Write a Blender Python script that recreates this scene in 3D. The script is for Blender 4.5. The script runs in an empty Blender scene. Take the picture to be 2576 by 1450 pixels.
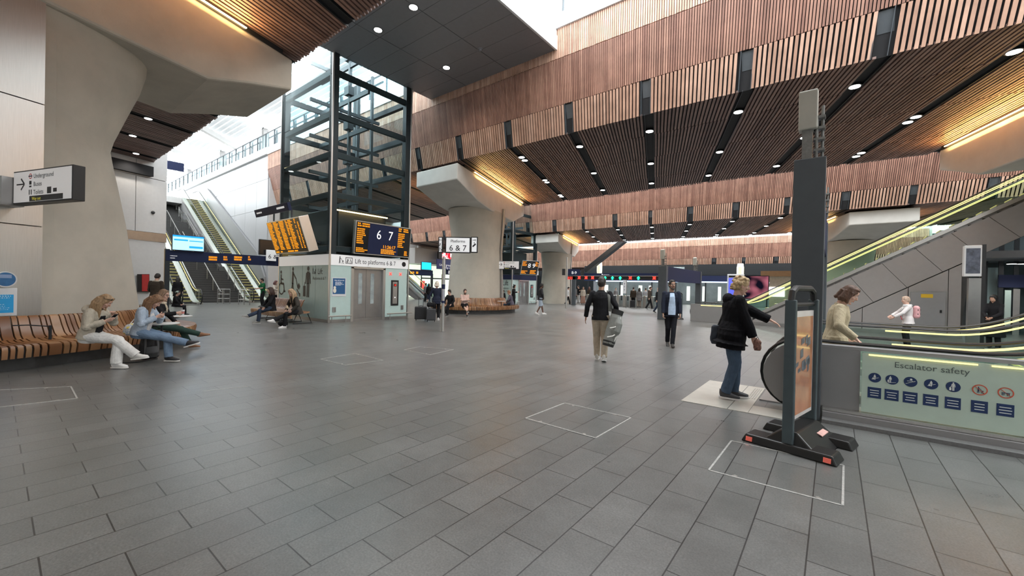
SKY_STRENGTH = 5.6
EXPOSURE = 0.38
import bpy, bmesh, math, random
import numpy as np
from mathutils import Vector, Matrix, Quaternion, noise
random.seed(7)
SC = bpy.context.scene
COL = SC.collection
R = math.radians
PI = math.pi

# ---------------------------------------------------------------- camera geometry
F_PX, CX, CY, EYE = 1030.0, 1288.0, 725.0, 1.62
PSI, PIT, ROL = R(38.2), R(0.3), R(1.25)
FW = Vector((-math.sin(PSI)*math.cos(PIT), math.cos(PSI)*math.cos(PIT), -math.sin(PIT)))
_r0 = Vector((math.cos(PSI), math.sin(PSI), 0.0)); _u0 = _r0.cross(FW)
RT = math.cos(ROL)*_r0 + math.sin(ROL)*_u0
UP = -math.sin(ROL)*_r0 + math.cos(ROL)*_u0
OC = Vector((0, 0, EYE))
def ray(px, py): return FW + RT*((px-CX)/F_PX) - UP*((py-CY)/F_PX)
def onz(px, py, z=0.0):
    d = ray(px, py); return OC + d*((z-EYE)/d.z)
def onp(px, py, n, c):
    d = ray(px, py); return OC + d*((c - n.dot(OC))/n.dot(d))
def ony(px, py, y): return onp(px, py, Vector((0, 1, 0)), y)
def onx(px, py, x): return onp(px, py, Vector((1, 0, 0)), x)
def atp(px, py, P):
    f = Vector((FW.x, FW.y, 0)).normalized(); d = ray(px, py)
    return OC + d*(f.dot(Vector((P[0], P[1], 0)))/f.dot(d))
SK = math.tan(R(18.9))                       # skew of the beams and slats
SD = Vector((-math.sin(R(18.9)), math.cos(R(18.9)), 0)); SN = Vector((math.cos(R(18.9)), math.sin(R(18.9)), 0))

# ---------------------------------------------------------------- materials
MATS = {}
def nodes(name):
    m = bpy.data.materials.new(name); m.use_nodes = True
    nt = m.node_tree; nt.nodes.clear()
    out = nt.nodes.new('ShaderNodeOutputMaterial')
    return m, nt, out
def N(nt, t, **k):
    n = nt.nodes.new(t)
    for a, b in k.items():
        if a in n.inputs: n.inputs[a].default_value = b
        else: setattr(n, a, b)
    return n
def rgba(c): return (c[0], c[1], c[2], 1.0)
def mat(name, col, rough=0.5, metal=0.0, emit=0.0, var=0.12, scale=6.0, bump=0.0, bscale=60.0, spec=0.5, island=0.0, trans=0.0, emcol=None, coat=0.0, stretch=None):
    """principled surface with a little noise in colour and, if asked, bump"""
    if name in MATS: return MATS[name]
    m, nt, out = nodes(name)
    b = N(nt, 'ShaderNodeBsdfPrincipled', Roughness=rough, Metallic=metal)
    b.inputs['Specular IOR Level'].default_value = spec
    b.inputs['Coat Weight'].default_value = coat
    nt.links.new(b.outputs[0], out.inputs[0])
    tc = N(nt, 'ShaderNodeTexCoord')
    vec = tc.outputs['Object']
    if stretch:
        mp = N(nt, 'ShaderNodeMapping'); mp.inputs['Scale'].default_value = stretch
        nt.links.new(vec, mp.inputs[0]); vec = mp.outputs[0]
    b.inputs['Base Color'].default_value = rgba(col)
    if var > 0:
        nz = N(nt, 'ShaderNodeTexNoise', Scale=scale, Detail=5.0, Roughness=0.6)
        nt.links.new(vec, nz.inputs['Vector'])
        mr = N(nt, 'ShaderNodeMapRange'); mr.inputs['From Min'].default_value = .3; mr.inputs['From Max'].default_value = .7
        mr.inputs['To Min'].default_value = 1-var; mr.inputs['To Max'].default_value = 1+var
        nt.links.new(nz.outputs['Fac'], mr.inputs['Value'])
        val = mr.outputs[0]
        if island:
            ge = N(nt, 'ShaderNodeNewGeometry')
            m2 = N(nt, 'ShaderNodeMapRange'); m2.inputs['To Min'].default_value = 1-island; m2.inputs['To Max'].default_value = 1+island
            nt.links.new(ge.outputs['Random Per Island'], m2.inputs['Value'])
            mu = N(nt, 'ShaderNodeMath', operation='MULTIPLY'); nt.links.new(val, mu.inputs[0]); nt.links.new(m2.outputs[0], mu.inputs[1]); val = mu.outputs[0]
        mx = N(nt, 'ShaderNodeVectorMath', operation='SCALE'); mx.inputs[0].default_value = col[:3]
        nt.links.new(val, mx.inputs['Scale']); nt.links.new(mx.outputs[0], b.inputs['Base Color'])
    if bump > 0:
        nb = N(nt, 'ShaderNodeTexNoise', Scale=bscale, Detail=4.0)
        nt.links.new(vec, nb.inputs['Vector'])
        bp = N(nt, 'ShaderNodeBump', Strength=bump, Distance=0.02)
        nt.links.new(nb.outputs['Fac'], bp.inputs['Height']); nt.links.new(bp.outputs[0], b.inputs['Normal'])
    if emit > 0:
        b.inputs['Emission Color'].default_value = rgba(emcol or col); b.inputs['Emission Strength'].default_value = emit
    if trans > 0:
        b.inputs['Transmission Weight'].default_value = trans
    MATS[name] = m
    return m
def glow(name, col, s):
    if name in MATS: return MATS[name]
    m, nt, out = nodes(name)
    e = N(nt, 'ShaderNodeEmission', Strength=s); e.inputs[0].default_value = rgba(col)
    nt.links.new(e.outputs[0], out.inputs[0]); MATS[name] = m; return m
def glass(name, tint=(.82, .93, .9), mixr=0.14, rough=0.02):
    """thin architectural glass: mostly see-through with a fresnel sheen"""
    if name in MATS: return MATS[name]
    m, nt, out = nodes(name)
    t = N(nt, 'ShaderNodeBsdfTransparent'); t.inputs[0].default_value = rgba(tint)
    g = N(nt, 'ShaderNodeBsdfGlossy', Roughness=rough); g.inputs[0].default_value = (1, 1, 1, 1)
    fr = N(nt, 'ShaderNodeLayerWeight', Blend=mixr)
    mx = N(nt, 'ShaderNodeMixShader'); ml = N(nt, 'ShaderNodeMath', operation='MULTIPLY'); ml.inputs[1].default_value = .45; nt.links.new(fr.outputs['Fresnel'], ml.inputs[0])
    nt.links.new(ml.outputs[0], mx.inputs[0]); nt.links.new(t.outputs[0], mx.inputs[1]); nt.links.new(g.outputs[0], mx.inputs[2])
    nt.links.new(mx.outputs[0], out.inputs[0]); MATS[name] = m; return m

def wood_mat(name, cols, rough=.55):
    """each slat (mesh island) takes its own tone; fine grain along it"""
    m, nt, out = nodes(name)
    b = N(nt, 'ShaderNodeBsdfPrincipled', Roughness=rough); nt.links.new(b.outputs[0], out.inputs[0])
    ge = N(nt, 'ShaderNodeNewGeometry')
    cr = N(nt, 'ShaderNodeValToRGB'); el = cr.color_ramp.elements
    el[0].position = 0; el[0].color = rgba(cols[0]); el[1].position = 1; el[1].color = rgba(cols[-1])
    for i, c in enumerate(cols[1:-1]):
        e = el.new((i+1)/(len(cols)-1)); e.color = rgba(c)
    nt.links.new(ge.outputs['Random Per Island'], cr.inputs[0])
    tc = N(nt, 'ShaderNodeTexCoord'); nz = N(nt, 'ShaderNodeTexNoise', Scale=2.2, Detail=6.0); nt.links.new(tc.outputs['Object'], nz.inputs['Vector'])
    mr = N(nt, 'ShaderNodeMapRange'); mr.inputs['From Min'].default_value = .3; mr.inputs['From Max'].default_value = .7; mr.inputs['To Min'].default_value = .82; mr.inputs['To Max'].default_value = 1.15
    nt.links.new(nz.outputs['Fac'], mr.inputs['Value'])
    sc = N(nt, 'ShaderNodeVectorMath', operation='SCALE'); nt.links.new(cr.outputs[0], sc.inputs[0]); nt.links.new(mr.outputs[0], sc.inputs['Scale'])
    nt.links.new(sc.outputs[0], b.inputs['Base Color'])
    MATS[name] = m; return m

def floor_mat():
    m, nt, out = nodes('granite_paving')
    b = N(nt, 'ShaderNodeBsdfPrincipled'); nt.links.new(b.outputs[0], out.inputs[0])
    tc = N(nt, 'ShaderNodeTexCoord')
    mp = N(nt, 'ShaderNodeMapping'); mp.inputs['Rotation'].default_value = (0, 0, R(90)); mp.inputs['Location'].default_value = (.18, .1, 0)
    nt.links.new(tc.outputs['Object'], mp.inputs[0])
    br = N(nt, 'ShaderNodeTexBrick', Scale=1.0); br.offset = .5
    br.inputs['Brick Width'].default_value = .64; br.inputs['Row Height'].default_value = .315
    br.inputs['Mortar Size'].default_value = .0048; br.inputs['Mortar Smooth'].default_value = .2; br.inputs['Bias'].default_value = 0
    br.inputs['Color1'].default_value = (.112, .114, .110, 1); br.inputs['Color2'].default_value = (.134, .135, .131, 1); br.inputs['Mortar'].default_value = (.022, .022, .022, 1)
    nt.links.new(mp.outputs[0], br.inputs['Vector'])
    n1 = N(nt, 'ShaderNodeTexNoise', Scale=75.0, Detail=6.0, Roughness=.7); n2 = N(nt, 'ShaderNodeTexNoise', Scale=1.3, Detail=7.0, Roughness=.65)
    n3 = N(nt, 'ShaderNodeTexNoise', Scale=9.0, Detail=8.0, Roughness=.75)
    for n in (n1, n2, n3): nt.links.new(tc.outputs['Object'], n.inputs['Vector'])
    def rng(n, a, c, lo=.3, hi=.7):
        r = N(nt, 'ShaderNodeMapRange'); r.inputs['From Min'].default_value = lo; r.inputs['From Max'].default_value = hi; r.inputs['To Min'].default_value = a; r.inputs['To Max'].default_value = c
        nt.links.new(n.outputs['Fac'], r.inputs['Value']); return r.outputs[0]
    def mul(a, c):
        q = N(nt, 'ShaderNodeMath', operation='MULTIPLY'); nt.links.new(a, q.inputs[0]); nt.links.new(c, q.inputs[1]); return q.outputs[0]
    v = mul(mul(rng(n1, .66, 1.34), rng(n2, .84, 1.16)), rng(n3, .90, 1.10))
    sc = N(nt, 'ShaderNodeVectorMath', operation='SCALE'); nt.links.new(br.outputs['Color'], sc.inputs[0]); nt.links.new(v, sc.inputs['Scale'])
    # pale scuffs and chewing-gum spots
    sp = N(nt, 'ShaderNodeTexVoronoi', Scale=2.1); nt.links.new(tc.outputs['Object'], sp.inputs['Vector'])
    lt = N(nt, 'ShaderNodeMath', operation='LESS_THAN'); lt.inputs[1].default_value = .035; nt.links.new(sp.outputs['Distance'], lt.inputs[0])
    mx = N(nt, 'ShaderNodeMix', data_type='RGBA'); mx.inputs[7].default_value = (.055, .055, .055, 1)
    hf = N(nt, 'ShaderNodeMath', operation='MULTIPLY'); hf.inputs[1].default_value = .6; nt.links.new(lt.outputs[0], hf.inputs[0])
    nt.links.new(hf.outputs[0], mx.inputs[0]); nt.links.new(sc.outputs[0], mx.inputs[6])
    sf = N(nt, 'ShaderNodeTexNoise', Scale=3.1, Detail=10.0, Roughness=.8); sf.inputs['Distortion'].default_value = 1.6; nt.links.new(tc.outputs['Object'], sf.inputs['Vector'])
    sfr = N(nt, 'ShaderNodeMapRange'); sfr.inputs['From Min'].default_value = .655; sfr.inputs['From Max'].default_value = .72; sfr.inputs['To Max'].default_value = .40
    nt.links.new(sf.outputs['Fac'], sfr.inputs['Value'])
    m2 = N(nt, 'ShaderNodeMix', data_type='RGBA'); m2.inputs[7].default_value = (.33, .33, .32, 1)
    nt.links.new(sfr.outputs[0], m2.inputs[0]); nt.links.new(mx.outputs[2], m2.inputs[6])
    nt.links.new(m2.outputs[2], b.inputs['Base Color'])
    rr = rng(n2, .27, .36); nt.links.new(rr, b.inputs['Roughness'])
    b.inputs['Specular IOR Level'].default_value = .7
    bp = N(nt, 'ShaderNodeBump', Strength=.10, Distance=.003)
    ad = N(nt, 'ShaderNodeMath', operation='MULTIPLY_ADD'); nt.links.new(n1.outputs['Fac'], ad.inputs[0]); ad.inputs[1].default_value = .10
    iv = N(nt, 'ShaderNodeMath', operation='SUBTRACT'); iv.inputs[0].default_value = 1.0; nt.links.new(br.outputs['Fac'], iv.inputs[1]); nt.links.new(iv.outputs[0], ad.inputs[2])
    nt.links.new(ad.outputs[0], bp.inputs['Height']); nt.links.new(bp.outputs[0], b.inputs['Normal'])
    MATS['floor'] = m; return m

# ---------------------------------------------------------------- mesh builder
class MB:
    def __init__(s): s.v = []; s.f = []; s.mi = []
    def _add(s, vs, fs, mi=0):
        b = len(s.v); s.v += [tuple(v) for v in vs]; s.f += [tuple(b+i for i in f) for f in fs]; s.mi += [mi]*len(fs); return s
    def hexa(s, p, mi=0):     # p: 4 bottom (ccw), 4 top
        return s._add(p, [(3, 2, 1, 0), (4, 5, 6, 7), (0, 1, 5, 4), (1, 2, 6, 5), (2, 3, 7, 6), (3, 0, 4, 7)], mi)
    def box(s, x0, x1, y0, y1, z0, z1, mi=0):
        if x0 > x1: x0, x1 = x1, x0
        if y0 > y1: y0, y1 = y1, y0
        if z0 > z1: z0, z1 = z1, z0
        return s.hexa([(x0, y0, z0), (x1, y0, z0), (x1, y1, z0), (x0, y1, z0), (x0, y0, z1), (x1, y0, z1), (x1, y1, z1), (x0, y1, z1)], mi)
    def bar(s, a, b, w, h, up=(0, 0, 1), mi=0):   # box section from a to b, w wide (sideways), h high
        a = Vector(a); b = Vector(b); d = (b-a).normalized(); u = Vector(up)
        sd = d.cross(u)
        if sd.length < 1e-5: sd = d.cross(Vector((0, 1, 0)))
        sd.normalize(); u = sd.cross(d).normalized()
        sd = sd*(w/2); u = u*(h/2)
        return s.hexa([a-sd-u, a+sd-u, b+sd-u, b-sd-u, a-sd+u, a+sd+u, b+sd+u, b-sd+u], mi)
    def prism(s, poly, axis, mi=0):   # poly: list of 3D points, extruded by vector axis
        n = len(poly); A = [Vector(p) for p in poly]; B = [p+Vector(axis) for p in A]
        fs = [tuple(reversed(range(n))), tuple(range(n, 2*n))] + [(i, (i+1) % n, n+(i+1) % n, n+i) for i in range(n)]
        return s._add(A+B, fs, mi)
    def quad(s, a, b, c, d, mi=0): return s._add([a, b, c, d], [(0, 1, 2, 3)], mi)
    def tube(s, pts, r, n=10, mi=0, closed=False, cap=True, ry=None, rdir=None):
        """round tube through pts; r number or list; ry (list/number) gives an elliptic second radius, rdir fixes the first radius' direction"""
        P = [Vector(p) for p in pts]; k = len(P)
        rs = [r]*k if isinstance(r, (int, float)) else list(r)
        r2 = rs if ry is None else ([ry]*k if isinstance(ry, (int, float)) else list(ry))
        vs = []; prev = None
        for i, p in enumerate(P):
            if closed: d = P[(i+1) % k]-P[i-1]
            else: d = P[min(i+1, k-1)]-P[max(i-1, 0)]
            if d.length < 1e-9: d = Vector((0, 0, 1))
            d.normalize()
            if rdir is not None: a = Vector(rdir)
            elif prev is not None: a = prev
            else: a = Vector((0, 0, 1)) if abs(d.z) < .9 else Vector((1, 0, 0))
            a = a-d*a.dot(d)
            if a.length < 1e-6: a = d.orthogonal()
            a.normalize(); b = d.cross(a); prev = a
            for j in range(n):
                t = 2*PI*j/n; vs.append(p+a*(math.cos(t)*rs[i])+b*(math.sin(t)*r2[i]))
        fs = []
        for i in range(k if closed else k-1):
            i2 = (i+1) % k
            for j in range(n): fs.append((i*n+j, i*n+(j+1) % n, i2*n+(j+1) % n, i2*n+j))
        if cap and not closed: fs += [tuple(reversed(range(n))), tuple(range((k-1)*n, k*n))]
        return s._add(vs, fs, mi)
    def cyl(s, a, b, r, n=16, mi=0, r2=None): return s.tube([a, b], [r, r if r2 is None else r2], n, mi)
    def disc(s, c, nrm, r, n=20, th=.01, mi=0):
        c = Vector(c); nrm = Vector(nrm).normalized(); return s.cyl(c, c+nrm*th, r, n, mi)
    def sphere(s, c, rx, ry=None, rz=None, n=12, m=8, mi=0, M=None):
        ry = rx if ry is None else ry; rz = rx if rz is None else rz; c = Vector(c); vs = []
        for i in range(1, m):
            t = PI*i/m
            for j in range(n):
                p = 2*PI*j/n; q = Vector((rx*math.sin(t)*math.cos(p), ry*math.sin(t)*math.sin(p), rz*math.cos(t)))
                vs.append(c+(M @ q if M else q))
        q = Vector((0, 0, rz)); vs.append(c+(M @ q if M else q)); vs.append(c-(M @ q if M else q))
        fs = []
        for i in range(m-2):
            for j in range(n): fs.append((i*n+j, (i+1)*n+j, (i+1)*n+(j+1) % n, i*n+(j+1) % n))
        T = len(vs)-2
        for j in range(n): fs.append((T, j, (j+1) % n)); fs.append((T+1, (m-2)*n+(j+1) % n, (m-2)*n+j))
        return s._add(vs, fs, mi)
    def loftpoly(s, rings, mi=0, cap=True):     # rings: lists of equal numbers of points
        n = len(rings[0]); vs = [p for r in rings for p in r]; fs = []
        for i in range(len(rings)-1):
            for j in range(n): fs.append((i*n+j, i*n+(j+1) % n, (i+1)*n+(j+1) % n, (i+1)*n+j))
        if cap: fs += [tuple(reversed(range(n))), tuple(range((len(rings)-1)*n, len(rings)*n))]
        return s._add(vs, fs, mi)
    def mesh(s, name, mats, smooth=False, recalc=True):
        me = bpy.data.meshes.new(name); me.from_pydata(s.v, [], s.f); me.update()
        for m in (mats if isinstance(mats, (list, tuple)) else [mats]): me.materials.append(m)
        me.polygons.foreach_set('material_index', s.mi)
        if recalc:
            bm = bmesh.new(); bm.from_mesh(me); bmesh.ops.recalc_face_normals(bm, faces=bm.faces); bm.to_mesh(me); bm.free()
        if smooth:
            me.polygons.foreach_set('use_smooth', [True]*len(me.polygons))
            me.set_sharp_from_angle(angle=R(smooth if smooth is not True else 40))
        me.update(); return me
    def build(s, name, mats, parent=None, smooth=False, bevel=0.0):
        me = s.mesh(name, mats, smooth); return link(name, me, parent, bevel)
def link(name, me, parent=None, bevel=0.0):
    o = bpy.data.objects.new(name, me); COL.objects.link(o)
    if parent is not None:
        o.parent = parent
        o.matrix_parent_inverse = Matrix.Translation(-Vector(parent.location)) if parent.rotation_euler[2] == 0 else (Matrix.Translation(Vector(parent.location)) @ Matrix.Rotation(parent.rotation_euler[2], 4, 'Z')).inverted()
    if bevel > 0:
        md = o.modifiers.new('bevel', 'BEVEL'); md.width = bevel; md.segments = 2; md.limit_method = 'ANGLE'; md.angle_limit = R(40)
    return o
def tag(o, label=None, cat=None, group=None, kind=None):
    if label: o['label'] = label
    if cat: o['category'] = cat
    if group: o['group'] = group
    if kind: o['kind'] = kind
    return o
def thing(name, label, cat, loc=(0, 0, 0), group=None, rz=0.0, kind=None):
    o = bpy.data.objects.new(name, None); COL.objects.link(o); o.location = loc; o.rotation_euler = (0, 0, rz); o.empty_display_size = .2
    return tag(o, label, cat, group, kind)
def one(mb, name, mats, label, cat, group=None, smooth=False, kind=None, bevel=0.0):
    return tag(mb.build(name, mats, None, smooth, bevel), label, cat, group, kind)
def copy_tree(o, parent=None):
    c = o.copy(); COL.objects.link(c)
    if parent is not None: c.parent = parent
    for ch in list(o.children): copy_tree(ch, c)
    return c
TMP = bpy.data.scenes.new('workbench')
def evaluated(nm, data, prep=None):
    # evaluate one object in a scratch scene, so that the big scene is not re-evaluated each time
    ob = bpy.data.objects.new(nm, data); TMP.collection.objects.link(ob)
    if prep: prep(ob)
    vl = TMP.view_layers[0]; vl.update(); me = bpy.data.meshes.new_from_object(ob.evaluated_get(vl.depsgraph))
    bpy.data.objects.remove(ob); return me
def text_mb(mb, txt, P, ux, uz, size, mi=0, th=.002, align='LEFT', bold=0.0, sx=1.0):
    """lettering as solid geometry on a plane: P lower reference point, ux reading direction, uz up"""
    cu = bpy.data.curves.new('lettering', 'FONT'); cu.body = txt; cu.size = 1.0; cu.align_x = align; cu.extrude = 0.0; cu.offset = bold; cu.resolution_u = 3
    me = evaluated('lettering', cu)
    P = Vector(P); ux = Vector(ux).normalized(); uz = Vector(uz).normalized(); nn = ux.cross(uz)
    vs = [P+ux*(v.co.x*size*sx)+uz*(v.co.y*size)+nn*th for v in me.vertices]
    mb._add(vs, [tuple(p.vertices) for p in me.polygons], mi)
    bpy.data.curves.remove(cu); bpy.data.meshes.remove(me)

# ---------------------------------------------------------------- palette
M = {}
M['floor'] = floor_mat()
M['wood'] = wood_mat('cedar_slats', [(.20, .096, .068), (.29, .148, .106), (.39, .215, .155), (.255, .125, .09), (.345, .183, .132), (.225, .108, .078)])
M['woodlit'] = wood_mat('lit_cedar_slats', [(.38, .215, .15), (.49, .295, .21), (.58, .37, .275), (.43, .25, .175), (.53, .325, .235)])  # same cedar made paler, skylight on the bands put into the colour
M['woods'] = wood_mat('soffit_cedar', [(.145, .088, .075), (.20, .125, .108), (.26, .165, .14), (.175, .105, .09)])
M['void'] = mat('black_backing', (.012, .012, .014), .8, var=.1)
M['darkmetal'] = mat('dark_grey_steel', (.018, .022, .026), .45, .2, var=.08)
M['anthra'] = mat('anthracite_paint', (.070, .080, .090), .45, .1, var=.06)
M['conc'] = mat('pale_concrete', (.47, .435, .37), .75, var=.10, scale=1.1, bump=.08, bscale=25)
M['concw'] = mat('white_concrete', (.62, .60, .56), .7, var=.06, scale=1.5, bump=.05, bscale=25)
M['panelgrey'] = mat('grey_metal_panel', (.24, .243, .26), .45, .35, var=.04)
M['white'] = mat('white_panel', (.66, .67, .68), .4, var=.02)
M['offwhite'] = mat('pale_grey_panel', (.56, .55, .54), .5, var=.03)
M['wallwhite'] = mat('white_wall_panel', (.40, .405, .415), .45, var=.03, scale=.5)
M['stepdark'] = mat('step_dark', (.05, .05, .048), .5, var=.1)
M['steel'] = mat('brushed_steel', (.56, .55, .53), .32, .9, var=.06, scale=3, stretch=(40, 40, 1))
M['steeld'] = mat('satin_steel', (.36, .355, .35), .35, .85, var=.06, scale=3)
M['navy'] = mat('navy_enamel', (.012, .018, .055), .6, var=.05, spec=.25)
M['black'] = mat('black_plastic', (.012, .012, .013), .45, var=.1)
M['rubber'] = mat('black_rubber', (.010, .010, .010), .35, var=.05)
M['screen'] = mat('dark_screen', (.006, .006, .008), .2, var=0)
M['signw'] = mat('white_sign_face', (.80, .80, .80), .35, emit=.12, emcol=(1, 1, 1), var=0)
M['ink'] = mat('black_lettering', (.01, .01, .012), .5, var=0)
M['whiteink'] = mat('white_lettering', (.85, .85, .87), .5, var=0, emit=.35, emcol=(1, 1, 1))
M['amber'] = glow('amber_led', (1, .32, .015), 1.1)
M['ledw'] = glow('led_white', (1, .97, .93), 14.0)
M['ledwarm'] = glow('led_warm', (1, .62, .24), 9.0)
M['ledyel'] = glow('led_yellow', (1, .80, .30), 1.5)
M['red'] = glow('red_signal', (1, .03, .02), 3.0)
M['green'] = glow('green_signal', (.02, 1, .35), 2.2)
M['glass'] = glass('clear_glass', (.92, .97, .95), .06)
M['glassg'] = glass('green_glass', (.93, .975, .95), .08)
M['glassb'] = glass('blue_glass', (.90, .97, .98), .07)
M['frost'] = mat('back_painted_green_glass', (.47, .61, .58), .45, var=.03)
M['eskirt'] = mat('escalator_grey_panel', (.27, .265, .265), .45, .1, var=.04, scale=2)
M['granite'] = mat('granite_plinth', (.15, .15, .15), .6, var=.15, scale=40)
M['comb'] = mat('ribbed_aluminium', (.60, .58, .52), .4, .6, var=.05)
# ================================================================= camera, sky
cd = bpy.data.cameras.new('camera'); cam = bpy.data.objects.new('camera', cd); COL.objects.link(cam)
cd.sensor_fit = 'HORIZONTAL'; cd.sensor_width = 36.0; cd.lens = F_PX/2576*36.0; cd.clip_end = 400; cd.clip_start = .05
mw = Matrix((RT, UP, -FW)).transposed().to_4x4(); mw.translation = OC; cam.matrix_world = mw
SC.camera = cam
SC.cycles.max_bounces = 8; SC.cycles.transparent_max_bounces = 16
w = bpy.data.worlds.new('overcast'); SC.world = w; w.use_nodes = True
bg = w.node_tree.nodes['Background']; bg.inputs[0].default_value = (.93, .97, 1.0, 1); bg.inputs[1].default_value = SKY_STRENGTH
vs = SC.view_settings; vs.view_transform = 'Standard'; vs.look = 'None'; vs.gamma = 1.0; vs.exposure = EXPOSURE; vs.use_curve_mapping = False

# ================================================================= floor
one(MB().box(-72, 18, -9, 62, -.12, 0), 'floor', M['floor'], 'dark grey granite paving in running bond across the concourse', 'floor', kind='structure')

# ================================================================= viaduct ceilings
SLOTW = .33
class Via: pass
def viaduct(nm, label, x0, x1, yn, yf, z0, prof, slot0, sp, nslot, pitch, beams, near=True, joints=(.18, .43, .75), coping=True):
    """timber-lined underside of a track viaduct. prof: (y,z) points of the near face from its top to (yn,z0)"""
    root = thing('ceiling', label, 'ceiling', (0, 0, 0), kind='structure')
    xs = lambda k, y: slot0 + k*sp - SK*(y-yn)
    ks = range(-nslot[0], nslot[1]+1)
    def clear(x, y, half=SLOTW/2):
        return all(abs(x-xs(k, y)) > half for k in ks)
    tilt = lambda p, q: ((q[0]-p[0]), (q[1]-p[1]))
    # near face bands
    if near:
        names = ['fascia_lit', 'fascia_upper', 'fascia_lower']; mats = ['woodlit', 'wood', 'woodlit']  # overhung middle band takes the darker cedar, its shade put into the colour
        for i in range(3):
            p, q = prof[i], prof[i+1]; mb = MB(); pt = pitch*.62 if i < 2 else pitch; wd = pt*(.72 if i < 2 else .62); th = .05
            dn = Vector((0, q[1]-p[1], -(q[0]-p[0]))).normalized()*th     # outward
            if dn.y > 0: dn = -dn
            n = int((x1-x0)/pt)
            for j in range(n):
                x = x0+(j+.5)*pt; r_ = random.uniform(-.008, .008)
                if i == 2 and not clear(x, yn, SLOTW/2+.02): continue
                g = .012 if i else 0
                a0 = Vector((x, p[0], p[1]-g)); b0 = Vector((x-SK*(q[0]-p[0]), q[0], q[1]+r_))
                h = Vector((wd/2, 0, 0))
                mb.hexa([b0-h, b0+h, b0+h+dn, b0-h+dn, a0-h, a0+h, a0+h+dn, a0-h+dn])
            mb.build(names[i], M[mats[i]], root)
        mb = MB()
        for i in range(3):
            p, q = prof[i], prof[i+1]
            mb.quad((x0, p[0]+.03, p[1]), (x1, p[0]+.03, p[1]), (x1, q[0]+.03, q[1]), (x0, q[0]+.03, q[1]))
        mb.build('fascia_backing', M['void'], root)
        mb = MB()
        p, q = prof[2], prof[3]
        for k in ks:
            x = xs(k, yn)
            if not x0 < x < x1: continue
            zm = (p[1]+q[1])/2
            mb.quad((x-SLOTW/2, p[0]+.02, p[1]-.03), (x+SLOTW/2, p[0]+.02, p[1]-.03), (x+SLOTW/2, (p[0]+q[0])/2+.02, zm), (x-SLOTW/2, (p[0]+q[0])/2+.02, zm))
            for s in (-1, 1): mb.bar((x+s*SLOTW/2, p[0]-.0, p[1]), (x+s*SLOTW/2-SK*(q[0]-p[0]), q[0], q[1]), .02, .1, up=(0, 1, 0))
        mb.build('fascia_slot', M['anthra'], root)
    # soffit slats
    ys = [yn]+[yn+(yf-yn)*t for t in joints]+[yf]
    mb = MB()
    for s in range(len(ys)-1):
        ya, yb = ys[s]+(.012 if s else 0), ys[s+1]-.012
        n = int((x1-x0+SK*(yf-yn))/pitch)
        for j in range(n):
            xn = x0+(j+.5)*pitch                       # x at yn
            if not all(abs(xn-(slot0+k*sp)) > SLOTW/2+.02 for k in ks): continue
            za = z0+random.uniform(-.006, .006); wd = pitch*.60; sh = (s % 2)*.02
            xa, xb = xn-SK*(ya-yn)+sh, xn-SK*(yb-yn)+sh
            yb2 = yb+(random.choice((0, .03)) if s == len(ys)-2 else 0)
            mb.hexa([(xa-wd/2, ya, za), (xa+wd/2, ya, za), (xb+wd/2, yb2, za), (xb-wd/2, yb2, za), (xa-wd/2, ya, za+.06), (xa+wd/2, ya, za+.06), (xb+wd/2, yb2, za+.06), (xb-wd/2, yb2, za+.06)])
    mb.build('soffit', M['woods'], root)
    mb = MB()
    mb.quad((x0, yn+.05, z0+.07), (x1, yn+.05, z0+.07), (x1-SK*(yf-yn), yf, z0+.07), (x0-SK*(yf-yn), yf, z0+.07)).build('soffit_backing', M['void'], root)
    mb = MB()
    for k in ks:
        for s in (-1, 1):
            a = Vector((xs(k, yn)+s*SLOTW/2, yn+.02, z0+.04)); b = Vector((xs(k, yf)+s*SLOTW/2, yf, z0+.04))
            mb.bar(a, b, .015, .09)
    mb.build('slot_edging', M['darkmetal'], root)
    # deck
    dx = SK*(yf-yn); zt = prof[0][1]+.25
    poly = [(0, prof[0][0]+.2, zt), (0, prof[0][0]+.2, prof[0][1]-.1), (0, yn+.25, z0+.12), (0, yf-.02, z0+.12), (0, yf-.02, zt)]
    MB().prism([(x0-.2-(dx if y > yn+1 else 0), y, z) for _, y, z in poly], (x1-x0+.4, 0, 0)).build('deck', M['offwhite'], root)
    if near and coping:
        MB().box(x0-.2, x1+.2, prof[0][0]-.12, prof[0][0]+.3, prof[0][1], prof[0][1]+.55).build('coping', M['white'], root)
    v = Via(); v.xs = xs; v.z0 = z0; v.yn = yn; v.yf = yf; v.root = root; v.ks = ks; v.x0 = x0; v.x1 = x1
    return v

VA = viaduct('a', 'slatted timber ceiling overhead beside the big column, dark at its far end', -38, 9, -6.0, 6.15, 8.83,
             [(-6.3, 12.0), (-6.3, 11.0), (-6.2, 10.0), (-6.0, 8.83)], 4.2, 3.6, (12, 2), .15, [], near=False, joints=(.33, .66))
VB = viaduct('b', 'large timber slat ceiling above the lift and the wide column', -35, 11, 14.0, 24.9, 7.67,
             [(13.3, 11.45), (13.3, 10.32), (13.68, 8.72), (14.0, 7.67)], .88, 3.02, (12, 3), .125, [])
VC = viaduct('c', 'timber slat ceiling over the ticket gates, beyond the second open gap', -40, 16, 30.1, 40.2, 6.4,
             [(29.5, 9.9), (29.5, 8.9), (29.85, 7.38), (30.1, 6.4)], -16.25, 2.78, (9, 11), .135, [])
VD = viaduct('d', 'far timber band above the shop fronts behind the ticket gates', -46, 6, 47.6, 57, 4.25,
             [(47.2, 7.05), (47.2, 6.38), (47.4, 5.05), (47.6, 4.25)], -7.3, 2.8, (1, 1), .15, [], coping=False)

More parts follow.
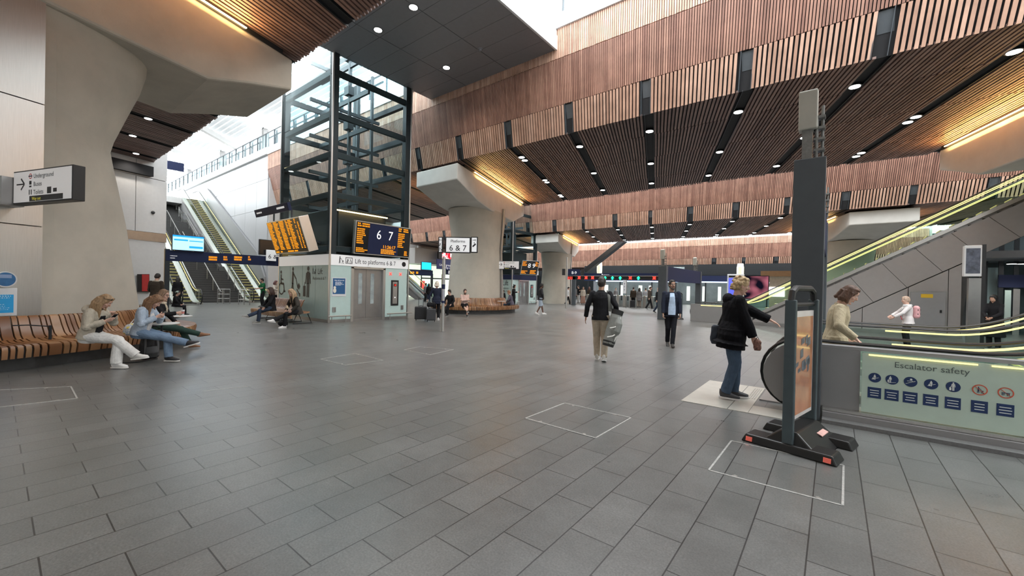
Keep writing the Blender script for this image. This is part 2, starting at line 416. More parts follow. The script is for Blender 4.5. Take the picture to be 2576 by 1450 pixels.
# ----------------------------------------------------------------- downlights in the slots
def light_proto(nm):
    t = thing('ceiling_light', 'round white downlight', 'light')
    MB().tube([(0, 0, .07), (0, 0, -.01)], [.15, .17], 20).build('housing', M['darkmetal'], t, smooth=True)
    MB().disc((0, 0, -.018), (0, 0, 1), .135, 20, .012).build('lens', M['ledw'], t)
    return t
LP = light_proto('x'); LP_used = [False]
lamp_data = {}
def spot(P, power, col=(1, .93, .84), size=R(125), rad=.13, aim=None, nm='downlight_lamp'):
    key = (power, col, size)
    if key not in lamp_data:
        l = bpy.data.lights.new(nm, 'SPOT'); l.energy = power; l.color = col; l.spot_size = size; l.spot_blend = .6; l.shadow_soft_size = rad; lamp_data[key] = l
    o = bpy.data.objects.new(nm, lamp_data[key]); COL.objects.link(o); o.location = P
    if aim is not None: o.rotation_euler = Vector(aim).to_track_quat('-Z', 'Y').to_euler()
    return o
def downlight(P, label, group, power=90):
    t = LP if not LP_used[0] else copy_tree(LP)
    LP_used[0] = True
    t.location = P; t['label'] = label; t['group'] = group; t['category'] = 'light'
    spot((P[0], P[1], P[2]-.06), power)
ORD = ['first', 'second', 'third', 'fourth', 'fifth', 'sixth', 'seventh', 'eighth', 'ninth', 'tenth', 'eleventh', 'twelfth']
def rowlabel(j): return ['near end', 'middle', 'far end'][j]
LAMP = 150
# large ceiling: slots k=-4..1 (first slot = the one next to the wide column)
for i, k in enumerate((-4, -3, -2, -1, 0, 1)):
    for j, y in enumerate((15.55, 19.6, 23.3)):
        if k == -4 and j == 2 and False: continue
        P = Vector((VB.xs(k, y), y, VB.z0+.0))
        two = (k == -4) or (k == 1 and j > 0)
        base = f'light at the {rowlabel(j)} of the {ORD[i]} ceiling slot from the wide column'
        if two:
            d = SD*.24
            downlight(P-d, 'nearer twin ' + base, 'downlights in the large timber ceiling', LAMP*.6); downlight(P+d, 'farther twin ' + base, 'downlights in the large timber ceiling', LAMP*.6)
        else: downlight(P, 'single ' + base, 'downlights in the large timber ceiling', LAMP)
for k in (-6, -7):
    for j, y in enumerate((15.55, 19.6, 23.3)):
        P = Vector((VB.xs(k, y), y, VB.z0)); downlight(P, f'light at the {rowlabel(j)} of the {ORD[-6-k]} ceiling slot beyond the wide column', 'downlights in the large timber ceiling', LAMP)
for i, k in enumerate((-1, 0, 1, 2, 3, 4, 5)):
    for j, y in enumerate((31.5, 34.9, 38.5)):
        P = Vector((VC.xs(k, y), y, VC.z0)); downlight(P, f'small light at the {rowlabel(j)} of the {ORD[i]} ceiling slot over the ticket gates', 'downlights over the ticket gates', LAMP)
for i, q in enumerate([(367, 305), (328, 348), (335, 393)]):
    P = onz(q[0], q[1], 8.82); k = min(VA.ks, key=lambda k: abs(VA.xs(k, P.y)-P.x)); P = Vector((VA.xs(k, P.y), P.y, VA.z0))
    downlight(P, f'{["nearest", "second", "farthest"][i]} of three ceiling lights showing behind the big column', 'downlights behind the big column', LAMP)
for x in (-20, -14, -6, 1):            # the rest of the ceiling overhead, out of frame
    for y in (-3.5, 2.5): spot((x, y, VA.z0-.1), LAMP)

# ----------------------------------------------------------------- columns with beams
def column(label, C, z0, k, flare_b=1.0, led=True, hw=1.38, hl=4.95, riser='pipe', white_end=True, sk_b=1.45, shaftmat='conc', top_gap=.12, lc=None):
    """mushroom column: flared oval shaft, haunched beam on top lying along the slats; k scales plan and height of the head"""
    C = Vector((C[0], C[1], 0)); t = thing('concrete_column', label, 'column', tuple(C), lc)
    zt = z0-top_gap
    pr = [(0, 2.24, 1.45), (.5, 2.18, 1.44), (2.4, 1.90, 1.40), (3.55, 1.68, 1.35), (3.78, 1.64, 1.35), (4.0, 1.69, 1.36), (4.6, 1.90, 1.40), (5.15, 2.10, 1.43), (5.55, 2.2, 1.45), (5.8, 2.22, 1.45)]
    hs = (zt-1.62*k)/(7.18-1.62*k) if k else 1
    mb = MB(); rings = []
    zb = zt-1.48*k+.02
    for z, a, b in pr:
        zz_ = z*zb/5.68; ring = []
        for i in range(48):
            th = 2*PI*i/48; e = .86
            c_, s_ = math.cos(th), math.sin(th)
            u = math.copysign(abs(c_)**e, c_)*a*k; v = math.copysign(abs(s_)**e, s_)*b*k*sk_b/1.45
            ring.append(C+SD*u+SN*v+Vector((0, 0, zz_)))
        rings.append(ring)
    mb.loftpoly(rings); mb.build('shaft', M[shaftmat], t, smooth=50)
    # beam: side profile along S, extruded across
    hl *= k; w_ = hw*k*1.0
    prof = [(-hl, zt), (-hl, zt-.76*k), (-hl+2.3*k, zt-1.26*k), (-hl+4.2*k, zt-1.45*k), (hl-2.05*k, zt-1.47*k), (hl-1.05*k, zt-1.10*k), (hl, zt-.76*k), (hl, zt)]
    mb = MB(); A = [C+SD*(u)+Vector((-w_/.946*1.0, 0, 0))+Vector((0, 0, z)) for u, z in prof]
    mb.prism(A, (2*w_/.946, 0, 0))
    mb.build('head_beam', M['concw' if white_end else 'conc'], t, bevel=.05*k)
    if led:
        mb = MB(); mb2 = MB()
        for s in (1, -1):
            for a_, b_ in ((-hl+1.8*k, hl-.4*k),):
                p0 = C+SD*a_+Vector((s*(w_/.946+.05), 0, zt+.04)); p1 = C+SD*b_+Vector((s*(w_/.946+.05), 0, zt+.04))
                mb.bar(p0, p1, .045, .03); mb2.bar(p0-SD*1.2-Vector((s*.10, 0, 0)), p1+SD*.3-Vector((s*.10, 0, 0)), .12, .14)
        mb.build('light_strip', M['ledwarm'], t); mb2.build('strip_trough', M['darkmetal'], t)
        for s in (1, -1):
            for q in (.2, .5, .8):
                p = C+SD*(-hl+1.8*k+(2*hl-2.2*k)*q)+Vector((s*(w_/.946+.16), 0, zt-.32))
                l = bpy.data.lights.new('strip_lamp', 'AREA'); l.shape = 'RECTANGLE'; l.size = 2.6*k; l.size_y = .05; l.energy = 80 if k > 1.03 else 38; l.color = (1, .55, .18)
                o = bpy.data.objects.new('strip_lamp', l); COL.objects.link(o); o.location = p
                o.rotation_euler = (R(180), 0, math.atan2(SD.y, SD.x)); o.rotation_euler = (Matrix.Rotation(math.atan2(SD.y, SD.x), 4, 'Z') @ Matrix.Rotation(R(180+32*s), 4, 'X')).to_euler()
    return t, C
kB = 1.065
colA, CA = column('giant flared concrete column with steel service panel rising behind the timber bench', (-13.5, -.35), 8.83, 1.27, led=False, sk_b=1.29, white_end=False, hl=5.2)
colB, CB = column('wide concrete column with glowing strip on its beam, beside the lift', (-17.75, 18.95), 7.67, kB, hl=5.0)
colC, CC = column('distant concrete column left of the ticket gates', (-22.0, 35.1), 6.4, 1.0, hl=4.95)
colC['label'] = 'distant concrete column next to the ticket gates with a short glowing strip'
colD, CD_ = column('white beam of a concrete column hidden behind the long rising escalator', (.45, 35.1), 6.4, 1.0, hl=4.95)
colE, CE = column('concrete column head with a bright strip cut by the picture edge, above the escalators', (6.55, 18.95), 7.67, kB, hl=5.0)
# strip on the giant column's beam (one side shows)
mb = MB(); mb2 = MB(); zt = 8.83-.12
s0 = CA+Vector((1.38*1.27/.946+.07, 0, zt+.03))
mb.bar(s0+SD*-4.5, s0+SD*5.0, .05, .03); mb2.bar(s0+SD*-6.2+Vector((-.12, 0, .03)), s0+SD*6.2+Vector((-.12, 0, .03)), .14, .16)
mb.build('light_strip', M['ledwarm'], colA); mb2.build('strip_trough', M['darkmetal'], colA)
for q in (-3, 0, 3):
    l = bpy.data.lights.new('strip_lamp', 'AREA'); l.shape = 'RECTANGLE'; l.size = 2.8; l.size_y = .05; l.energy = 95; l.color = (1, .58, .22)
    o = bpy.data.objects.new('strip_lamp', l); COL.objects.link(o); o.location = s0+SD*(q+.6)+Vector((.16, 0, -.36))
    o.rotation_euler = (Matrix.Rotation(math.atan2(SD.y, SD.x), 4, 'Z') @ Matrix.Rotation(R(180+32), 4, 'X')).to_euler()
# steel service panel on the giant column, pipe on the wide one
fA = lambda u, v, z: CA+SD*u+SN*v+Vector((0, 0, z))
mb = MB()
for (u0, u1, v) in ((-.9, .42, 1.70),):
    for (za, zb) in ((0, 2.55), (2.57, 4.9), (4.92, 7.2)):
        mb.hexa([fA(u0, .6, za), fA(u1, .6, za), fA(u1, v, za), fA(u0, v, za), fA(u0, .6, zb), fA(u1, .6, zb), fA(u1, v, zb), fA(u0, v, zb)])
mb.build('service_panel', M['steel'], colA)
mb = MB(); mb.hexa([fA(.44, .6, 0), fA(.62, .6, 0), fA(.62, 1.6, 0), fA(.44, 1.6, 0), fA(.44, .6, 7.2), fA(.62, .6, 7.2), fA(.62, 1.6, 7.2), fA(.44, 1.6, 7.2)])
mb.build('shadow_joint', M['conc'], colA)
fB = lambda C, u, v, z: C+SD*u+SN*v+Vector((0, 0, z))
for t, C, k in ((colB, CB, kB), (colC, CC, 1.0)):
    mb = MB(); mb.tube([fB(C, .25, 1.50*k, 0), fB(C, .25, 1.46*k, 2.2), fB(C, .25, 1.40*k, 3.7), fB(C, .25, 1.46*k, 5.0), fB(C, .25, 1.52*k, 6.0*k)], .09, 8); mb.build('downpipe', M['steeld'], t, smooth=True)

# ----------------------------------------------------------------- link bridge over the lift: grey panelled underside
zp = 10.68; bx0, bx1 = -15.75, -8.55
br = thing('ceiling', 'grey panelled underside of the link bridge with three round lights', 'ceiling', kind='structure')
mb = MB(); gx = [bx0, -13.2, -10.8, bx1]; gy = [6.9, 10.35, 13.3]
xs_ = [bx0+(bx1-bx0)*i/3 for i in range(4)]; ys_ = [6.9+.93*i for i in range(7)]+[13.3]
for i in range(3):
    for j in range(7):
        if ys_[j+1]-ys_[j] > .05: mb.box(xs_[i]+.012, xs_[i+1]-.012, ys_[j]+.006, ys_[j+1]-.006, zp, zp+.03)
mb.build('soffit_panel', M['panelgrey'], br)
MB().box(bx0, bx1-.02, 6.9, 13.28, zp+.025, zp+.5).build('soffit_void', M['void'], br)
mb = MB(); mb.box(bx1-.02, bx1+.06, 6.9, 13.3, zp-.02, zp+.52); mb.box(bx1-.06, bx1+.02, 6.9, 13.3, zp+.53, zp+1.1); mb.build('edge_panel', M['white'], br)
MB().box(bx0, bx1-.06, 6.9, 13.28, zp+.5, zp+.7).build('deck', M['offwhite'], br)
for i, (px, py) in enumerate([(1040, 18), (951, 75), (1123, 170)]):
    P = onz(px, py, zp-.005); downlight(P, f'{["big bright round light nearest the roof opening", "big bright round light beside the timber ceiling edge", "big bright round light closest to the lift top"][i]}, on the grey panelled bridge underside', 'lights under the link bridge', 220)
P = onz(1208, 123, zp)
dt = thing('smoke_detector', 'small grey dome detector on the grey bridge underside', 'detector', tuple(P))
MB().tube([P, P-Vector((0, 0, .03))], [.11, .10], 16).build('base', M['panelgrey'], dt, smooth=True); MB().sphere(P-Vector((0, 0, .03)), .075, n=14).build('dome', M['panelgrey'], dt, smooth=True)

# ----------------------------------------------------------------- platform level seen through the gaps
def balustrade(nm, label, a, b, z, h, sp, gm='glassb', posts='anthra', grp=None):
    a = Vector(a); b = Vector(b); L = (b-a).length; d = (b-a)/L; n = max(1, int(L/sp)); t = thing('glass_balustrade', label, 'balustrade', tuple(a), grp)
    mb = MB(); mp = MB()
    for i in range(n+1):
        p = a+d*(L*i/n); mp.box(p.x-.03, p.x+.03, p.y-.04, p.y+.04, z, z+h)
        if i < n: mb.bar(p+d*.04+Vector((0, 0, z+h/2)), a+d*(L*(i+1)/n)-d*.04+Vector((0, 0, z+h/2)), .016, h-.08)
    mp.bar(a+Vector((0, 0, z+h)), b+Vector((0, 0, z+h)), .06, .05)
    mb.build('glass_panel', M[gm], t); mp.build('posts_and_rail', M[posts], t)
    return t
balustrade('x', 'long glass balustrade of the platform above the white wall and timber band', (-84, 13.35, 0), (11, 13.35, 0), 12.0, 1.25, 1.6)
zc = 14.6
cn = thing('canopy', 'white planked platform canopy with finned windows above the white wall', 'canopy', (-40, 14, 14))
mb = MB()
for i in range(17): mb.box(-120, -21.5, 14.3-i*.36, 14.3-i*.36-.34, 13.95+.08*i, 13.95+.08*i+.05)
mb.build('plank_soffit', M['white'], cn)
mb = MB().box(-120, -21.5, 8.0, 8.18, 15.2, 15.6); mb.build('edge_trim', M['white'], cn)
for x in (-58, -47, -37): MB().box(x-.2, x+.2, 13.6, 13.95, 12.0, 14.2).build('canopy_post', M['steeld'], cn)
mb = MB()
for x in np.arange(-84, -21.5, 1.7): mb.prism([(x-.13, 14.35, 12.0), (x+.13, 14.35, 12.0), (x+.10, 14.35, 13.4), (x, 14.35, 14.3), (x-.10, 14.35, 13.4)], (0, .14, 0))
for z in (12.75, 13.65): mb.box(-84, -21.5, 14.38, 14.46, z, z+.10)
mb.build('window_mullion', M['anthra'], cn)
for (x, y) in ((-42.5, 12.0), (-52, 12.2)):
    mb = MB(); mb.bar((x, 13.8, 13.4), (x+1.0, 10.6, 14.2), .35, .40); mb.bar((x+1.0, 10.6, 14.2), (x+3.2, 7.6, 15.0), .35, .35)
    mb.build('canopy_arm', M['offwhite'], cn)
for x in (-52, -44, -36, -28, -18):
    l = bpy.data.lights.new('canopy_fill', 'AREA'); l.size = 3; l.energy = 40; l.color = (1, .98, .95)  # unseen upward fill lights, added to brighten the canopy underside
    o = bpy.data.objects.new('canopy_fill', l); COL.objects.link(o); o.location = (x, 12.6, 12.6); o.rotation_euler = (R(180), 0, 0)

# ----------------------------------------------------------------- walls
wl = thing('wall_west', 'tall white panelled wall beside the lit escalator', 'wall', kind='structure')
mb = MB()
wx = [-35.0, -37.2, -39.6, -42, -44.6, -47, -49.5, -52, -55, -60]
for i in range(len(wx)-1):
    for (za, zb) in ((0, 3.4), (3.42, 7.3), (7.32, 9.6), (9.62, 11.45)):
        mb.box(wx[i+1]+.012, wx[i]-.012, 13.3, 13.42, za, zb)
mb.build('panel', M['wallwhite'], wl)
mb = MB().box(-60, -34.9, 13.4, 26.0, 0, 11.4)
mb.build('core', M['offwhite'], wl)
mb = MB().box(-84, -34.9, 13.1, 13.6, 11.47, 12.0); mb.build('coping', M['white'], wl)
wl2 = thing('wall_west', 'white wall block beyond the wide column under the far viaduct', 'wall', kind='structure')
MB().box(-62, -41.5, 30.2, 33.2, 0, 9.5).build('block', M['white'], wl2)
MB().box(-41.5, -41.3, 33.2, 60, 3.6, 9).build('upper_wall', M['offwhite'], wl2)
MB().box(-62, -41.5, 33.2, 60, 4.2, 9).build('mass', M['offwhite'], wl2)
one(MB().box(-66, 18, 60, 60.4, -.1, 8), 'wall_north', M['darkmetal'], 'dark wall at the far north end behind the shops', 'wall', kind='structure')
one(MB().box(17.5, 18, -9, 60, -.1, 14), 'wall_east', M['offwhite'], 'pale wall closing the concourse beyond the picture', 'wall', kind='structure')
one(MB().box(-72, 18, -9.3, -9, -.1, 12), 'wall_south', M['offwhite'], 'pale wall behind the viewer', 'wall', kind='structure')
one(MB().box(-71, -70.6, -9, 60, -.1, 9), 'wall_west', M['white'], 'white end wall at the top of the stairs', 'wall', kind='structure')
# left wall behind the giant column, running with the beams
E0 = Vector((-33.6, 6.85, 0)); wt = thing('wall_left', 'pale panelled shop wall behind the giant column', 'wall', kind='structure')
def wpt(t, z, o=0.0): return E0-SD*t+SN*o+Vector((0, 0, z))
def wbox(mb, t0, t1, z0, z1, o0, o1):
    return mb.hexa([wpt(t1, z0, o0), wpt(t0, z0, o0), wpt(t0, z0, o1), wpt(t1, z0, o1), wpt(t1, z1, o0), wpt(t0, z1, o0), wpt(t0, z1, o1), wpt(t1, z1, o1)])
mb = MB()
for (t0, t1) in ((0, 1.62), (1.66, 3.6), (3.64, 6.5), (6.54, 10)):
    wbox(mb, t0, t1, 4.45, 7.76, -.25, 0); wbox(mb, t0, t1, 7.80, 8.80 if t0 else 8.80, -.25, 0)
wbox(mb, 0, 2.1, 0, 3.88, -.25, -.02); wbox(mb, 0, .72, 8.8, 12.0, -.25, 0)
mb.build('panel', M['offwhite'], wt)
mb = MB(); wbox(mb, -.02, 10, 3.90, 4.43, -.25, .03); mb.build('lintel', M['steeld'], wt)
mb = MB(); wbox(mb, 0, 10, 0, 8.8, -.5, -.26); mb.build('backing', M['offwhite'], wt) if False else None
mb = MB(); mb.box(-60, -33.8, 6.6, 6.84, 0, 8.8); mb.build('return_wall', M['white'], wt)
mb = MB(); wbox(mb, .9, 10, 7.85, 8.45, .0, .3); mb.build('bulkhead', M['void'], wt)
# ================================================================= lifts
def picto_person(mb, P, ux, uz, s, kind, mi=0):
    """flat black pictograms on the glass: wheelchair, pushchair, suitcase; s = height"""
    P = Vector(P); ux = Vector(ux); uz = Vector(uz); nn = ux.cross(uz).normalized()
    def pt(a, b): return P+ux*(a*s)+uz*(b*s)+nn*.004
    def ln(a, b, w): 
        a, b = pt(*a), pt(*b); d = (b-a).normalized(); q = d.cross(nn)*(w*s/2)
        mb.quad(a-q, a+q, b+q, b-q, mi)
    def dot(a, b, r):
        c = pt(a, b); k = len(mb.v); n = 14
        mb._add([c+ux*(math.cos(2*PI*i/n)*r*s)+uz*(math.sin(2*PI*i/n)*r*s) for i in range(n)], [tuple(range(n))], mi)
    def ring(a, b, r, w, t0=0, t1=2*PI):
        n = 18
        for i in range(n):
            p = [t0+(t1-t0)*i/n, t0+(t1-t0)*(i+1)/n]
            mb.quad(pt(a+math.cos(p[0])*(r-w/2), b+math.sin(p[0])*(r-w/2)), pt(a+math.cos(p[0])*(r+w/2), b+math.sin(p[0])*(r+w/2)),
                    pt(a+math.cos(p[1])*(r+w/2), b+math.sin(p[1])*(r+w/2)), pt(a+math.cos(p[1])*(r-w/2), b+math.sin(p[1])*(r-w/2)), mi)
    if kind == 'wheelchair':
        dot(0, .93, .07); ln((0, .84), (.02, .45), .10); ln((0, .66), (.22, .62), .06); ln((.02, .47), (.27, .45), .09); ln((.25, .47), (.33, .12), .08); ln((.31, .13), (.42, .16), .06)
        ring(.06, .26, .23, .06, R(100), R(350))
    elif kind == 'pushchair':
        dot(0, .93, .07); ln((0, .85), (-.02, .42), .13); ln((-.03, .45), (-.12, .02), .07); ln((.0, .45), (.05, .02), .07); ln((.02, .8), (.25, .58), .06)
        ln((.22, .62), (.38, .28), .05); ln((.38, .28), (.5, .4), .16); ln((.3, .25), (.52, .05), .05); ring(.3, .06, .045, .03); ring(.52, .06, .045, .03)
    else:
        dot(0, .93, .075); ln((0, .84), (0, .45), .17); ln((-.05, .47), (-.05, .02), .075); ln((.05, .47), (.05, .02), .075); ln((.11, .8), (.15, .45), .055); ln((-.11, .8), (-.16, .45), .055)
        ln((-.24, .38), (-.24, .04), .17); ln((-.24, .38), (-.22, .5), .03)

def lift(label, x1, y0, wx, wy, top, levels, sign, main=True):
    """glass lift tower: near corner at (x1,y0); front face looks along +x, side face looks along -y"""
    x0, y1 = x1-wx, y0+wy
    t = thing('lift_tower', label, 'lift', (x1-wx/2, y0+wy/2, 0))
    f = MB(); inn = .14
    for (x, y) in ((x1-inn, y0+inn), (x1-inn, y1-inn), (x0+inn, y0+inn), (x0+inn, y1-inn)): f.box(x-.13, x+.13, y-.13, y+.13, 2.3, top)
    for z in levels:
        for (xa, xb, ya, yb) in ((x0, x1, y0+.03, y0+.22), (x0, x1, y1-.22, y1-.03), (x0+.03, x0+.22, y0, y1), (x1-.22, x1-.03, y0, y1)): f.box(xa+.03, xb-.03, ya, yb, z-.22, z+.02)
    f.build('steel_frame', M['darkmetal'], t, bevel=.01)
    g = MB(); lv = [levels[0]]+list(levels[1:])+[top]
    for i in range(len(lv)-1):
        za, zb = lv[i]+.02, lv[i+1]-.02
        g.box(x0+.02, x1-.05, y0, y0+.018, za, zb); g.box(x1-.018, x1, y0+.05, y1-.02, za, zb); g.box(x0+.02, x1-.05, y1-.018, y1, za, zb); g.box(x0, x0+.018, y0+.05, y1-.02, za, zb)
    g.build('glass_cladding', M['glassb'], t)
    # inner workings
    w_ = MB()
    for (x, y) in ((x0+wx*.35, y0+wy*.45), (x0+wx*.62, y0+wy*.45), (x0+wx*.5, y1-.6), (x0+wx*.3, y1-.8)): w_.box(x-.06, x+.06, y-.06, y+.06, 2.3, top-.3)
    for z in np.arange(3.6, top-.5, 1.55):
        w_.box(x0+.2, x1-.2, y0+wy*.45-.05, y0+wy*.45+.05, z-.09, z+.09); w_.box(x0+wx*.5-.05, x0+wx*.5+.05, y0+.2, y1-.2, z-.39, z-.25)
        w_.box(x0+wx*.62-.25, x0+wx*.62+.12, y0+wy*.45-.14, y0+wy*.45+.14, z+.25, z+.62)
    w_.build('guide_rail', M['anthra'], t)
    w_ = MB(); w_.box(x0+wx*.3, x1-.5, y0+.6, y1-.9, levels[0]+.1, levels[0]+2.0); w_.build('machinery', M['black'], t, bevel=.05)
    c = MB()
    for (x, y) in ((x1, y0), (x1, y1), (x0, y0)): c.box(x-.045, x+.02, y-.02, y+.045, 0, top-.4)
    c.build('corner_trim', M['steel'], t, bevel=.008)
    # base
    ds, dh = sign
    b = MB(); yd0, yd1 = y0+wy*.25, y0+wy*.645
    n = 4
    for i in range(n): b.box(x0+wx*i/n+.012, x0+wx*(i+1)/n-.012, y0+.01, y0+.035, .12, ds)
    b.box(x1-.035, x1-.01, y0+.06, yd0-.02, .12, ds); b.box(x1-.035, x1-.01, yd1+.12, y1-.06, .12, ds)
    b.box(x0+.01, x0+.035, y0, y1, .12, ds); b.box(x0, x1-.1, y1-.035, y1-.01, .12, ds)
    b.build('base_glass', M['frost'], t)
    k = MB(); k.box(x0, x1-.012, y0+.012, y0+.05, 0, .12); k.box(x1-.05, x1-.012, y0, y1, 0, .12)
    k.box(x0+.05, x1-.35, y0+.05, y1-.05, .02, ds); k.build('base_core', M['steeld'], t)
    s = MB(); s.box(x0, x1, y0-.012, y0+.05, ds, dh); s.box(x1-.05, x1+.012, y0, y1, ds, dh); s.build('sign_band', M['signw'] if main else M['navy'], t)
    # doors
    d = MB(); d.box(x1-.30, x1+.02, yd0-.02, yd0+.10, 0, ds-.03); d.box(x1-.30, x1+.02, yd1, yd1+.12, 0, ds-.03); d.box(x1-.30, x1+.02, yd0-.02, yd1+.12, ds-.10, ds-.01)
    d.build('door_frame', M['steel'], t, bevel=.008)
    ym = yd0+.10+(yd1-yd0-.10)*.46
    for (ya, yb) in ((yd0+.10, ym-.004), (ym+.004, yd1)):
        dd = MB().box(x1-.17, x1-.12, ya, yb, .02, ds-.10).build('door', M['steeld'], t, bevel=.004)
        yc = (ya+yb)/2+(.05 if ya < ym-.1 else -.08)
        MB().box(x1-.12, x1-.112, yc-.085, yc+.085, .72, ds-.28).build('vision_panel', mat('door_glass', (.35, .40, .40), .08, var=.3, scale=3), dd)
    p = MB(); yp = y1-.72; 
    p.box(x1-.012, x1+.02, yp-.2, yp+.2, .62, 1.76); pn = p.build('call_panel', M['black'], t, bevel=.008)
    MB().box(x1+.018, x1+.026, yp-.12, yp+.12, .70, 1.68).build('panel_plate', M['steel'], pn)
    q = MB(); q.box(x1+.025, x1+.03, yp-.08, yp+.08, 1.48, 1.60); q.build('floor_display', M['screen'], pn)
    q = MB(); text_mb(q, 'L0', (x1+.032, yp-.05, 1.505), (0, 1, 0), (0, 0, 1), .10); q.build('floor_number', M['red'], pn)
    MB().disc((x1+.026, yp, .98), (1, 0, 0), .03, 12, .01).build('button', M['ledw'] if False else M['whiteink'], pn)
    for yy in (y0+.22, y1-.3):
        MB().tube([(x1+.004, yy, .42), (x1+.004, yy, .62)], .075, 12, rdir=(0, 1, 0), ry=.02).build('speaker_grille', M['steeld'], t)
    r_ = MB()
    for (ya, yb) in ((y0-.1, yd0-.06), (yd1+.14, y1+.15)):
        r_.tube([(x1+.16, ya, .27), (x1+.16, yb, .27)], .028, 10)
        for yy in (ya+.15, yb-.25): r_.tube([(x1+.16, yy, .27), (x1+.10, yy+.03, 0)], .016, 8)
    r_.build('bumper_rail', M['steel'], t, smooth=True)
    return t, x0, y1, yd0, yd1
LIFT_LV = [2.72, 3.05, 5.19, 6.79, 8.39, 10.05]
lift1, lx0, ly1, yd0, yd1 = lift('tall glass lift tower with black steel frame and steel doors, pictograms on its side glass', -15.6, 8.2, 4.55, 3.78, 11.95, LIFT_LV, (2.29, 2.72))
X1, Y0 = -15.6, 8.2
mb = MB()
text_mb(mb, 'Lift to platforms 6 & 7', (X1+.014, 9.27, 2.41), (0, 1, 0), (0, 0, 1), .27, sx=.82)
picto_person(mb, (X1+.012, 8.62, 2.37), (0, 1, 0), (0, 0, 1), .29, 'pushchair')
P = Vector((X1+.016, 8.86, 2.38))
for (a, b, c_, d) in ((0, .30, 0, .022), (0, .30, .23, .252), (0, .022, 0, .25), (.28, .302, 0, .25)): mb.quad(P+Vector((0, a, c_)), P+Vector((0, b, c_)), P+Vector((0, b, d)), P+Vector((0, a, d)))
picto_person(mb, P+Vector((-.004, .10, .03)), (0, 1, 0), (0, 0, 1), .17, 'person'); picto_person(mb, P+Vector((-.004, .21, .03)), (0, 1, 0), (0, 0, 1), .17, 'wheelchair')
mb.disc((X1+.014, 11.72, 2.50), (1, 0, 0), .11, 20, .004)
mb.build('sign_lettering', M['ink'], lift1)
mb = MB(); picto_person(mb, (-19.95, Y0+.008, .98), (1, 0, 0), (0, 0, 1), 1.12, 'wheelchair'); picto_person(mb, (-18.75, Y0+.008, .96), (1, 0, 0), (0, 0, 1), 1.28, 'pushchair'); picto_person(mb, (-17.35, Y0+.008, .93), (1, 0, 0), (0, 0, 1), 1.32, 'suitcase')
text_mb(mb, 'Lift', (-16.55, Y0+.004, 1.93), (1, 0, 0), (0, 0, 1), .32); text_mb(mb, 'Platforms 6 & 7', (-16.95, Y0+.004, 1.70), (1, 0, 0), (0, 0, 1), .17)
picto_person(mb, (-16.95, Y0+.008, 1.93), (1, 0, 0), (0, 0, 1), .26, 'pushchair'); picto_person(mb, (-16.72, Y0+.008, 1.93), (1, 0, 0), (0, 0, 1), .24, 'suitcase')
mb.build('pictograms', M['ink'], lift1)
mb = MB()
for yy in (11.02, 11.55):
    for s in (1, -1): mb.bar((X1+.012, yy-.06*s, 1.98), (X1+.012, yy+.06*s, 2.10), .008, .022, up=(1, 0, 0))
mb.build('indicator_crosses', M['red'], lift1)
MB().bar((X1-.3, 8.5, 4.55), (X1-.3, 11.0, 4.55), .05, .04).build('light_strip', M['ledwarm'], lift1)
# second lift, behind the wide column
c2 = onz(1287, 768)
l2y1 = 31.0
lift2, l2x0, l2y1, _, _ = lift('smaller glass lift tower standing beyond the wide column with navy sign band', c2.x, c2.y, 4.2, 3.6, 9.2, [2.55, 3.3, 4.9, 6.4, 7.9], (2.15, 2.55), main=False)
q_ = ony(1264, 718, c2.y); mb = MB(); text_mb(mb, 'Lift', (q_.x, c2.y-.006, q_.z), (1, 0, 0), (0, 0, 1), .62, sx=.8); text_mb(mb, 'Platforms', (q_.x, c2.y-.006, q_.z-.32), (1, 0, 0), (0, 0, 1), .22, sx=.8); text_mb(mb, '8 and 9', (q_.x, c2.y-.006, q_.z-.58), (1, 0, 0), (0, 0, 1), .22, sx=.8)
mb.build('lettering', M['ink'], lift2)

# ================================================================= display boards
def basis_board(P00, ux, uz):
    ux = Vector(ux); uz = Vector(uz); return Vector(P00), ux.normalized(), uz.normalized(), ux.normalized().cross(uz.normalized())
def board(name, label, cat, P, ux, uz, w, h, th=.12, frame='black', face='screen', bez=.04, grp=None, rot=None):
    """flat display: P lower corner, ux along, uz up the face; returns thing and helper giving points on the face"""
    P, ux, uz, nn = basis_board(P, ux, uz)
    t = thing(name, label, cat, tuple(P+ux*w/2), grp)
    def pt(a, b, o=0.0): return P+ux*a+uz*b+nn*o
    MB().hexa([pt(0, 0, -th), pt(w, 0, -th), pt(w, 0, 0), pt(0, 0, 0), pt(0, h, -th), pt(w, h, -th), pt(w, h, 0), pt(0, h, 0)]).build('casing', M[frame], t, bevel=.008)
    MB().hexa([pt(bez, bez, 0), pt(w-bez, bez, 0), pt(w-bez, bez, .006), pt(bez, bez, .006), pt(bez, h-bez, 0), pt(w-bez, h-bez, 0), pt(w-bez, h-bez, .006), pt(bez, h-bez, .006)]).build('face', M[face], t)
    return t, pt, ux, uz
def rows(mb, pt, a0, a1, b0, b1, n, words, seed, fill=.62, o=.009):
    """rows of word-like lit bars"""
    rr = random.Random(seed)
    for i in range(n):
        bb = b1-(b1-b0)*(i+.5)/n; hh = (b1-b0)/n*fill/2; a = a0
        for (x0, x1, pr) in words:
            if rr.random() > pr: continue
            L = (x1-x0)*rr.uniform(.6, 1.0); xx = a0+(a1-a0)*x0; xe = xx+(a1-a0)*L; c = xx
            while c < xe-.01:
                wd = rr.uniform(.04, .12)*min(1, (a1-a0)); e = min(c+wd, xe)
                mb.quad(pt(c, bb-hh, o), pt(e, bb-hh, o), pt(e, bb+hh, o), pt(c, bb+hh, o)); c = e+.014
TL = Vector((-18.55, 7.0, 4.02)); BL = Vector((-18.55, 7.42, 2.74)); uzb = (TL-BL)
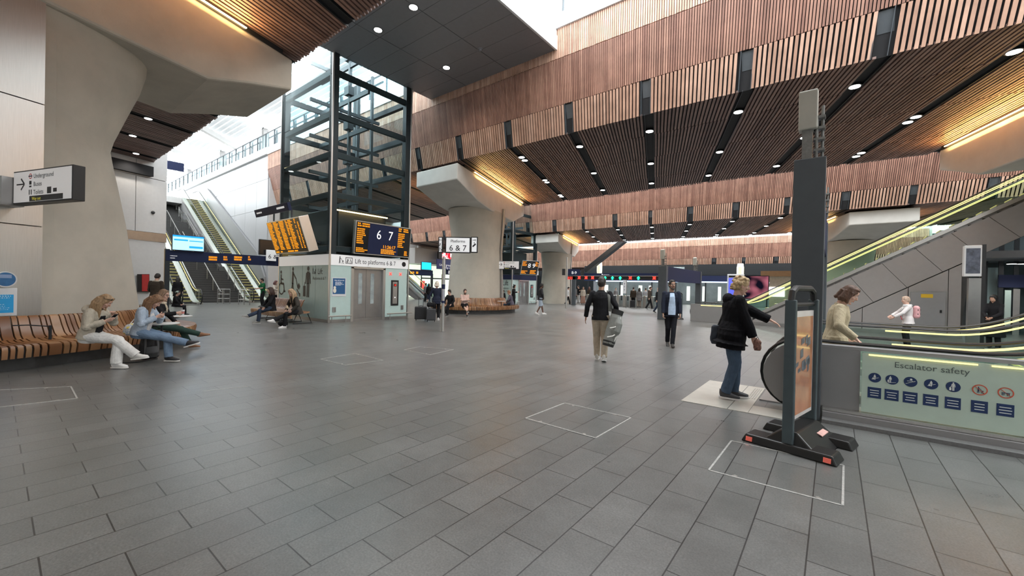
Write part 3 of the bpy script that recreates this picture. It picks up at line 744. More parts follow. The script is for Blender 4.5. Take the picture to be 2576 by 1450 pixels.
t, pt, ux, uz = board('departure_board', 'tilted departure board full of amber rows, hanging at the lift side above the bench', 'board', BL, (1, 0, 0), uzb, 2.9, uzb.length, th=.38, frame='steel')
mb = MB(); rows(mb, pt, .08, 2.84, .16, 1.30, 19, [(0, .17, 1), (.2, .36, 1), (.39, .56, 1), (.59, .66, .9), (.67, .80, 1), (.86, .9, .9), (.94, .98, .85)], 3); rows(mb, pt, .1, 2.84, .05, .12, 1, [(0, .12, 1), (.16, .26, 1), (.4, .6, 1), (.62, .72, 1)], 5, fill=.8); mb.build('amber_lettering', M['amber'], t)
mb = MB()
for x in (-17.9, -16.3): mb.bar((x, 7.62, 3.4), (x, 8.17, 3.2), .08, .08); mb.bar((x, 7.05, 4.0), (x, 7.05, 4.35), .05, .05)
mb.build('bracket', M['darkmetal'], t)
t, pt, ux, uz = board('header_sign', 'long navy header strip above the tilted amber departure board', 'sign', (-18.9, 6.75, 4.22), (1, 0, 0), (0, -.28, 1), 3.05, .30, th=.12, frame='navy', face='navy')
mb = MB(); rows(mb, pt, .2, .75, .1, .2, 1, [(0, 1, 1)], 1); rows(mb, pt, 2.1, 2.8, .1, .22, 1, [(0, 1, 1)], 2); mb.build('lettering', M['whiteink'], t)
# big 6 / 7 display
t, pt, ux, uz = board('platform_display', 'large navy and amber platform display over the lift doors showing 6 and 7', 'board', (X1+.16, 9.12, 2.80), (0, 1, 0), (.10, 0, 1), 2.78, 1.36, th=.16, frame='steel', face='screen')
MB().hexa([pt(.62, .05, .006), pt(2.12, .05, .006), pt(2.12, .05, .009), pt(.62, .05, .009), pt(.62, 1.31, .006), pt(2.12, 1.31, .006), pt(2.12, 1.31, .009), pt(.62, 1.31, .009)]).build('navy_field', M['navy'], t)
for c_, a_ in (('6', .98), ('7', 1.56)): mb = MB(); text_mb(mb, c_, pt(a_, .70, .010), ux, uz, .55, sx=.9); mb.build('platform_number', M['whiteink'], t)
for (a_, b_, c_, d_, n_, wd_, sd_) in ((.08, .70, 1.12, 1.30, 2, [(0, .3, 1), (.34, 1, 1)], 11), (.08, .58, .42, 1.08, 8, [(0, .8, 1)], 12), (2.08, 2.72, 1.12, 1.30, 2, [(0, .3, 1), (.4, 1, 1)], 13), (2.08, 2.6, .42, 1.08, 8, [(0, .75, 1)], 14), (.08, .70, .08, .28, 3, [(0, .9, 1)], 15), (1.25, 2.68, .08, .30, 4, [(0, .55, 1), (.85, 1, .7)], 16)):
    mb = MB(); rows(mb, pt, a_, b_, c_, d_, n_, wd_, sd_, o=.012); mb.build('amber_text', M['amber'], t)
mb = MB(); text_mb(mb, '11:26:17', pt(1.32, .33, .012), ux, uz, .19, bold=.02); mb.build('amber_text', M['amber'], t)
# board 8 9
P = c2
bl = atp(1308, 691, P+Vector((.4, 0, 0))); tr = atp(1357, 660, P+Vector((.4, 0, 0))); tl_ = atp(1315, 655, P+Vector((.4, 0, 0))); br_ = atp(1351, 693, P+Vector((.4, 0, 0)))
t, pt, ux, uz = board('platform_display', 'small dark display showing 8 and 9 at the lift beyond the wide column', 'board', bl, (br_-bl), (tl_-bl), (br_-bl).length, (tl_-bl).length, th=.14, frame='steel')
MB().bar(bl.lerp(tr, .5)-ux.cross(uz)*.15, bl.lerp(tr, .5)-ux.cross(uz)*.15+(c2-bl.lerp(tr, .5)).normalized()*.3, .1, .1).build('bracket', M['darkmetal'], t)
W_, H_ = (br_-bl).length, (tl_-bl).length
for c_, a_ in (('8', .36), ('9', .62)): mb = MB(); text_mb(mb, c_, pt(W_*a_, H_*.5, .01), ux, uz, H_*.42); mb.build('platform_number', M['whiteink'], t)
mb = MB(); rows(mb, pt, .06, W_*.3, H_*.6, H_*.93, 4, [(0, 1, 1)], 21); rows(mb, pt, W_*.78, W_-.05, H_*.6, H_*.93, 4, [(0, 1, 1)], 22); rows(mb, pt, .06, W_*.4, .08, H_*.3, 3, [(0, 1, 1)], 23); rows(mb, pt, W_*.55, W_*.9, .08, H_*.35, 3, [(0, 1, 1)], 24); mb.build('amber_text', M['amber'], t)

# poster on the lift front
t, pt, ux, uz = board('poster', 'small blue poster in white frame on the lift front glass', 'poster', (X1+.0, 8.31, 1.04), (0, 1, 0), (0, 0, 1), .60, .76, th=.006, frame='white', face='white', bez=.02)
mb = MB(); q = [pt(.04, .10, .008), pt(.56, .10, .008), pt(.56, .73, .008), pt(.04, .73, .008)]; mb.quad(*q); mb.build('print', mat('poster_blue', (.02, .10, .25), .4, var=0), t)
mb = MB(); text_mb(mb, 'How did we do?', pt(.10, .63, .010), ux, uz, .062); rows(mb, pt, .14, .5, .44, .60, 5, [(0, 1, 1)], 31, fill=.35, o=.010); mb.build('lettering', M['whiteink'], t)
mb = MB(); mb.sphere(pt(.12, .36, .006), .055, .055, .055, 10, 6); mb.sphere(pt(.12, .24, .0), .07, .07, .10, 10, 6)
for v in range(len(mb.v)):
    q = Vector(mb.v[v]); n_ = ux.cross(uz); d = (q-pt(0, 0, .009)).dot(n_); mb.v[v] = tuple(q-n_*d*.95)
mb.build('printed_figure', mat('poster_pale', (.75, .72, .62), .5, var=0), t)

# ================================================================= benches of bent timber slats
SLATMAT = wood_mat('bench_oak', [(.20, .088, .036), (.28, .135, .058), (.33, .17, .078), (.24, .105, .043), (.17, .072, .030), (.36, .20, .095)], .34)
BPROF = [(.20, .86), (.23, .875), (.27, .84), (.33, .68), (.40, .53), (.47, .47), (.60, .435), (.90, .435), (1.08, .44), (1.16, .42), (1.18, .36), (1.15, .22)]
def bench(label, C, a, b, t0, t1, prof=BPROF, pitch=.125, back=True, seed=1, rz=None):
    rr = random.Random(seed); C = Vector((C[0], C[1], 0)); t = thing('bench', label, 'bench', tuple(C+SD*(a+.8)*math.sin((t0+t1)/2)+SN*(b+.8)*math.cos((t0+t1)/2)))
    def P(th, d, z): return C+SD*((a+d)*math.sin(th))+SN*((b+d)*math.cos(th))+Vector((0, 0, z))
    def slats(pr, nm):
        mb = MB(); th = t0
        while th < t1:
            r_ = math.hypot((a+.9)*math.cos(th), (b+.9)*math.sin(th)); w = pitch*rr.choice((.85, 1, 1, 1, 1.1, 1.1, 2.0)); dth = w/r_
            e = th+dth-.026/r_
            ring = []
            top = [[P(th, d, z), P(e, d, z)] for d, z in pr]
            # normals in the (d,z) profile
            off = []
            for i in range(len(pr)):
                d0, z0 = pr[max(i-1, 0)]; d1, z1 = pr[min(i+1, len(pr)-1)]; L = math.hypot(d1-d0, z1-z0); off.append((-(z1-z0)/L*-.035*1, (d1-d0)/L*-.035))
            bot = [[P(th, d+o[0]*1.0, z+o[1]), P(e, d+o[0], z+o[1])] for (d, z), o in zip(pr, off)]
            rings = [[tp[0], tp[1], bt[1], bt[0]] for tp, bt in zip(top, bot)]
            mb.loftpoly(rings); th += dth
        return mb.build(nm, SLATMAT, t, smooth=35)
    k = 5
    if back: slats(prof[:k+1], 'backrest'); slats(prof[k:], 'seat')
    else: slats(prof, 'seat')
    # base: dark stone blocks and steel plinth
    mb = MB(); n = max(4, int((t1-t0)*(a+b)/2/.35))
    for i in range(n):
        u0, u1 = t0+(t1-t0)*i/n, t0+(t1-t0)*(i+1)/n
        mb.hexa([P(u0, .45, 0), P(u0, .92, 0), P(u1, .92, 0), P(u1, .45, 0), P(u0, .45, .38), P(u0, .92, .38), P(u1, .92, .38), P(u1, .45, .38)])
    mb.build('plinth', mat('dark_stone', (.055, .055, .055), .6, var=.2), t)
    mb = MB()
    for i in range(n+1):
        u = t0+(t1-t0)*i/n; e = .012/(a+1)
        mb.hexa([P(u-e, .42, .36), P(u-e, 1.12, .36), P(u+e, 1.12, .36), P(u+e, .42, .36), P(u-e, .42, .40), P(u-e, 1.12, .40), P(u+e, 1.12, .40), P(u+e, .42, .40)])
        if back: mb.hexa([P(u-e, .16, .40), P(u-e, .42, .40), P(u+e, .42, .40), P(u+e, .16, .40), P(u-e, .14, .80), P(u-e, .20, .80), P(u+e, .20, .80), P(u+e, .14, .80)])
    mb.build('rib', M['darkmetal'], t)
    return t, P
benchA, PA = bench('curved timber slat bench wrapping the giant column, person in white trousers on it', CA, 2.78, 1.70, R(-75), R(112), seed=4, pitch=.088)
benchB, PB = bench('curved timber slat bench around the wide column, seen beyond the sign pole', CB, 2.36, 1.58, R(-125), R(5), seed=5, pitch=.10)
def side_table(par, P, h0=.44, r=.24, off=None):
    P = Vector(P); q = P+Vector(off or (0, 0, 0))
    mb = MB(); mb.tube([(q.x, q.y, h0), (q.x, q.y, .66), (P.x, P.y, .70)], .018, 8); tb = mb.build('table_post', M['darkmetal'], par, smooth=True)
    MB().tube([(P.x, P.y, .70), (P.x, P.y, .715), (P.x, P.y, .725)], [r-.01, r, r-.005], 24).build('table_top', mat('pale_laminate', (.62, .60, .57), .35, var=.03), par, smooth=True)
TA1 = onz(415, 813, .725); TA2 = onz(453, 795, .725)
side_table(benchA, TA1, off=-SN*.1); side_table(benchA, TA2, off=-SN*.1-SD*.1)
side_table(benchB, PB(R(-27), .95, 0)); side_table(benchB, PB(R(-72), .95, 0), r=.2)
# small cable box and can on the big bench's backrest
g0 = PA(R(2), .36, .60)
tb = thing('bench_socket', 'small dark socket post standing on the empty stretch of the big bench', 'socket', tuple(PA(R(5), .62, .44)))
MB().tube([PA(R(5), .62, .44), PA(R(5), .62, .70)], .022, 12).build('post', M['darkmetal'], tb, smooth=True)
MB().tube([PA(R(5), .62, .68), PA(R(1), .5, .72), PA(R(-2), .42, .72)], .01, 6).build('arm', M['darkmetal'], tb, smooth=True)
# straight bench at the lift
def straight_bench(label, x0, x1, yb, seed=1):
    rr = random.Random(seed); t = thing('bench', label, 'bench', ((x0+x1)/2, yb-.5, 0))
    def run(nm, pr, xa, xb):
        mb = MB(); x = xa
        while x < xb:
            w = .10*rr.choice((.8, 1, 1, 1.4)); e = x+w*.82
            rings = []
            for i, (d, z) in enumerate(pr):
                d0, z0 = pr[max(i-1, 0)]; d1, z1 = pr[min(i+1, len(pr)-1)]; L = math.hypot(d1-d0, z1-z0); o = ((z1-z0)/L*.035, -(d1-d0)/L*.035)
                rings.append([Vector((x, yb-d, z)), Vector((e, yb-d, z)), Vector((e, yb-d-o[0], z+o[1])), Vector((x, yb-d-o[0], z+o[1]))])
            mb.loftpoly(rings); x += w
        return mb.build(nm, SLATMAT, t, smooth=35)
    run('backrest', BPROF[:6], x0, x1-.95); run('seat', [(d-.0, z) for d, z in BPROF[5:]], x0, x1)
    n = 5
    for i in range(n):
        x = x0+.3+(x1-x0-.5)*i/(n-1)
        MB().tube([(x, yb-.45, .38), (x, yb-.30, .02), (x, yb-1.0, .02), (x, yb-.85, .38)], .02, 6).build('leg', M['darkmetal'], t)
    return t
benchL = straight_bench('straight brown timber bench against the lift tower with two women sitting on it', -19.5, -15.75, 8.0, 3)

# ================================================================= signs
def sign_lines(mb, pt, ux, uz, W_, H_):
    text_mb(mb, 'Underground', pt(W_*.37, H_*.73, .008), ux, uz, H_*.19); text_mb(mb, 'Buses', pt(W_*.37, H_*.49, .008), ux, uz, H_*.19); text_mb(mb, 'Toilets', pt(W_*.37, H_*.25, .008), ux, uz, H_*.19)
    def b(a0, a1, b0, b1): mb.quad(pt(a0, b0, .008), pt(a1, b0, .008), pt(a1, b1, .008), pt(a0, b1, .008))
    b(W_*.07, W_*.20, H_*.565, H_*.605)
    for s in (1, -1):
        d0 = pt(W_*.21, H_*.585, .008); d1 = pt(W_*.15, H_*(.585+s*.17), .008); q = (uz*.5+ux*s*.5).normalized()*H_*.028
        mb.quad(d0-q, d0+q, d1+q, d1-q)
    b(W_*.295, W_*.335, H_*.55, H_*.66); b(W_*.295, W_*.335, H_*.47, H_*.52); b(W_*.29, W_*.305, H_*.25, H_*.40); b(W_*.325, W_*.34, H_*.25, H_*.40); b(W_*.60, W_*.67, H_*.24, H_*.43); b(W_*.70, W_*.76, H_*.27, H_*.38)
def roundel(mb, mr, pt, W_, H_):
    c = pt(W_*.315, H_*.80, .008); n = 18; ux = (pt(1, 0)-pt(0, 0)); uz = (pt(0, 1)-pt(0, 0))
    for i in range(n):
        p0, p1 = 2*PI*i/n, 2*PI*(i+1)/n; r0, r1 = H_*.055, H_*.082
        mr.quad(c+ux*math.cos(p0)*r0+uz*math.sin(p0)*r0, c+ux*math.cos(p0)*r1+uz*math.sin(p0)*r1, c+ux*math.cos(p1)*r1+uz*math.sin(p1)*r1, c+ux*math.cos(p1)*r0+uz*math.sin(p1)*r0)
    mb.quad(pt(W_*.315-H_*.10, H_*.785, .010), pt(W_*.315+H_*.10, H_*.785, .010), pt(W_*.315+H_*.10, H_*.815, .010), pt(W_*.315-H_*.10, H_*.815, .010))
redp = mat('roundel_red', (.55, .03, .03), .4, var=0)
yelp = mat('yellow_lettering', (.75, .68, .05), .4, var=0, emit=.3)
def dirsign(label, P, ux, w, h, post=None):
    t, pt, ux, uz = board('direction_sign', label, 'sign', P, ux, (0, 0, 1), w, h, th=.16, frame='black', face='signw', bez=.025)
    mb = MB(); sign_lines(mb, pt, ux, uz, w, h); mb.build('lettering', M['ink'], t)
    mb, mr = MB(), MB(); roundel(mb, mr, pt, w, h); mr.build('ring_symbol', redp, t); mb.build('ring_bar', M['navy'], t)
    mb = MB(); mb.quad(pt(w*.30, h*.05, .008), pt(w*.86, h*.05, .008), pt(w*.86, h*.21, .008), pt(w*.30, h*.21, .008)); mb.build('exit_panel', M['ink'], t)
    mb = MB(); text_mb(mb, 'Way out', pt(w*.35, h*.08, .011), ux, uz, h*.13); mb.build('exit_lettering', yelp, t)
    return t, pt
cS = SD.dot(CA)-.10
bl, br_, tl_ = onp(33, 515, SD, cS), onp(182, 506, SD, cS), onp(33, 433, SD, cS)
t, pt = dirsign('white directional sign with arrow, fixed to the steel panel of the giant column', bl, SN, (br_-bl).dot(SN), tl_.z-bl.z)
mb = MB(); q = fA(.0, 1.6, bl.z+.12); mb.hexa([fA(-.24, 1.6, bl.z-.02), fA(.04, 1.6, bl.z-.02), bl+SD*.14-Vector((0, 0, .02)), bl-SD*.14-Vector((0, 0, .02)), fA(-.24, 1.6, tl_.z-.1), fA(.04, 1.6, tl_.z-.1), bl+SD*.14+Vector((0, 0, tl_.z-bl.z-.1)), bl-SD*.14+Vector((0, 0, tl_.z-bl.z-.1))]); mb.build('bracket', M['steeld'], t)
P = CB+SN*1.5+SD*.2
bl, br_, tl_ = atp(1251, 678, P+SN*.5), atp(1306, 678, P+SN*.5), atp(1251, 657, P+SN*.5)
t, pt = dirsign('small white directional sign with arrow projecting from the wide column', bl, (br_-bl), (br_-bl).length, tl_.z-bl.z)
mb = MB(); mb.bar(P+Vector((0, 0, bl.z+.3)), bl+Vector((0, 0, .3)), .08, .5); mb.build('bracket', M['steeld'], t)
# round and square posters on the steel panel
cP = SN.dot(CA)+1.735
def onpan(px, py): return onp(px, py, SN, cP)
c0, e0 = onpan(12, 703), onpan(42, 703); r0 = (e0-c0).length*.98
t = thing('round_sign', 'round blue sign with white rim on the steel column panel', 'sign', tuple(c0))
MB().disc(c0, SN, r0, 32, .03).build('rim', M['white'], t); MB().disc(c0+SN*.028, SN, r0*.86, 32, .006).build('print', mat('sign_blue', (.03, .14, .32), .35, var=.2, scale=8), t)
mb = MB(); mb.quad(*[c0+SN*.037+SD*a*r0+Vector((0, 0, b*r0)) for a, b in ((-.6, .15), (.5, .15), (.5, .6), (-.6, .6))]); mb.build('printed_block', mat('sign_pale', (.25, .35, .55), .4, var=.1), t)
bl, br_, tl_ = onpan(-40, 798), onpan(43, 794), onpan(-40, 725)
t, pt, ux, uz = board('notice_board', 'bright blue notice in white frame above the big bench end', 'notice', bl, SD, (0, 0, 1), (br_-bl).dot(SD), tl_.z-bl.z, th=.03, frame='white', face='white', bez=.03)
W_, H_ = (br_-bl).dot(SD), tl_.z-bl.z
mb = MB(); mb.quad(pt(.05, .06, .01), pt(W_-.05, .06, .01), pt(W_-.05, H_-.12, .01), pt(.05, H_-.12, .01)); mb.build('print', mat('notice_blue', (.02, .30, .62), .35, var=.03, emit=.06), t)
mb = MB(); rows(mb, pt, W_*.35, W_*.85, H_*.62, H_*.80, 3, [(0, 1, 1)], 41, fill=.5, o=.013); rows(mb, pt, W_*.3, W_*.85, H_*.2, H_*.45, 4, [(0, 1, 1)], 42, fill=.3, o=.013); mb.build('lettering', mat('pale_print', (.5, .7, .85), .5, var=0), t)
# pole sign Platforms 6 & 7
sp = onz(1113, 835); hr = Vector((RT.x, RT.y, 0)).normalized()
t = thing('platform_sign', 'white sign reading Platforms 6 & 7 on a steel pole in the open floor', 'sign', tuple(sp))
MB().tube([sp, sp+Vector((0, 0, 2.55))], .055, 14).build('pole', M['steel'], t, smooth=True)
MB().tube([sp+Vector((0, 0, .98)), sp+Vector((0, 0, 1.06))], .062, 14).build('band', M['navy'], t, smooth=True)
MB().tube([sp+Vector((0, 0, 1.12)), sp+Vector((0, 0, 1.42))], .060, 14).build('sleeve', mat('grey_wrap', (.32, .32, .36), .6, var=.2, scale=30), t)
MB().tube([sp+Vector((0, 0, 1.46)), sp+Vector((0, 0, 1.62))], .062, 14).build('band', M['navy'], t, smooth=True)
MB().disc(sp, (0, 0, 1), .12, 18, .015).build('foot_plate', M['steeld'], t)
nn_ = Vector((hr.y, -hr.x, 0))
for (pa, pb, face, nm) in ((1120, 1183, 'signw', 'main'), (1184, 1201, 'signw', 'arrow'), (1102, 1113, 'signw', 'side')):
    o_ = nn_*.06
    a0, a1, a2 = atp(pa, 636, sp+o_), atp(pb, 635, sp+o_), atp(pa, 596, sp+o_); w_ = (a1-a0).length; h_ = a2.z-a0.z
    def ptq(a, b, o=0.0, a0=a0): return a0+hr*a+Vector((0, 0, b))+nn_*o
    MB().hexa([ptq(0, 0, -.12), ptq(w_, 0, -.12), ptq(w_, 0), ptq(0, 0), ptq(0, h_, -.12), ptq(w_, h_, -.12), ptq(w_, h_), ptq(0, h_)]).build('sign_box', M['black'], t)
    MB().hexa([ptq(.03, .03), ptq(w_-.03, .03), ptq(w_-.03, .03, .006), ptq(.03, .03, .006), ptq(.03, h_-.03), ptq(w_-.03, h_-.03), ptq(w_-.03, h_-.03, .006), ptq(.03, h_-.03, .006)]).build('sign_face', M['signw'], t)
    mb = MB()
    if nm == 'main':
        text_mb(mb, 'Platforms', ptq(w_*.5, h_*.66, .01), hr, (0, 0, 1), h_*.24, align='CENTER'); text_mb(mb, '6 & 7', ptq(w_*.5, h_*.14, .01), hr, (0, 0, 1), h_*.50, align='CENTER')
    else:
        s_ = 1 if nm == 'arrow' else -1; cx = w_/2; c = ptq(cx, h_*.80, .01)
        mb.bar(c-hr*.05, c+hr*.05, .004, .014); mb.bar(c+hr*s_*.055, c+hr*s_*.015+Vector((0, 0, .04)), .004, .014, up=nn_); mb.bar(c+hr*s_*.055, c+hr*s_*.015-Vector((0, 0, .04)), .004, .014, up=nn_)
        if nm == 'arrow':
            mb.bar(ptq(cx-.05, h_*.38, .01), ptq(cx+.05, h_*.56, .01), .004, .05, up=(0, 0, 1)); mb.sphere(ptq(cx, h_*.62, .005), .018, .018, .018, 8, 6)
        else:
            picto_person(mb, ptq(cx-.01, h_*.40, .01), hr, Vector((0, 0, 1)), .12, 'suitcase'); picto_person(mb, ptq(cx-.02, h_*.10, .01), hr, Vector((0, 0, 1)), .14, 'pushchair')
    mb.build('lettering', M['ink'], t)
# far pole sign 8-9
p9 = onz(1424, 776)
t = thing('platform_sign', 'distant navy pole sign reading 8-9 at the ticket gates', 'sign', tuple(p9))
MB().tube([p9, p9+Vector((0, 0, 3.9))], .07, 10).build('pole', M['steel'], t)
a0, a1, a2 = atp(1429, 693, p9), atp(1459, 693, p9), atp(1429, 677, p9); w_ = (a1-a0).length; h_ = a2.z-a0.z
def ptq(a, b, o=0.0): return a0+hr*a+Vector((0, 0, b))+nn_*o
MB().hexa([ptq(0, 0, -.12), ptq(w_, 0, -.12), ptq(w_, 0), ptq(0, 0), ptq(0, h_, -.12), ptq(w_, h_, -.12), ptq(w_, h_), ptq(0, h_)]).build('sign_box', M['navy'], t)
MB().hexa([ptq(w_+.08, 0, -.12), ptq(w_+.3, 0, -.12), ptq(w_+.3, 0), ptq(w_+.08, 0), ptq(w_+.08, h_, -.12), ptq(w_+.3, h_, -.12), ptq(w_+.3, h_), ptq(w_+.08, h_)]).build('sign_box', M['black'], t)
MB().hexa([ptq(-.45, 0, -.12), ptq(-.22, 0, -.12), ptq(-.22, 0), ptq(-.45, 0), ptq(-.45, h_, -.12), ptq(-.22, h_, -.12), ptq(-.22, h_), ptq(-.45, h_)]).build('sign_box', M['black'], t)
mb = MB(); text_mb(mb, '8-9', ptq(w_*.5, h_*.22, .01), hr, (0, 0, 1), h_*.62, align='CENTER'); mb.build('lettering', M['whiteink'], t)

# ================================================================= stairs and escalators
def escalator(label, xn, ya, yb, sgn, H_, flat=2.0, glow_col='ledyel', stepm='steeld', grp=None, panel='eskirt', sides=(1, 1), hand=.97, gl='glass', steps=True, inner=None, skirt_h=.0, truss=True, ledge=True, lamp=0):
    """escalator running along x: newel front at xn, rises towards sgn*x to height H_; ya..yb outer width"""
    t = thing('escalator', label, 'escalator', (xn, (ya+yb)/2, 0), grp)
    S_ = .57735; L = H_/S_; X = lambda s: xn+sgn*s
    def base(s):            # step plane height with soft transitions
        a = s-flat; 
        if a <= -.6: return 0
        if a < .6: return S_*(a+.6)**2/2.4
        b = s-flat-L
        if b < -.6: return S_*a
        if b < .6: return H_-S_*(.6-b)**2/2.4
        return H_
    ss = list(np.arange(.5, flat-.6, .5))+list(np.linspace(flat-.6, flat+.6, 9))+list(np.arange(flat+1.2, flat+L-.7, 1.6))+list(np.linspace(flat+L-.6, flat+L+.6, 9))+[flat+L+2.0]
    w_ = .34
    for i, (y, on) in enumerate(((ya+w_/2, sides[0]), (yb-w_/2, sides[1]))):
        if not on: continue
        pts = []; r = hand/2
        for k in range(13):
            th = R(250-k*160/12); pts.append(Vector((X(r+.04+math.cos(th)*r), y, r+.01+math.sin(th)*r)))
        pts = pts+[Vector((X(s), y, base(s)+hand)) for s in ss if s > .62]
        mb = MB(); mb.tube(pts, .035, 8, ry=.022, rdir=(0, 1, 0)); mb.build('handrail', M['rubber'], t, smooth=True)
        g = MB(); prev = None
        q = [Vector((X(r+.05), y, .12))]
        arc = [Vector((X(r+.05+math.cos(R(235-k*145/10))*(r-.03)), y, r+.01+math.sin(R(235-k*145/10))*(r-.03))) for k in range(11)]
        gy = Vector((0, .008, 0))
        low = [Vector((X(s), y, base(s)+.12)) for s in [r+.1]+[s for s in ss if s > .62]]; hi = [Vector((X(s), y, base(s)+hand-.035)) for s in [r+.1]+[s for s in ss if s > .62]]
        poly = arc+[low[0]]
        g.prism([p-gy for p in poly], gy*2)
        for k in range(len(low)-1): g.hexa([low[k]-gy, low[k]+gy, low[k+1]+gy, low[k+1]-gy, hi[k]-gy, hi[k]+gy, hi[k+1]+gy, hi[k+1]-gy])
        g.build('balustrade_glass', M[gl], t)
        inn_ = 1 if i == 0 else -1
        lb = MB(); s2 = [s for s in ss if s > 1.1 and s < flat+L-.3]
        lb.tube([Vector((X(s), y+inn_*.045, base(s)+hand-.07)) for s in s2], .016, 6); lb.build('light_strip', M[glow_col], t)
        if ledge:
            sk = MB(); s3 = [.45]+[s for s in ss if s > .62]
            for k in range(len(s3)-1):
                for (o0, o1, za, zb) in ((-w_/2, w_/2, -.02, .13),):
                    A_, B_ = X(s3[k]), X(s3[k+1]); z0_, z1_ = base(s3[k]), base(s3[k+1])
                    sk.hexa([(A_, y+o0, max(0, z0_+za)), (B_, y+o0, max(0, z1_+za)), (B_, y+o1, max(0, z1_+za)), (A_, y+o1, max(0, z0_+za)), (A_, y+o0, z0_+zb), (B_, y+o0, z1_+zb), (B_, y+o1, z1_+zb), (A_, y+o1, z0_+zb)])
            sk.build('skirt', M['steel'], t)
    yi0, yi1 = ya+w_, yb-w_
    if steps:
        mb = MB(); me_ = MB(); n = int(L/.36)
        mb.box(X(0), X(flat-.3), yi0, yi1, 0, .02)
        for k in range(n):
            s0 = flat+.36*k; z = S_*.36*(k+1)
            mb.box(X(s0), X(s0+.38), yi0, yi1, z-.26, z)
            me_.box(X(s0)-sgn*.004, X(s0+.03), yi0, yi1, z-.03, z+.004)
        st = mb.build('step', M[stepm], t); me_.build('step_edge', mat('step_yellow', (.62, .55, .18), .5, var=.05, emit=.25), st)
    if truss:
        mb = MB()
        for k in range(len(ss)-1):
            A_, B_ = X(ss[k]), X(ss[k+1]); z0_, z1_ = base(ss[k]), base(ss[k+1])
            if z1_ < .15: continue
            mb.hexa([(A_, ya+.02, max(0, z0_-1.0)), (B_, ya+.02, max(0, z1_-1.0)), (B_, yb-.02, max(0, z1_-1.0)), (A_, yb-.02, max(0, z0_-1.0)), (A_, ya+.02, max(.0, z0_-.27)), (B_, ya+.02, max(0.0, z1_-.27)), (B_, yb-.02, max(0.0, z1_-.27)), (A_, yb-.02, max(.0, z0_-.27))])
        mb.build('truss_casing', M[panel], t)
    return t, base, X
# left group, rising away from us to the platforms
escR, _, _ = escalator('brightly lit escalator with yellow step edges rising along the white wall', -32.6, 11.45, 13.05, -1, 9.6, flat=1.6, stepm='stepdark', lamp=1, gl='glassg')
escL, _, _ = escalator('darker escalator nearest the shop wall, rising beside the stairs', -31.0, 7.0, 8.32, -1, 9.6, flat=1.6, stepm='stepdark', gl='glassg')
st = thing('staircase', 'wide grey staircase rising between the two escalators beside the lift', 'staircase', (-34, 10, 0))
mb = MB(); me_ = MB(); x = -34.0; z = 0
for fl in range(4):
    for k in range(14):
        z += .165; mb.box(x, x-.36, 8.45, 11.35, 0 if z < 2 else z-1.2, z); me_.box(x+.004, x-.05, 8.45, 11.35, z-.004, z+.004); x -= .29
    mb.box(x, x-1.1, 8.45, 11.35, z-1.2, z+.001) if fl < 3 else None
    x -= 1.1 if fl < 3 else 0
mb.build('flight', mat('stair_stone', (.045, .045, .045), .6, var=.1), st); me_.build('nosing', mat('stair_nosing', (.22, .21, .19), .5), st)
for y in (8.55, 9.9, 11.25):
    mb = MB(); x = -34.0; z = 0; pts = [(-33.3, y, 0), (-33.3, y, .92), (-34.0, y, .95)]
    for fl in range(4):
        x2 = x-.29*14; z2 = z+.165*14; pts += [(x2, y, z2+.95)]; 
        if fl < 3: pts += [(x2-1.1, y, z2+.95)]; x2 -= 1.1
        for q in (.0, .33, .66): mb.tube([(x+(x2+1.1-x)*q, y, z+(z2-z)*q), (x+(x2+1.1-x)*q, y, z+(z2-z)*q+.93)], .02, 6)
        x, z = x2, z2
    mb.tube(pts, .028, 8); mb.tube([(a, b+.1, c-.18) for a, b, c in pts[1:]], .022, 8); mb.build('handrail', M['steel'], st, smooth=True)
for y in (8.4, 11.4):
    mb = MB(); x = -34.0; z = 0
    for fl in range(4):
        x2 = x-.29*14; z2 = z+.165*14
        mb.prism([(x, y-.03, z), (x2, y-.03, z2), (x2, y-.03, z2+.35), (x, y-.03, z+.35)], (0, .06, 0))
        if fl < 3: mb.box(x2-1.1, x2, y-.03, y+.03, z2, z2+.35); x2 -= 1.1
        x, z = x2, z2
    mb.build('stringer', M['steel'], st)
# bright landing at the top
one(MB().box(-70, -50.5, 6.2, 13.2, 9.0, 9.55), 'floor', M['offwhite'], 'platform landing at the top of the stairs', 'floor', kind='structure')
# wedge of shadow on the white wall, put in as a darker grey sheet
mb = MB(); mb.prism([(-34.9, 13.1, 0), (-34.9, 13.1, 1.9), (-36.5, 13.1, 3.9), (-49, 13.1, 10.6), (-49, 13.1, 9.2), (-36, 13.1, 1.0)], (0, .14, 0))
one(mb, 'shadow_wedge_1', mat('grey_wall_shadow', (.26, .265, .27), .45, var=.03), 'sloping wedge of shadow painted grey on the white wall beside the lit escalator', 'shadow_wedge', kind='structure')
# crowd barriers at the foot of the stairs
def barrier(label, a, b):
    a = Vector(a); b = Vector(b); t = thing('barrier', label, 'barrier', tuple(a), 'steel rails at the stair foot')
    mb = MB()
    for h in (.35, .65, .98): mb.tube([a+Vector((0, 0, h)), b+Vector((0, 0, h))], .022, 6)
    mb.build('rail', M['steel'], t)
    for q in (0, .5, 1):
        p = a+(b-a)*q; MB().tube([p, p+Vector((0, 0, .98))], .022, 6).build('post', M['steeld'], t)
barrier('low steel rail between the stairs and the lit escalator', onz(600, 767), onz(628, 768))
barrier('low steel rail in the middle of the stair foot', onz(547, 765), onz(578, 765))

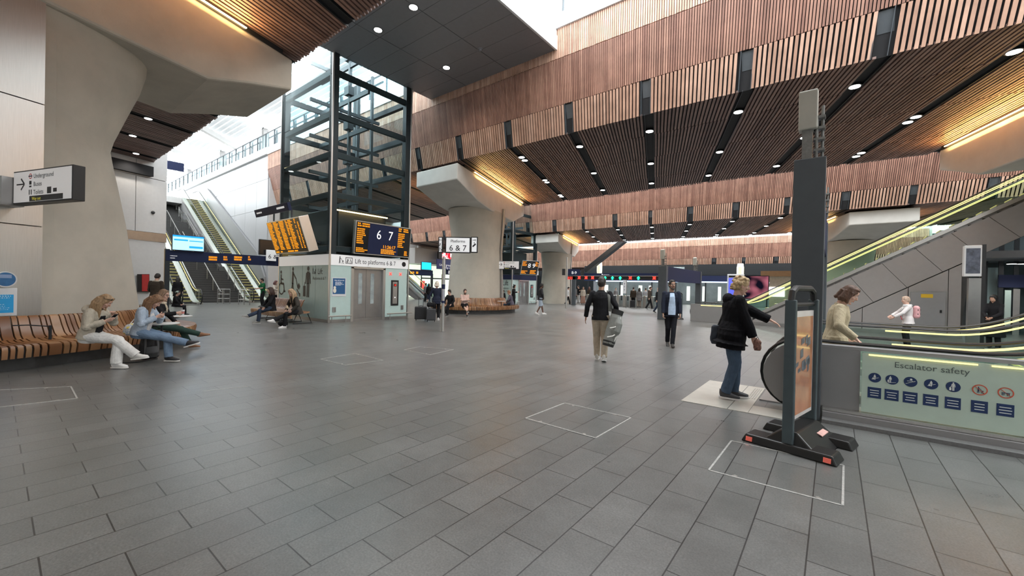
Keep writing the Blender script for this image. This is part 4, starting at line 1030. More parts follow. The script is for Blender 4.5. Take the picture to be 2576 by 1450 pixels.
# near pair of escalators on the other side
esc1, base1, EX1 = escalator('nearest escalator with rounded grey end and a safety panel on its side', -.84, 6.72, 8.15, 1, 8.5, flat=2.7, panel='eskirt', gl='glass', truss=True)
esc2, _, _ = escalator('second escalator behind the nearest one, its rail curving upwards', -.7, 10.6, 12.0, 1, 8.5, flat=2.9, gl='glass')
mb = MB(); mb.box(-.38, .275, 6.715, 6.86, .13, .90); mb.box(-.38, 4, 6.715, 6.90, .90, .945)
r = .485
mb.prism([(-.84+r+.04+math.cos(R(238-k*140/12))*(r-.035), 6.74, r+.01+math.sin(R(238-k*140/12))*(r-.035)) for k in range(13)]+[(-.35, 6.74, .13)], (0, .10, 0))
mb.build('end_panel', M['eskirt'], esc1, bevel=.004)
mb = MB(); mb.box(-.09, 4.5, 6.62, 6.80, .115, .15); mb.build('kick_rail', M['steel'], esc1)
mb = MB(); mb.box(-.09, 4.5, 6.56, 6.70, 0, .11); mb.build('plinth', M['eskirt'], esc1)
MB().box(-.09, 4.5, 6.40, 6.56, 0, .045).build('kerb', M['granite'], esc1)
sp_ = MB().box(.29, 3.6, 6.68, 6.72, .16, .885).build('safety_panel', mat('glass_panel_pale', (.50, .62, .53), .15, var=.03, coat=.5), esc1)
MB().tube([(.35, 6.665, .868), (1.25, 6.665, .868)], .008, 6).build('panel_light', M['ledyel'], sp_) ; MB().tube([(1.35, 6.665, .868), (3.5, 6.665, .868)], .008, 6).build('panel_light', M['ledyel'], sp_)
mb = MB(); text_mb(mb, 'Escalator safety', (.58, 6.678, .745), (1, 0, 0), (0, 0, 1), .098); mb.build('lettering', mat('panel_text', (.10, .13, .12), .5, var=0), sp_)
navyp = mat('picto_navy', (.012, .035, .12), .4, var=0); redr = mat('picto_red', (.62, .10, .05), .4, var=0); whp = mat('picto_white', (.75, .80, .78), .5, var=0)
xc = [.41, .565, .725, .895, 1.07, 1.27, 1.455]
rr = random.Random(9)
for i, x in enumerate(xc):
    mb, mr, mw_, cp_, cl_ = MB(), MB(), MB(), MB(), MB(); rad = .058; zc_ = .595
    if i < 5: mb.disc((x, 6.678, zc_), (0, -1, 0), rad, 24, .002)
    else:
        for k in range(24):
            p0, p1 = 2*PI*k/24, 2*PI*(k+1)/24
            mr.quad(*[(x+math.cos(p)*q, 6.675, zc_+math.sin(p)*q) for p, q in ((p0, rad*.84), (p0, rad), (p1, rad), (p1, rad*.84))])
        mr.bar((x-rad*.62, 6.676, zc_+rad*.62), (x+rad*.62, 6.676, zc_-rad*.62), .004, .009, up=(0, 1, 0))
    tgt = mw_ if i < 5 else mb
    q = .006 if i < 5 else .001
    if i in (0, 3): tgt.bar((x-.03, 6.674, zc_-.02), (x+.035, 6.674, zc_+.005), .003, .010, up=(0, 1, 0)); picto_person(tgt, (x+.0, 6.676, zc_-.025), (1, 0, 0), (0, 0, 1), .065, 'person')
    elif i == 1: picto_person(tgt, (x-.015, 6.676, zc_-.035), (1, 0, 0), (0, 0, 1), .075, 'person'); tgt.bar((x-.035, 6.674, zc_-.04), (x+.035, 6.674, zc_-.03), .003, .007, up=(0, 1, 0))
    elif i == 2: tgt.bar((x-.042, 6.674, zc_-.025), (x+.04, 6.674, zc_+.012), .003, .012, up=(0, 1, 0)); tgt.sphere((x+.005, 6.676, zc_+.028), .011, .002, .011, 10, 6); tgt.bar((x-.03, 6.674, zc_+.008), (x+.02, 6.674, zc_+.012), .003, .016, up=(0, 1, 0))
    elif i == 4: picto_person(tgt, (x, 6.676, zc_-.045), (1, 0, 0), (0, 0, 1), .095, 'person')
    elif i == 5: picto_person(tgt, (x-.01, 6.677, zc_-.035), (1, 0, 0), (0, 0, 1), .07, 'pushchair')
    else: tgt.bar((x-.03, 6.677, zc_), (x+.03, 6.677, zc_), .003, .024, up=(0, 1, 0)); [tgt.bar((x+d, 6.677, zc_), (x+d, 6.677, zc_-.028), .003, .006, up=(0, 1, 0)) for d in (-.025, -.012, .012, .025)]
    cp_.box(x-.062, x+.062, 6.676, 6.679, .345, .475)
    for j in range(3): L_ = rr.uniform(.035, .048); cl_.box(x-L_, x+L_, 6.6735, 6.675, .435-.03*j, .443-.03*j)
    for b_, n_, m_ in ((mb, 'pictogram_disc' if i < 5 else 'pictogram_figure', navyp), (mr, 'prohibition_ring', redr), (mw_, 'pictogram_figure', whp), (cp_, 'caption_plate', navyp), (cl_, 'caption_lettering', whp)):
        if b_.v: b_.build(n_, m_, sp_)
lp = thing('landing_plate', 'ribbed metal landing plate in the floor in front of the nearest escalator', 'plate', (-1.1, 7.1, 0))
mb = MB()
for (xa, xb, y1_) in ((-1.72, -1.12, 7.98), (-1.11, -.87, 7.98), (-.865, -.47, 6.66)):
    mb.box(xa, xb, 6.22, y1_, 0, .006)
mb.build('plate', M['comb'], lp)
mb = MB()
for x in np.arange(-1.0, -.88, .03): mb.box(x, x+.012, 7.05, 7.82, .006, .012)
mb.build('comb', M['steel'], lp)
# portals
def portal(label, x, ya, yb, zt_, zb_, w_, dev=True, lbl=None):
    t = thing('portal_frame', label, 'frame', (x, ya, 0))
    MB().box(x-w_/2, x+w_/2, ya-w_*.36, ya+w_*.36, 0, zt_).build('post', M['anthra'], t, bevel=.01); MB().box(x-w_/2+.04, x+w_/2-.04, yb-w_*.3, yb+w_*.3, 0, zt_).build('post', M['anthra'], t, bevel=.01)
    MB().box(x-w_*.33, x+w_*.33, ya+w_*.36, yb-w_*.3, zb_, zt_).build('header', M['navy'], t, bevel=.01)
    for i, y in enumerate((ya, yb-.9)):
        d = MB(); h = zt_
        d.box(x-.09, x+.02, y-.08, y+.05, h, h+.62)
        d.tube([(x+.06, y-.03, h), (x+.06, y-.03, h+.55)], .02, 8); d.tube([(x+.12, y+.05, h), (x+.12, y+.05, h+.70)], .018, 8)
        for k in range(4): d.box(x+.03, x+.15, y-.05, y+.07, h+.1+.14*k, h+.13+.14*k)
        d.build('mast', mat('galvanised', (.20, .20, .19), .5, .5, var=.2, scale=20), t)
        d = MB(); d.hexa([(x-.13, y-.12, h+.38), (x+.07, y-.12, h+.38), (x+.07, y+.06, h+.38), (x-.13, y+.06, h+.38), (x-.13, y-.16, h+.86), (x+.07, y-.16, h+.86), (x+.07, y+.06, h+.92), (x-.13, y+.06, h+.92)]); d.build('loudspeaker', mat('loudspeaker_beige', (.42, .41, .36), .5, var=.05), t, bevel=.015)
    return t
pn_ = portal('tall dark grey portal frame at the nearest escalator with equipment on top', -.28, 6.58, 12.7, 3.34, 2.5, .34)
pf_ = portal('distant navy and grey portal frame at the foot of the long rising escalator', onz(1672, 803).x, 22.2, 29.5, 2.85, 2.05, .42)
# long rising escalator across the picture
YL = 22.5
xa = ony(1858, 755, YL).x
esc3, base3, EX3 = escalator('long escalator with glowing glass side climbing behind the near portal frame', xa-2.3, YL, YL+1.5, 1, 9.0, flat=2.3, gl='glassg', truss=False, hand=.95)
esc4, _, _ = escalator('farther long escalator beyond the glowing one', xa-2.3, YL+4.2, YL+5.7, 1, 9.0, flat=2.3, gl='glassg', truss=False, hand=.95, steps=False)
w3 = thing('escalator_wall', 'grey clad wall with slanted joints under the long rising escalator', 'wall', (2, YL, 0))
S_ = .57735; low_ = lambda x: max(.0, -.12+S_*(x-xa))
cuts = [ony(1905, 806, YL).x, .3-2.0, -.1, 1.15, 2.15]
# lower row of upright panels and upper row of slanted ones, split by a sloping joint
jl = lambda x: ony(2110, 785, YL).z*0+0.55+(2.55-.55)/(ony(2378, 680, YL).x-ony(2110, 785, YL).x)*(x-ony(2110, 785, YL).x)
mb = MB()
def panelq(a, b, c, d): mb.prism([(p[0], YL+.03, p[1]) for p in (a, b, c, d)], (0, .25, 0))
xsu = [xa+.3, ony(2060, 700, YL).x-.6, ony(2140, 680, YL).x, ony(2220, 640, YL).x, ony(2305, 600, YL).x, ony(2395, 550, YL).x, ony(2490, 510, YL).x, ony(2600, 450, YL).x, 9.0, 12]
lean = .75
for i in range(len(xsu)-1):
    x0_, x1_ = xsu[i]+.006, xsu[i+1]-.006
    f_ = lambda x: max(.02, jl(x)+.02)
    l0, l1 = x0_+lean, x1_+lean
    panelq((l0, f_(l0)), (l1, f_(l1)), (x1_, max(f_(l1)+.02, low_(x1_))), (x0_, max(f_(l0)+.02, low_(x0_))))
for (a, b) in ((-1.6, -.52), (-.5, .93), (.95, 2.30), (2.32, 3.4), (3.42, 3.75)):
    if jl(b) < .1: continue
    panelq((a, 0), (b, 0), (b, jl(b)-.02), (a, max(.01, jl(a)-.02)))
mb.build('panel', mat('warm_grey_panel', (.33, .318, .312), .45, .1, var=.03), w3)
MB().box(ony(1900, 806, YL).x-.6, 3.8, YL-.06, YL+.3, 0, .16).build('plinth', M['steeld'], w3)
mb = MB().prism([(xa+.6, YL+.2, .05), (12, YL+.2, low_(12)-.1), (12, YL+.2, jl(12)), (4, YL+.2, jl(4)), (3.78, YL+.2, 0), (xa+1.5, YL+.2, 0)], (0, 1.2, 0)); mb.build('core', mat('joint_grey', (.06, .06, .06), .6), w3)
MB().prism([(ony(2378, 680, YL).x, YL+.03, 2.4), (ony(2378, 680, YL).x+.35, YL+.03, 2.6), (3.98, YL+.03, 0), (3.75, YL+.03, 0)], (0, .3, 0)).build('end_trim', M['anthra'], w3) if False else None
d0, d1, d2 = ony(2291, 735, YL-.02), ony(2379, 735, YL-.02), ony(2379, 835, YL-.02)
dr = thing('door_1', 'grey metal service door with yellow notice in the escalator wall', 'door', ((d0.x+d1.x)/2, YL, 0), kind='structure')
MB().box(d0.x-.06, d1.x+.06, YL-.03, YL+.02, 0, d0.z+.05).build('door_frame', M['steeld'], dr)
lf = MB().box(d0.x, d1.x, YL-.05, YL-.02, .02, d0.z).build('door_leaf', mat('door_grey', (.27, .28, .29), .45, var=.03), dr, bevel=.004)
a, b = ony(2317, 740, YL-.06), ony(2347, 750, YL-.06)
MB().box(a.x, b.x, YL-.056, YL-.05, b.z, a.z).build('notice', mat('notice_yellow', (.75, .50, .03), .5, var=0), lf)
MB().tube([(d1.x-.12, YL-.06, .95), (d1.x-.12, YL-.06, 1.05)], .03, 8).build('door_handle', M['darkmetal'], lf)
# small safety panel and white box at the foot of the far unit
MB().box(xa-1.75, xa-.3, YL-.02, YL+.10, .25, .86).build('safety_panel', mat('glass_panel_pale', (.50, .62, .53), .15), esc3)
MB().box(xa-2.2, xa+.6, YL-.03, YL+.12, 0, .9).build('end_panel', M['eskirt'], esc3)
mb = MB()
for i in range(6): mb.disc((xa-1.6+i*.23, YL-.022, .66), (0, -1, 0), .08, 14, .004); mb.box(xa-1.68+i*.23, xa-1.52+i*.23, YL-.026, YL-.02, .36, .52)
mb.build('pictogram_disc', navyp, esc3)
MB().tube([(xa-1.7, YL-.03, .835), (xa-.35, YL-.03, .835)], .02, 6).build('panel_light', M['ledyel'], esc3)
# small escalator far away beyond the sign pole
escW, _, _ = escalator('small distant escalator glimpsed between the lift and the sign pole', -31.5, 27.2, 28.6, -1, 6.5, flat=1.5, steps=False)

# ================================================================= A-boards
def aboard(label, A_, B_, zt_, scale=1.0, art=True):
    A_ = Vector((A_[0], A_[1], 0)); B_ = Vector((B_[0], B_[1], 0)); d = (B_-A_).normalized(); n_ = Vector((d.y, -d.x, 0)); w_ = (B_-A_).length; c = (A_+B_)/2
    t = thing('advert_board', label, 'board', tuple(c)); P_ = lambda a, b, o=0.0: A_+d*a+Vector((0, 0, b))+n_*o
    pw = .055*scale
    for a in (0, w_): MB().hexa([P_(a-pw/2, .06, -.05*scale), P_(a+pw/2, .06, -.05*scale), P_(a+pw/2, .06, .05*scale), P_(a-pw/2, .06, .05*scale), P_(a-pw/2, zt_-.12, -.05*scale), P_(a+pw/2, zt_-.12, -.05*scale), P_(a+pw/2, zt_-.12, .05*scale), P_(a-pw/2, zt_-.12, .05*scale)]).build('upright', mat('frame_slate', (.075, .10, .11), .4, .3), t, bevel=.012)
    mb = MB(); pts = [P_(0, zt_-.13), P_(.03, zt_-.04), P_(.13*scale, zt_), P_(w_-.13*scale, zt_), P_(w_-.03, zt_-.04), P_(w_, zt_-.13)]
    mb.tube(pts, .032*scale, 8); mb.tube([P_(0, zt_-.17), P_(w_, zt_-.17)], .022*scale, 8); mb.build('top_handle', M['black'], t, smooth=True)
    zb0, zb1 = .30*scale, zt_-.24
    pn2 = MB().hexa([P_(pw/2+.005, zb0, -.012), P_(w_-pw/2-.005, zb0, -.012), P_(w_-pw/2-.005, zb0, .012), P_(pw/2+.005, zb0, .012), P_(pw/2+.005, zb1, -.012), P_(w_-pw/2-.005, zb1, -.012), P_(w_-pw/2-.005, zb1, .012), P_(pw/2+.005, zb1, .012)]).build('poster', mat('poster_edge', (.62, .58, .55), .3, var=.05), t)
    for s in (1, -1):
        mb = MB(); o = .014*s; mb.quad(P_(pw/2+.03, zb0+.04, o), P_(w_-pw/2-.03, zb0+.04, o), P_(w_-pw/2-.03, zb1-.06, o), P_(pw/2+.03, zb1-.06, o)); mb.build('print', mat('poster_orange', (.52, .23, .12), .18, var=.25, scale=4, coat=.6), pn2)
        if art:
            rr = random.Random(2); mb = MB(); zz_ = zb0+(zb1-zb0)*.52
            for k in range(11):
                a = pw/2+.08+rr.random()*(w_-.32); h = rr.uniform(.04, .10); q = rr.uniform(.05, .14); z_ = zz_-.16+rr.random()*.34
                mb.quad(P_(a, z_, o*1.15), P_(a+q, z_+.02, o*1.15), P_(a+q, z_+h+.02, o*1.15), P_(a, z_+h, o*1.15))
            mb.build('printed_shape', mat('poster_grey', (.12, .13, .15), .3, var=.5, scale=14), pn2)
    # folded rubber base
    mb = MB(); bl = .42*scale; L0, L1 = -.16*scale, w_+.16*scale
    for (a, e) in ((-.02, .16), (w_-.16, w_+.02)):
        mb.hexa([P_(a-.05, 0, -bl), P_(e+.05, 0, -bl), P_(e+.05, 0, bl), P_(a-.05, 0, bl), P_(a-.03, .085, -bl+.04), P_(e+.03, .085, -bl+.04), P_(e+.03, .085, bl-.04), P_(a-.03, .085, bl-.04)])
    mb.hexa([P_(-.02, 0, -.30*scale), P_(w_+.02, 0, -.30*scale), P_(w_+.02, 0, .30*scale), P_(-.02, 0, .30*scale), P_(.03, .20*scale, -.07), P_(w_-.03, .20*scale, -.07), P_(w_-.03, .20*scale, .07), P_(.03, .20*scale, .07)])
    mb.build('base', M['rubber'], t, bevel=.014)
    for s in (-1, 1):
        mb = MB(); mb.hexa([P_(-.074, .018, s*.34*scale-.03), P_(-.06, .018, s*.34*scale-.03), P_(-.06, .018, s*.34*scale+.03), P_(-.074, .018, s*.34*scale+.03), P_(-.064, .06, s*.34*scale-.03), P_(-.05, .06, s*.34*scale-.03), P_(-.05, .06, s*.34*scale+.03), P_(-.064, .06, s*.34*scale+.03)])
        mb.build('reflector', mat('reflector_red', (.75, .14, .10), .4, var=0, emit=.15), t)
    return t, P_, w_
Aa = onz(1983, 1062, .30); Ab = onz(2040, 1030, .30)
ab1, PAb, wab = aboard('tall orange advert board on black rubber base in front of the nearest portal frame', (Aa.x, Aa.y), (Ab.x, Ab.y), 1.66)
q = PAb(wab*.8, .17, .16); MB().hexa([PAb(wab*.55, .135, .14), PAb(wab*.85, .135, .14), PAb(wab*.85, .115, .19), PAb(wab*.55, .115, .19), PAb(wab*.55, .143, .14), PAb(wab*.85, .143, .14), PAb(wab*.85, .123, .19), PAb(wab*.55, .123, .19)]).build('sticker', mat('sticker_pink', (.75, .45, .40), .5, var=.2), ab1)
ob = onz(1697, 803)
ab2, _, _ = aboard('small distant orange advert board beside the navy portal frame', (ob.x-.36, ob.y), (ob.x+.3, ob.y+.25), 1.45, art=False)

# ================================================================= left gantry, screens
XG = -27.0
gt = thing('display_gantry', 'long navy display beam with amber lines spanning in front of the stairs', 'gantry', (XG, 8, 0))
gl_, gr = onx(418, 630, XG), onx(700, 642, XG); zb0 = onx(500, 660, XG).z; zt0 = onx(500, 634, XG).z
MB().box(XG-.2, XG, gl_.y, gr.y+.4, zb0, zt0).build('beam', M['navy'], gt, bevel=.01)
MB().box(XG-.15, XG-.02, gl_.y-.05, gl_.y+.16, 0, zt0+.05).build('post', M['darkmetal'], gt); MB().box(XG-.15, XG-.02, gr.y+.3, gr.y+.45, 0, zb0).build('post', M['darkmetal'], gt)
ptg = lambda a, b, o=.0: Vector((XG+.006+o, a, b))
for (pa, pb) in ((525, 547), (562, 573), (589, 613), (624, 633)): mb = MB(); rows(mb, ptg, onx(pa, 650, XG).y, onx(pb, 650, XG).y, onx(pa, 656, XG).z, onx(pa, 644, XG).z, 2, [(0, 1, 1)], pa, fill=.75, o=.0); mb.build('amber_text', M['amber'], gt)
mb = MB(); rows(mb, ptg, onx(428, 650, XG).y, onx(446, 650, XG).y, onx(430, 652, XG).z, onx(430, 641, XG).z, 2, [(0, 1, 1)], 2, fill=.3, o=0); mb.build('lettering', M['whiteink'], gt)
a0, a1, a2 = onx(432, 629, XG+.1), onx(514, 631, XG+.1), onx(432, 589, XG+.1)
t, pt, ux, uz = board('information_screen', 'bright blue information screen on top of the navy display beam', 'screen', a0, (0, 1, 0), (0, 0, 1), a1.y-a0.y, a2.z-a0.z, th=.12, frame='black', face='screen', bez=.02)
W_, H_ = a1.y-a0.y, a2.z-a0.z
blues = glow('screen_blue', (.02, .25, .85), 1.6); cyans = glow('screen_cyan', (.35, .70, 1.0), 1.5); cyanw = glow('screen_aqua', (.02, .50, .95), 1.6)
mb = MB(); mb.quad(pt(.03, .03, .008), pt(W_-.03, .03, .008), pt(W_-.03, H_-.03, .008), pt(.03, H_-.03, .008)); mb.build('picture', cyans, t)
mb = MB()
for (a, b, c_, d) in ((.03, W_-.03, H_*.86, H_-.03), (W_*.06, W_*.48, H_*.62, H_*.72), (W_*.52, W_*.95, H_*.62, H_*.68), (W_*.52, W_*.95, H_*.18, H_*.32)): mb.quad(pt(a, c_, .012), pt(b, c_, .012), pt(b, d, .012), pt(a, d, .012))
mb.build('picture_bar', blues, t)

a0, a1 = onx(648, 641, XG-.3), onx(690, 606, XG-.3)
t, pt, ux, uz = board('information_screen', 'switched-off black screen on the display beam next to the lift', 'screen', (XG-.1, a0.y, a0.z), (0, 1, 0), (0, 0, 1), a1.y-a0.y, a1.z-a0.z, th=.1)
a0, a1 = onx(672, 656, XG+.25), onx(697, 630, XG+.25)
t, pt, ux, uz = board('platform_sign', 'white panel reading 6 & 7 hanging on the display beam by the lift corner', 'sign', (XG+.15, a0.y, a0.z), (0, 1, 0), (0, 0, 1), a1.y-a0.y, a1.z-a0.z, th=.1, frame='signw', face='signw', bez=.01)
mb = MB(); text_mb(mb, '6 &7', pt(.09, .14, .01), ux, uz, .36); mb.build('lettering', M['ink'], t)
# navy platform sign at the head of the stairs
a0, a1 = onx(421, 422, -46), onx(463, 412, -46)
one(MB().box(-46.1, -46, a0.y, a1.y, a0.z-.1, a1.z), 'hanging_sign', M['navy'], 'blue hanging sign at the top of the stairs', 'sign')

# ================================================================= shop wall details behind the giant column
wp = lambda px, py, o=0.0: onp(px, py, SN, SN.dot(E0)+o)
a, b = wp(345, 735, .02), wp(375, 690, .02)
t = thing('poster_case', 'black poster case with a red panel on the shop wall behind the standing man', 'poster', tuple(wp(360, 735)))
mb = MB(); mb.hexa([wp(345, 735, .0), wp(345, 735, .12), wp(376, 735, .12), wp(376, 735, 0), wp(345, 690, 0), wp(345, 690, .12), wp(376, 690, .12), wp(376, 690, 0)]); mb.build('case', M['black'], t)
mb = MB(); mb.hexa([wp(357, 733, .12), wp(357, 733, .14), wp(375, 733, .14), wp(375, 733, .12), wp(357, 691, .12), wp(357, 691, .14), wp(375, 691, .14), wp(375, 691, .12)]); mb.build('print', mat('poster_red', (.42, .03, .03), .4, var=.1), t)
sh = thing('shop_display', 'warm lit shop interior glimpsed beside the giant column', 'shop', tuple(E0-SD*4-SN*2))
mb = MB(); wbox(mb, 2.12, 8, 0, 3.85, -3.2, -3.0); wbox(mb, 2.12, 2.2, 0, 3.85, -3.0, -.3); mb.build('lit_wall', mat('shop_warm', (.75, .55, .25), .6, emit=.55, emcol=(1, .68, .25), var=.1), sh)
mb = MB(); wbox(mb, 2.2, 8, 2.55, 2.75, -1.0, -.3); mb.build('transom', M['black'], sh)
mb = MB()
for z in (.6, 1.1, 1.6): wbox(mb, 2.2, 8, z, z+.05, -1.8, -1.0)
mb.build('shelf', M['steel'], sh)
mb = MB(); rr = random.Random(5)
for z in (.68, 1.18, 1.68):
    for k in range(9): mb.sphere(E0-SD*(2.4+k*.22)-SN*1.4+Vector((0, 0, z)), rr.uniform(.07, .1), n=8, m=6)
mb.build('pastry', mat('pastry', (.72, .42, .14), .6, var=.3, emit=.12), sh)
l = bpy.data.lights.new('shop_lamp', 'POINT'); l.energy = 60; l.color = (1, .7, .35); l.shadow_soft_size = .3
o = bpy.data.objects.new('shop_lamp', l); COL.objects.link(o); o.location = E0-SD*4-SN*1.5+Vector((0, 0, 2.9))
p_ = wp(385, 535, .06)
cc = thing('security_camera', 'small black dome camera on the pale wall behind the giant column', 'camera', tuple(p_)); MB().sphere(p_, .10, n=10).build('dome', M['black'], cc); MB().bar(p_-SN*.1, p_, .05, .05).build('mount', M['steeld'], cc)
p_ = wp(287, 505, .06)
cc = thing('security_camera', 'small black camera at the edge of the giant column, on the pale wall', 'camera', tuple(p_)); MB().sphere(p_, .13, .1, .18, n=10).build('dome', M['black'], cc); MB().bar(p_-SN*.1, p_, .05, .05).build('mount', M['steeld'], cc)
# ================================================================= people
SKINS = {'fair': mat('skin_fair', (.62, .38, .29), .5, var=.05), 'tan': mat('skin_tan', (.45, .26, .18), .5, var=.05), 'brown': mat('skin_brown', (.13, .065, .045), .5, var=.05)}
M['eyew'] = mat('eye_white', (.8, .78, .76), .2, var=0); M['lip'] = mat('lip', (.45, .17, .15), .5, var=0)
def cloth(nm, c, rough=.85, var=.14, scale=14, bump=.25): return mat(nm, c, rough, var=var, scale=scale, bump=bump, bscale=70, spec=.2)
def hairm(nm, c): return mat(nm, c, .55, var=.35, scale=30, stretch=(1, 1, .25), bump=.4, bscale=60)
def remesh(mb, vox, smooth=3, wrinkle=0.0, wfreq=9.0):
    me = mb.mesh('tmp', M['black'])
    def prep(ob):
        r_ = ob.modifiers.new('r', 'REMESH'); r_.mode = 'VOXEL'; r_.voxel_size = vox; r_.use_smooth_shade = True
        s_ = ob.modifiers.new('s', 'SMOOTH'); s_.factor = .5; s_.iterations = smooth
    out = evaluated('tmp', me, prep); bpy.data.meshes.remove(me)
    if wrinkle > 0:
        n = len(out.vertices); co = np.empty(n*3); out.vertices.foreach_get('co', co); co = co.reshape(-1, 3); no = np.empty(n*3); out.vertices.foreach_get('normal', no); no = no.reshape(-1, 3)
        rg = np.random.RandomState(5); h = np.zeros(n); q = co*np.array([1, 1, .6])*wfreq
        q = q+.35*np.sin(q[:, [1, 2, 0]]*1.7+1.3)
        for o_ in range(7):
            d_ = rg.normal(size=3); d_ /= np.linalg.norm(d_); f_ = 3.0*(1.45**o_); h += np.sin(q@d_*f_*.9+rg.uniform(0, 6))/(1.3**o_)
        out.vertices.foreach_set('co', (co+no*(h*.30*wrinkle)[:, None]).ravel())
    out.polygons.foreach_set('use_smooth', [True]*len(out.polygons)); out.update()
    return out
def two_bone(a, c, l1, l2, pole):
    a, c, pole = Vector(a), Vector(c), Vector(pole); d = c-a; L = d.length
    if L > (l1+l2)*.999: c = a+d*((l1+l2)*.999/L); d = c-a; L = d.length
    d.normalize(); x = (l1*l1-l2*l2+L*L)/(2*L); h = math.sqrt(max(l1*l1-x*x, 0)); q = pole-d*pole.dot(d)
    if q.length < 1e-6: q = d.orthogonal()
    return a+d*x+q.normalized()*h, c
PARTN = {}
def person(label, loc, head_dir, H=1.72, vox=.012, skin='fair', fem=False, pelvis=(0, 0, .955), lean=3, side=0, twist=0, nod=5, turn=0, LA=None, RA=None, la=(-1, -.35, -.2), ra=(1, -.35, -.2),
           LF=(-.10, 0, .075), RF=(.10, 0, .075), lk=(0, 1, 0), rk=(0, 1, 0), lft=0, rft=0, lpitch=0, rpitch=0, build=1.0, hair=('short', (.03, .02, .015)), top=None, legs=None, shoe=(.03, .03, .03), sole=(.5, .5, .48),
           lcurl=25, rcurl=25, lpalm=None, rpalm=None, ldir=None, rdir=None, extras=(), group=None, wr=.004, detail=True, name='person', base_z=0.0):
    k = H/1.75; hx, hy = head_dir[0], head_dir[1]; rz = math.atan2(-hx, hy)
    root = thing(name, label, 'person', (loc[0], loc[1], base_z), group, rz)
    def add(nm, me, m, par=None):
        me.materials.clear(); me.materials.append(m); o = bpy.data.objects.new(nm, me); COL.objects.link(o); o.parent = par or root; return o
    def addmb(nm, mb, m, par=None, smooth=40): return add(nm, mb.mesh(nm, m, smooth), m, par)
    V = lambda *a: Vector(a)
    pel = V(*pelvis)*k
    Rm = Matrix.Rotation(R(side), 3, 'Y') @ Matrix.Rotation(R(-lean), 3, 'X')
    u, f, r = Rm @ V(0, 0, 1), Rm @ V(0, 1, 0), Rm @ V(1, 0, 0)
    Tm = Matrix.Rotation(R(twist), 3, 'Z'); f2 = Rm @ (Tm @ V(0, 1, 0)); r2 = Rm @ (Tm @ V(1, 0, 0))
    ch = lambda t: pel+u*(t*k)
    sw = (.150 if fem else .170)*build**.5*k
    sh = {-1: ch(.455)-r2*sw, 1: ch(.455)+r2*sw}
    hipw = .088*k; hip = {-1: pel-r*hipw-u*.02*k, 1: pel+r*hipw-u*.02*k}
    L1, L2, A1, A2 = .44*k, .43*k, .285*k, .255*k
    ft = {-1: V(*LF)*k, 1: V(*RF)*k}
    knee, ank, elb, wri = {}, {}, {}, {}
    for s_, tgt, pole in ((-1, ft[-1], lk), (1, ft[1], rk)): knee[s_], ank[s_] = two_bone(hip[s_], tgt, L1, L2, pole)
    LA_ = LA or (-.24, .02, .86); RA_ = RA or (.24, .02, .86)
    for s_, tgt, pole in ((-1, LA_, la), (1, RA_, ra)): elb[s_], wri[s_] = two_bone(sh[s_], V(*tgt)*k, A1, A2, pole)
    # torso sections (t, half width, half depth)
    bw = build*(.93 if fem else 1.0); hw = build*(1.04 if fem else .97)
    sec = [(-.12, .135*hw, .10*hw), (-.04, .165*hw, .118*hw), (.06, .152*hw, .110*hw), (.15, .135*bw, .102*bw), (.26, .148*bw, .110*bw), (.36, .165*bw, .115*bw), (.43, .158*bw, .102*bw), (.475, .11*bw, .085*bw), (.505, .062, .062), (.56, .052, .056)]
    def torso(mb, s0, ex, t0=-.5, t1=9, exy=None):
        ss = [q for q in s0 if t0 <= q[0] <= t1]
        mb.tube([ch(q[0])+f*(.0) for q in ss], [(q[1]+ex)*k for q in ss], 20, ry=[(q[2]+(ex if exy is None else exy))*k for q in ss], rdir=r)
    body = MB(); thin = -.012 if top else 0.0
    torso(body, sec, thin)
    # head frame
    nk = ch(.56); Hm = Rm @ Matrix.Rotation(R(turn), 3, 'Z') @ Matrix.Rotation(R(-nod), 3, 'X')
    hu, hf, hr_ = Hm @ V(0, 0, 1), Hm @ V(0, 1, 0), Hm @ V(1, 0, 0)
    hc = ch(.545)+hu*.135*k+hf*.028*k
    hp = lambda x, y, z: hc+(hr_*x+hf*y+hu*z)*k
    body.tube([ch(.48), hp(0, -.02, -.07)], [.056*k, .053*k], 12)
    prof = [(-.122, .020, .022, .052), (-.112, .038, .045, .036), (-.085, .053, .066, .018), (-.05, .062, .080, .008), (-.015, .069, .089, .003), (.02, .073, .096, .0), (.055, .074, .098, -.003), (.085, .069, .092, -.006), (.112, .054, .073, -.009), (.128, .030, .042, -.010), (.133, .008, .012, -.010)]
    body.tube([hp(0, q[3], q[0]) for q in prof], [q[1]*k for q in prof], 20, ry=[q[2]*k for q in prof], rdir=hr_)
    # nose, brow, cheeks, lips, ears
    body.tube([hp(0, .090, .022), hp(0, .102, .002), hp(0, .112, -.022), hp(0, .094, -.032)], [.008*k, .010*k, .0145*k, .010*k], 8)
    for s_ in (-1, 1):
        body.sphere(hp(s_*.030, .084, .034), .020*k, .012*k, .008*k, 10, 6, M=Hm); body.sphere(hp(s_*.036, .070, -.020), .024*k, .020*k, .020*k, 10, 6, M=Hm)
        body.sphere(hp(s_*.074, -.004, .0), .008*k, .018*k, .032*k, 10, 8, M=Hm)
    body.sphere(hp(0, .083, -.060), .024*k, .013*k, .013*k, 10, 6, M=Hm); body.sphere(hp(0, .075, -.105), .020*k, .016*k, .015*k, 10, 6, M=Hm)
    # limbs
    la_ex = -.006 if top else 0
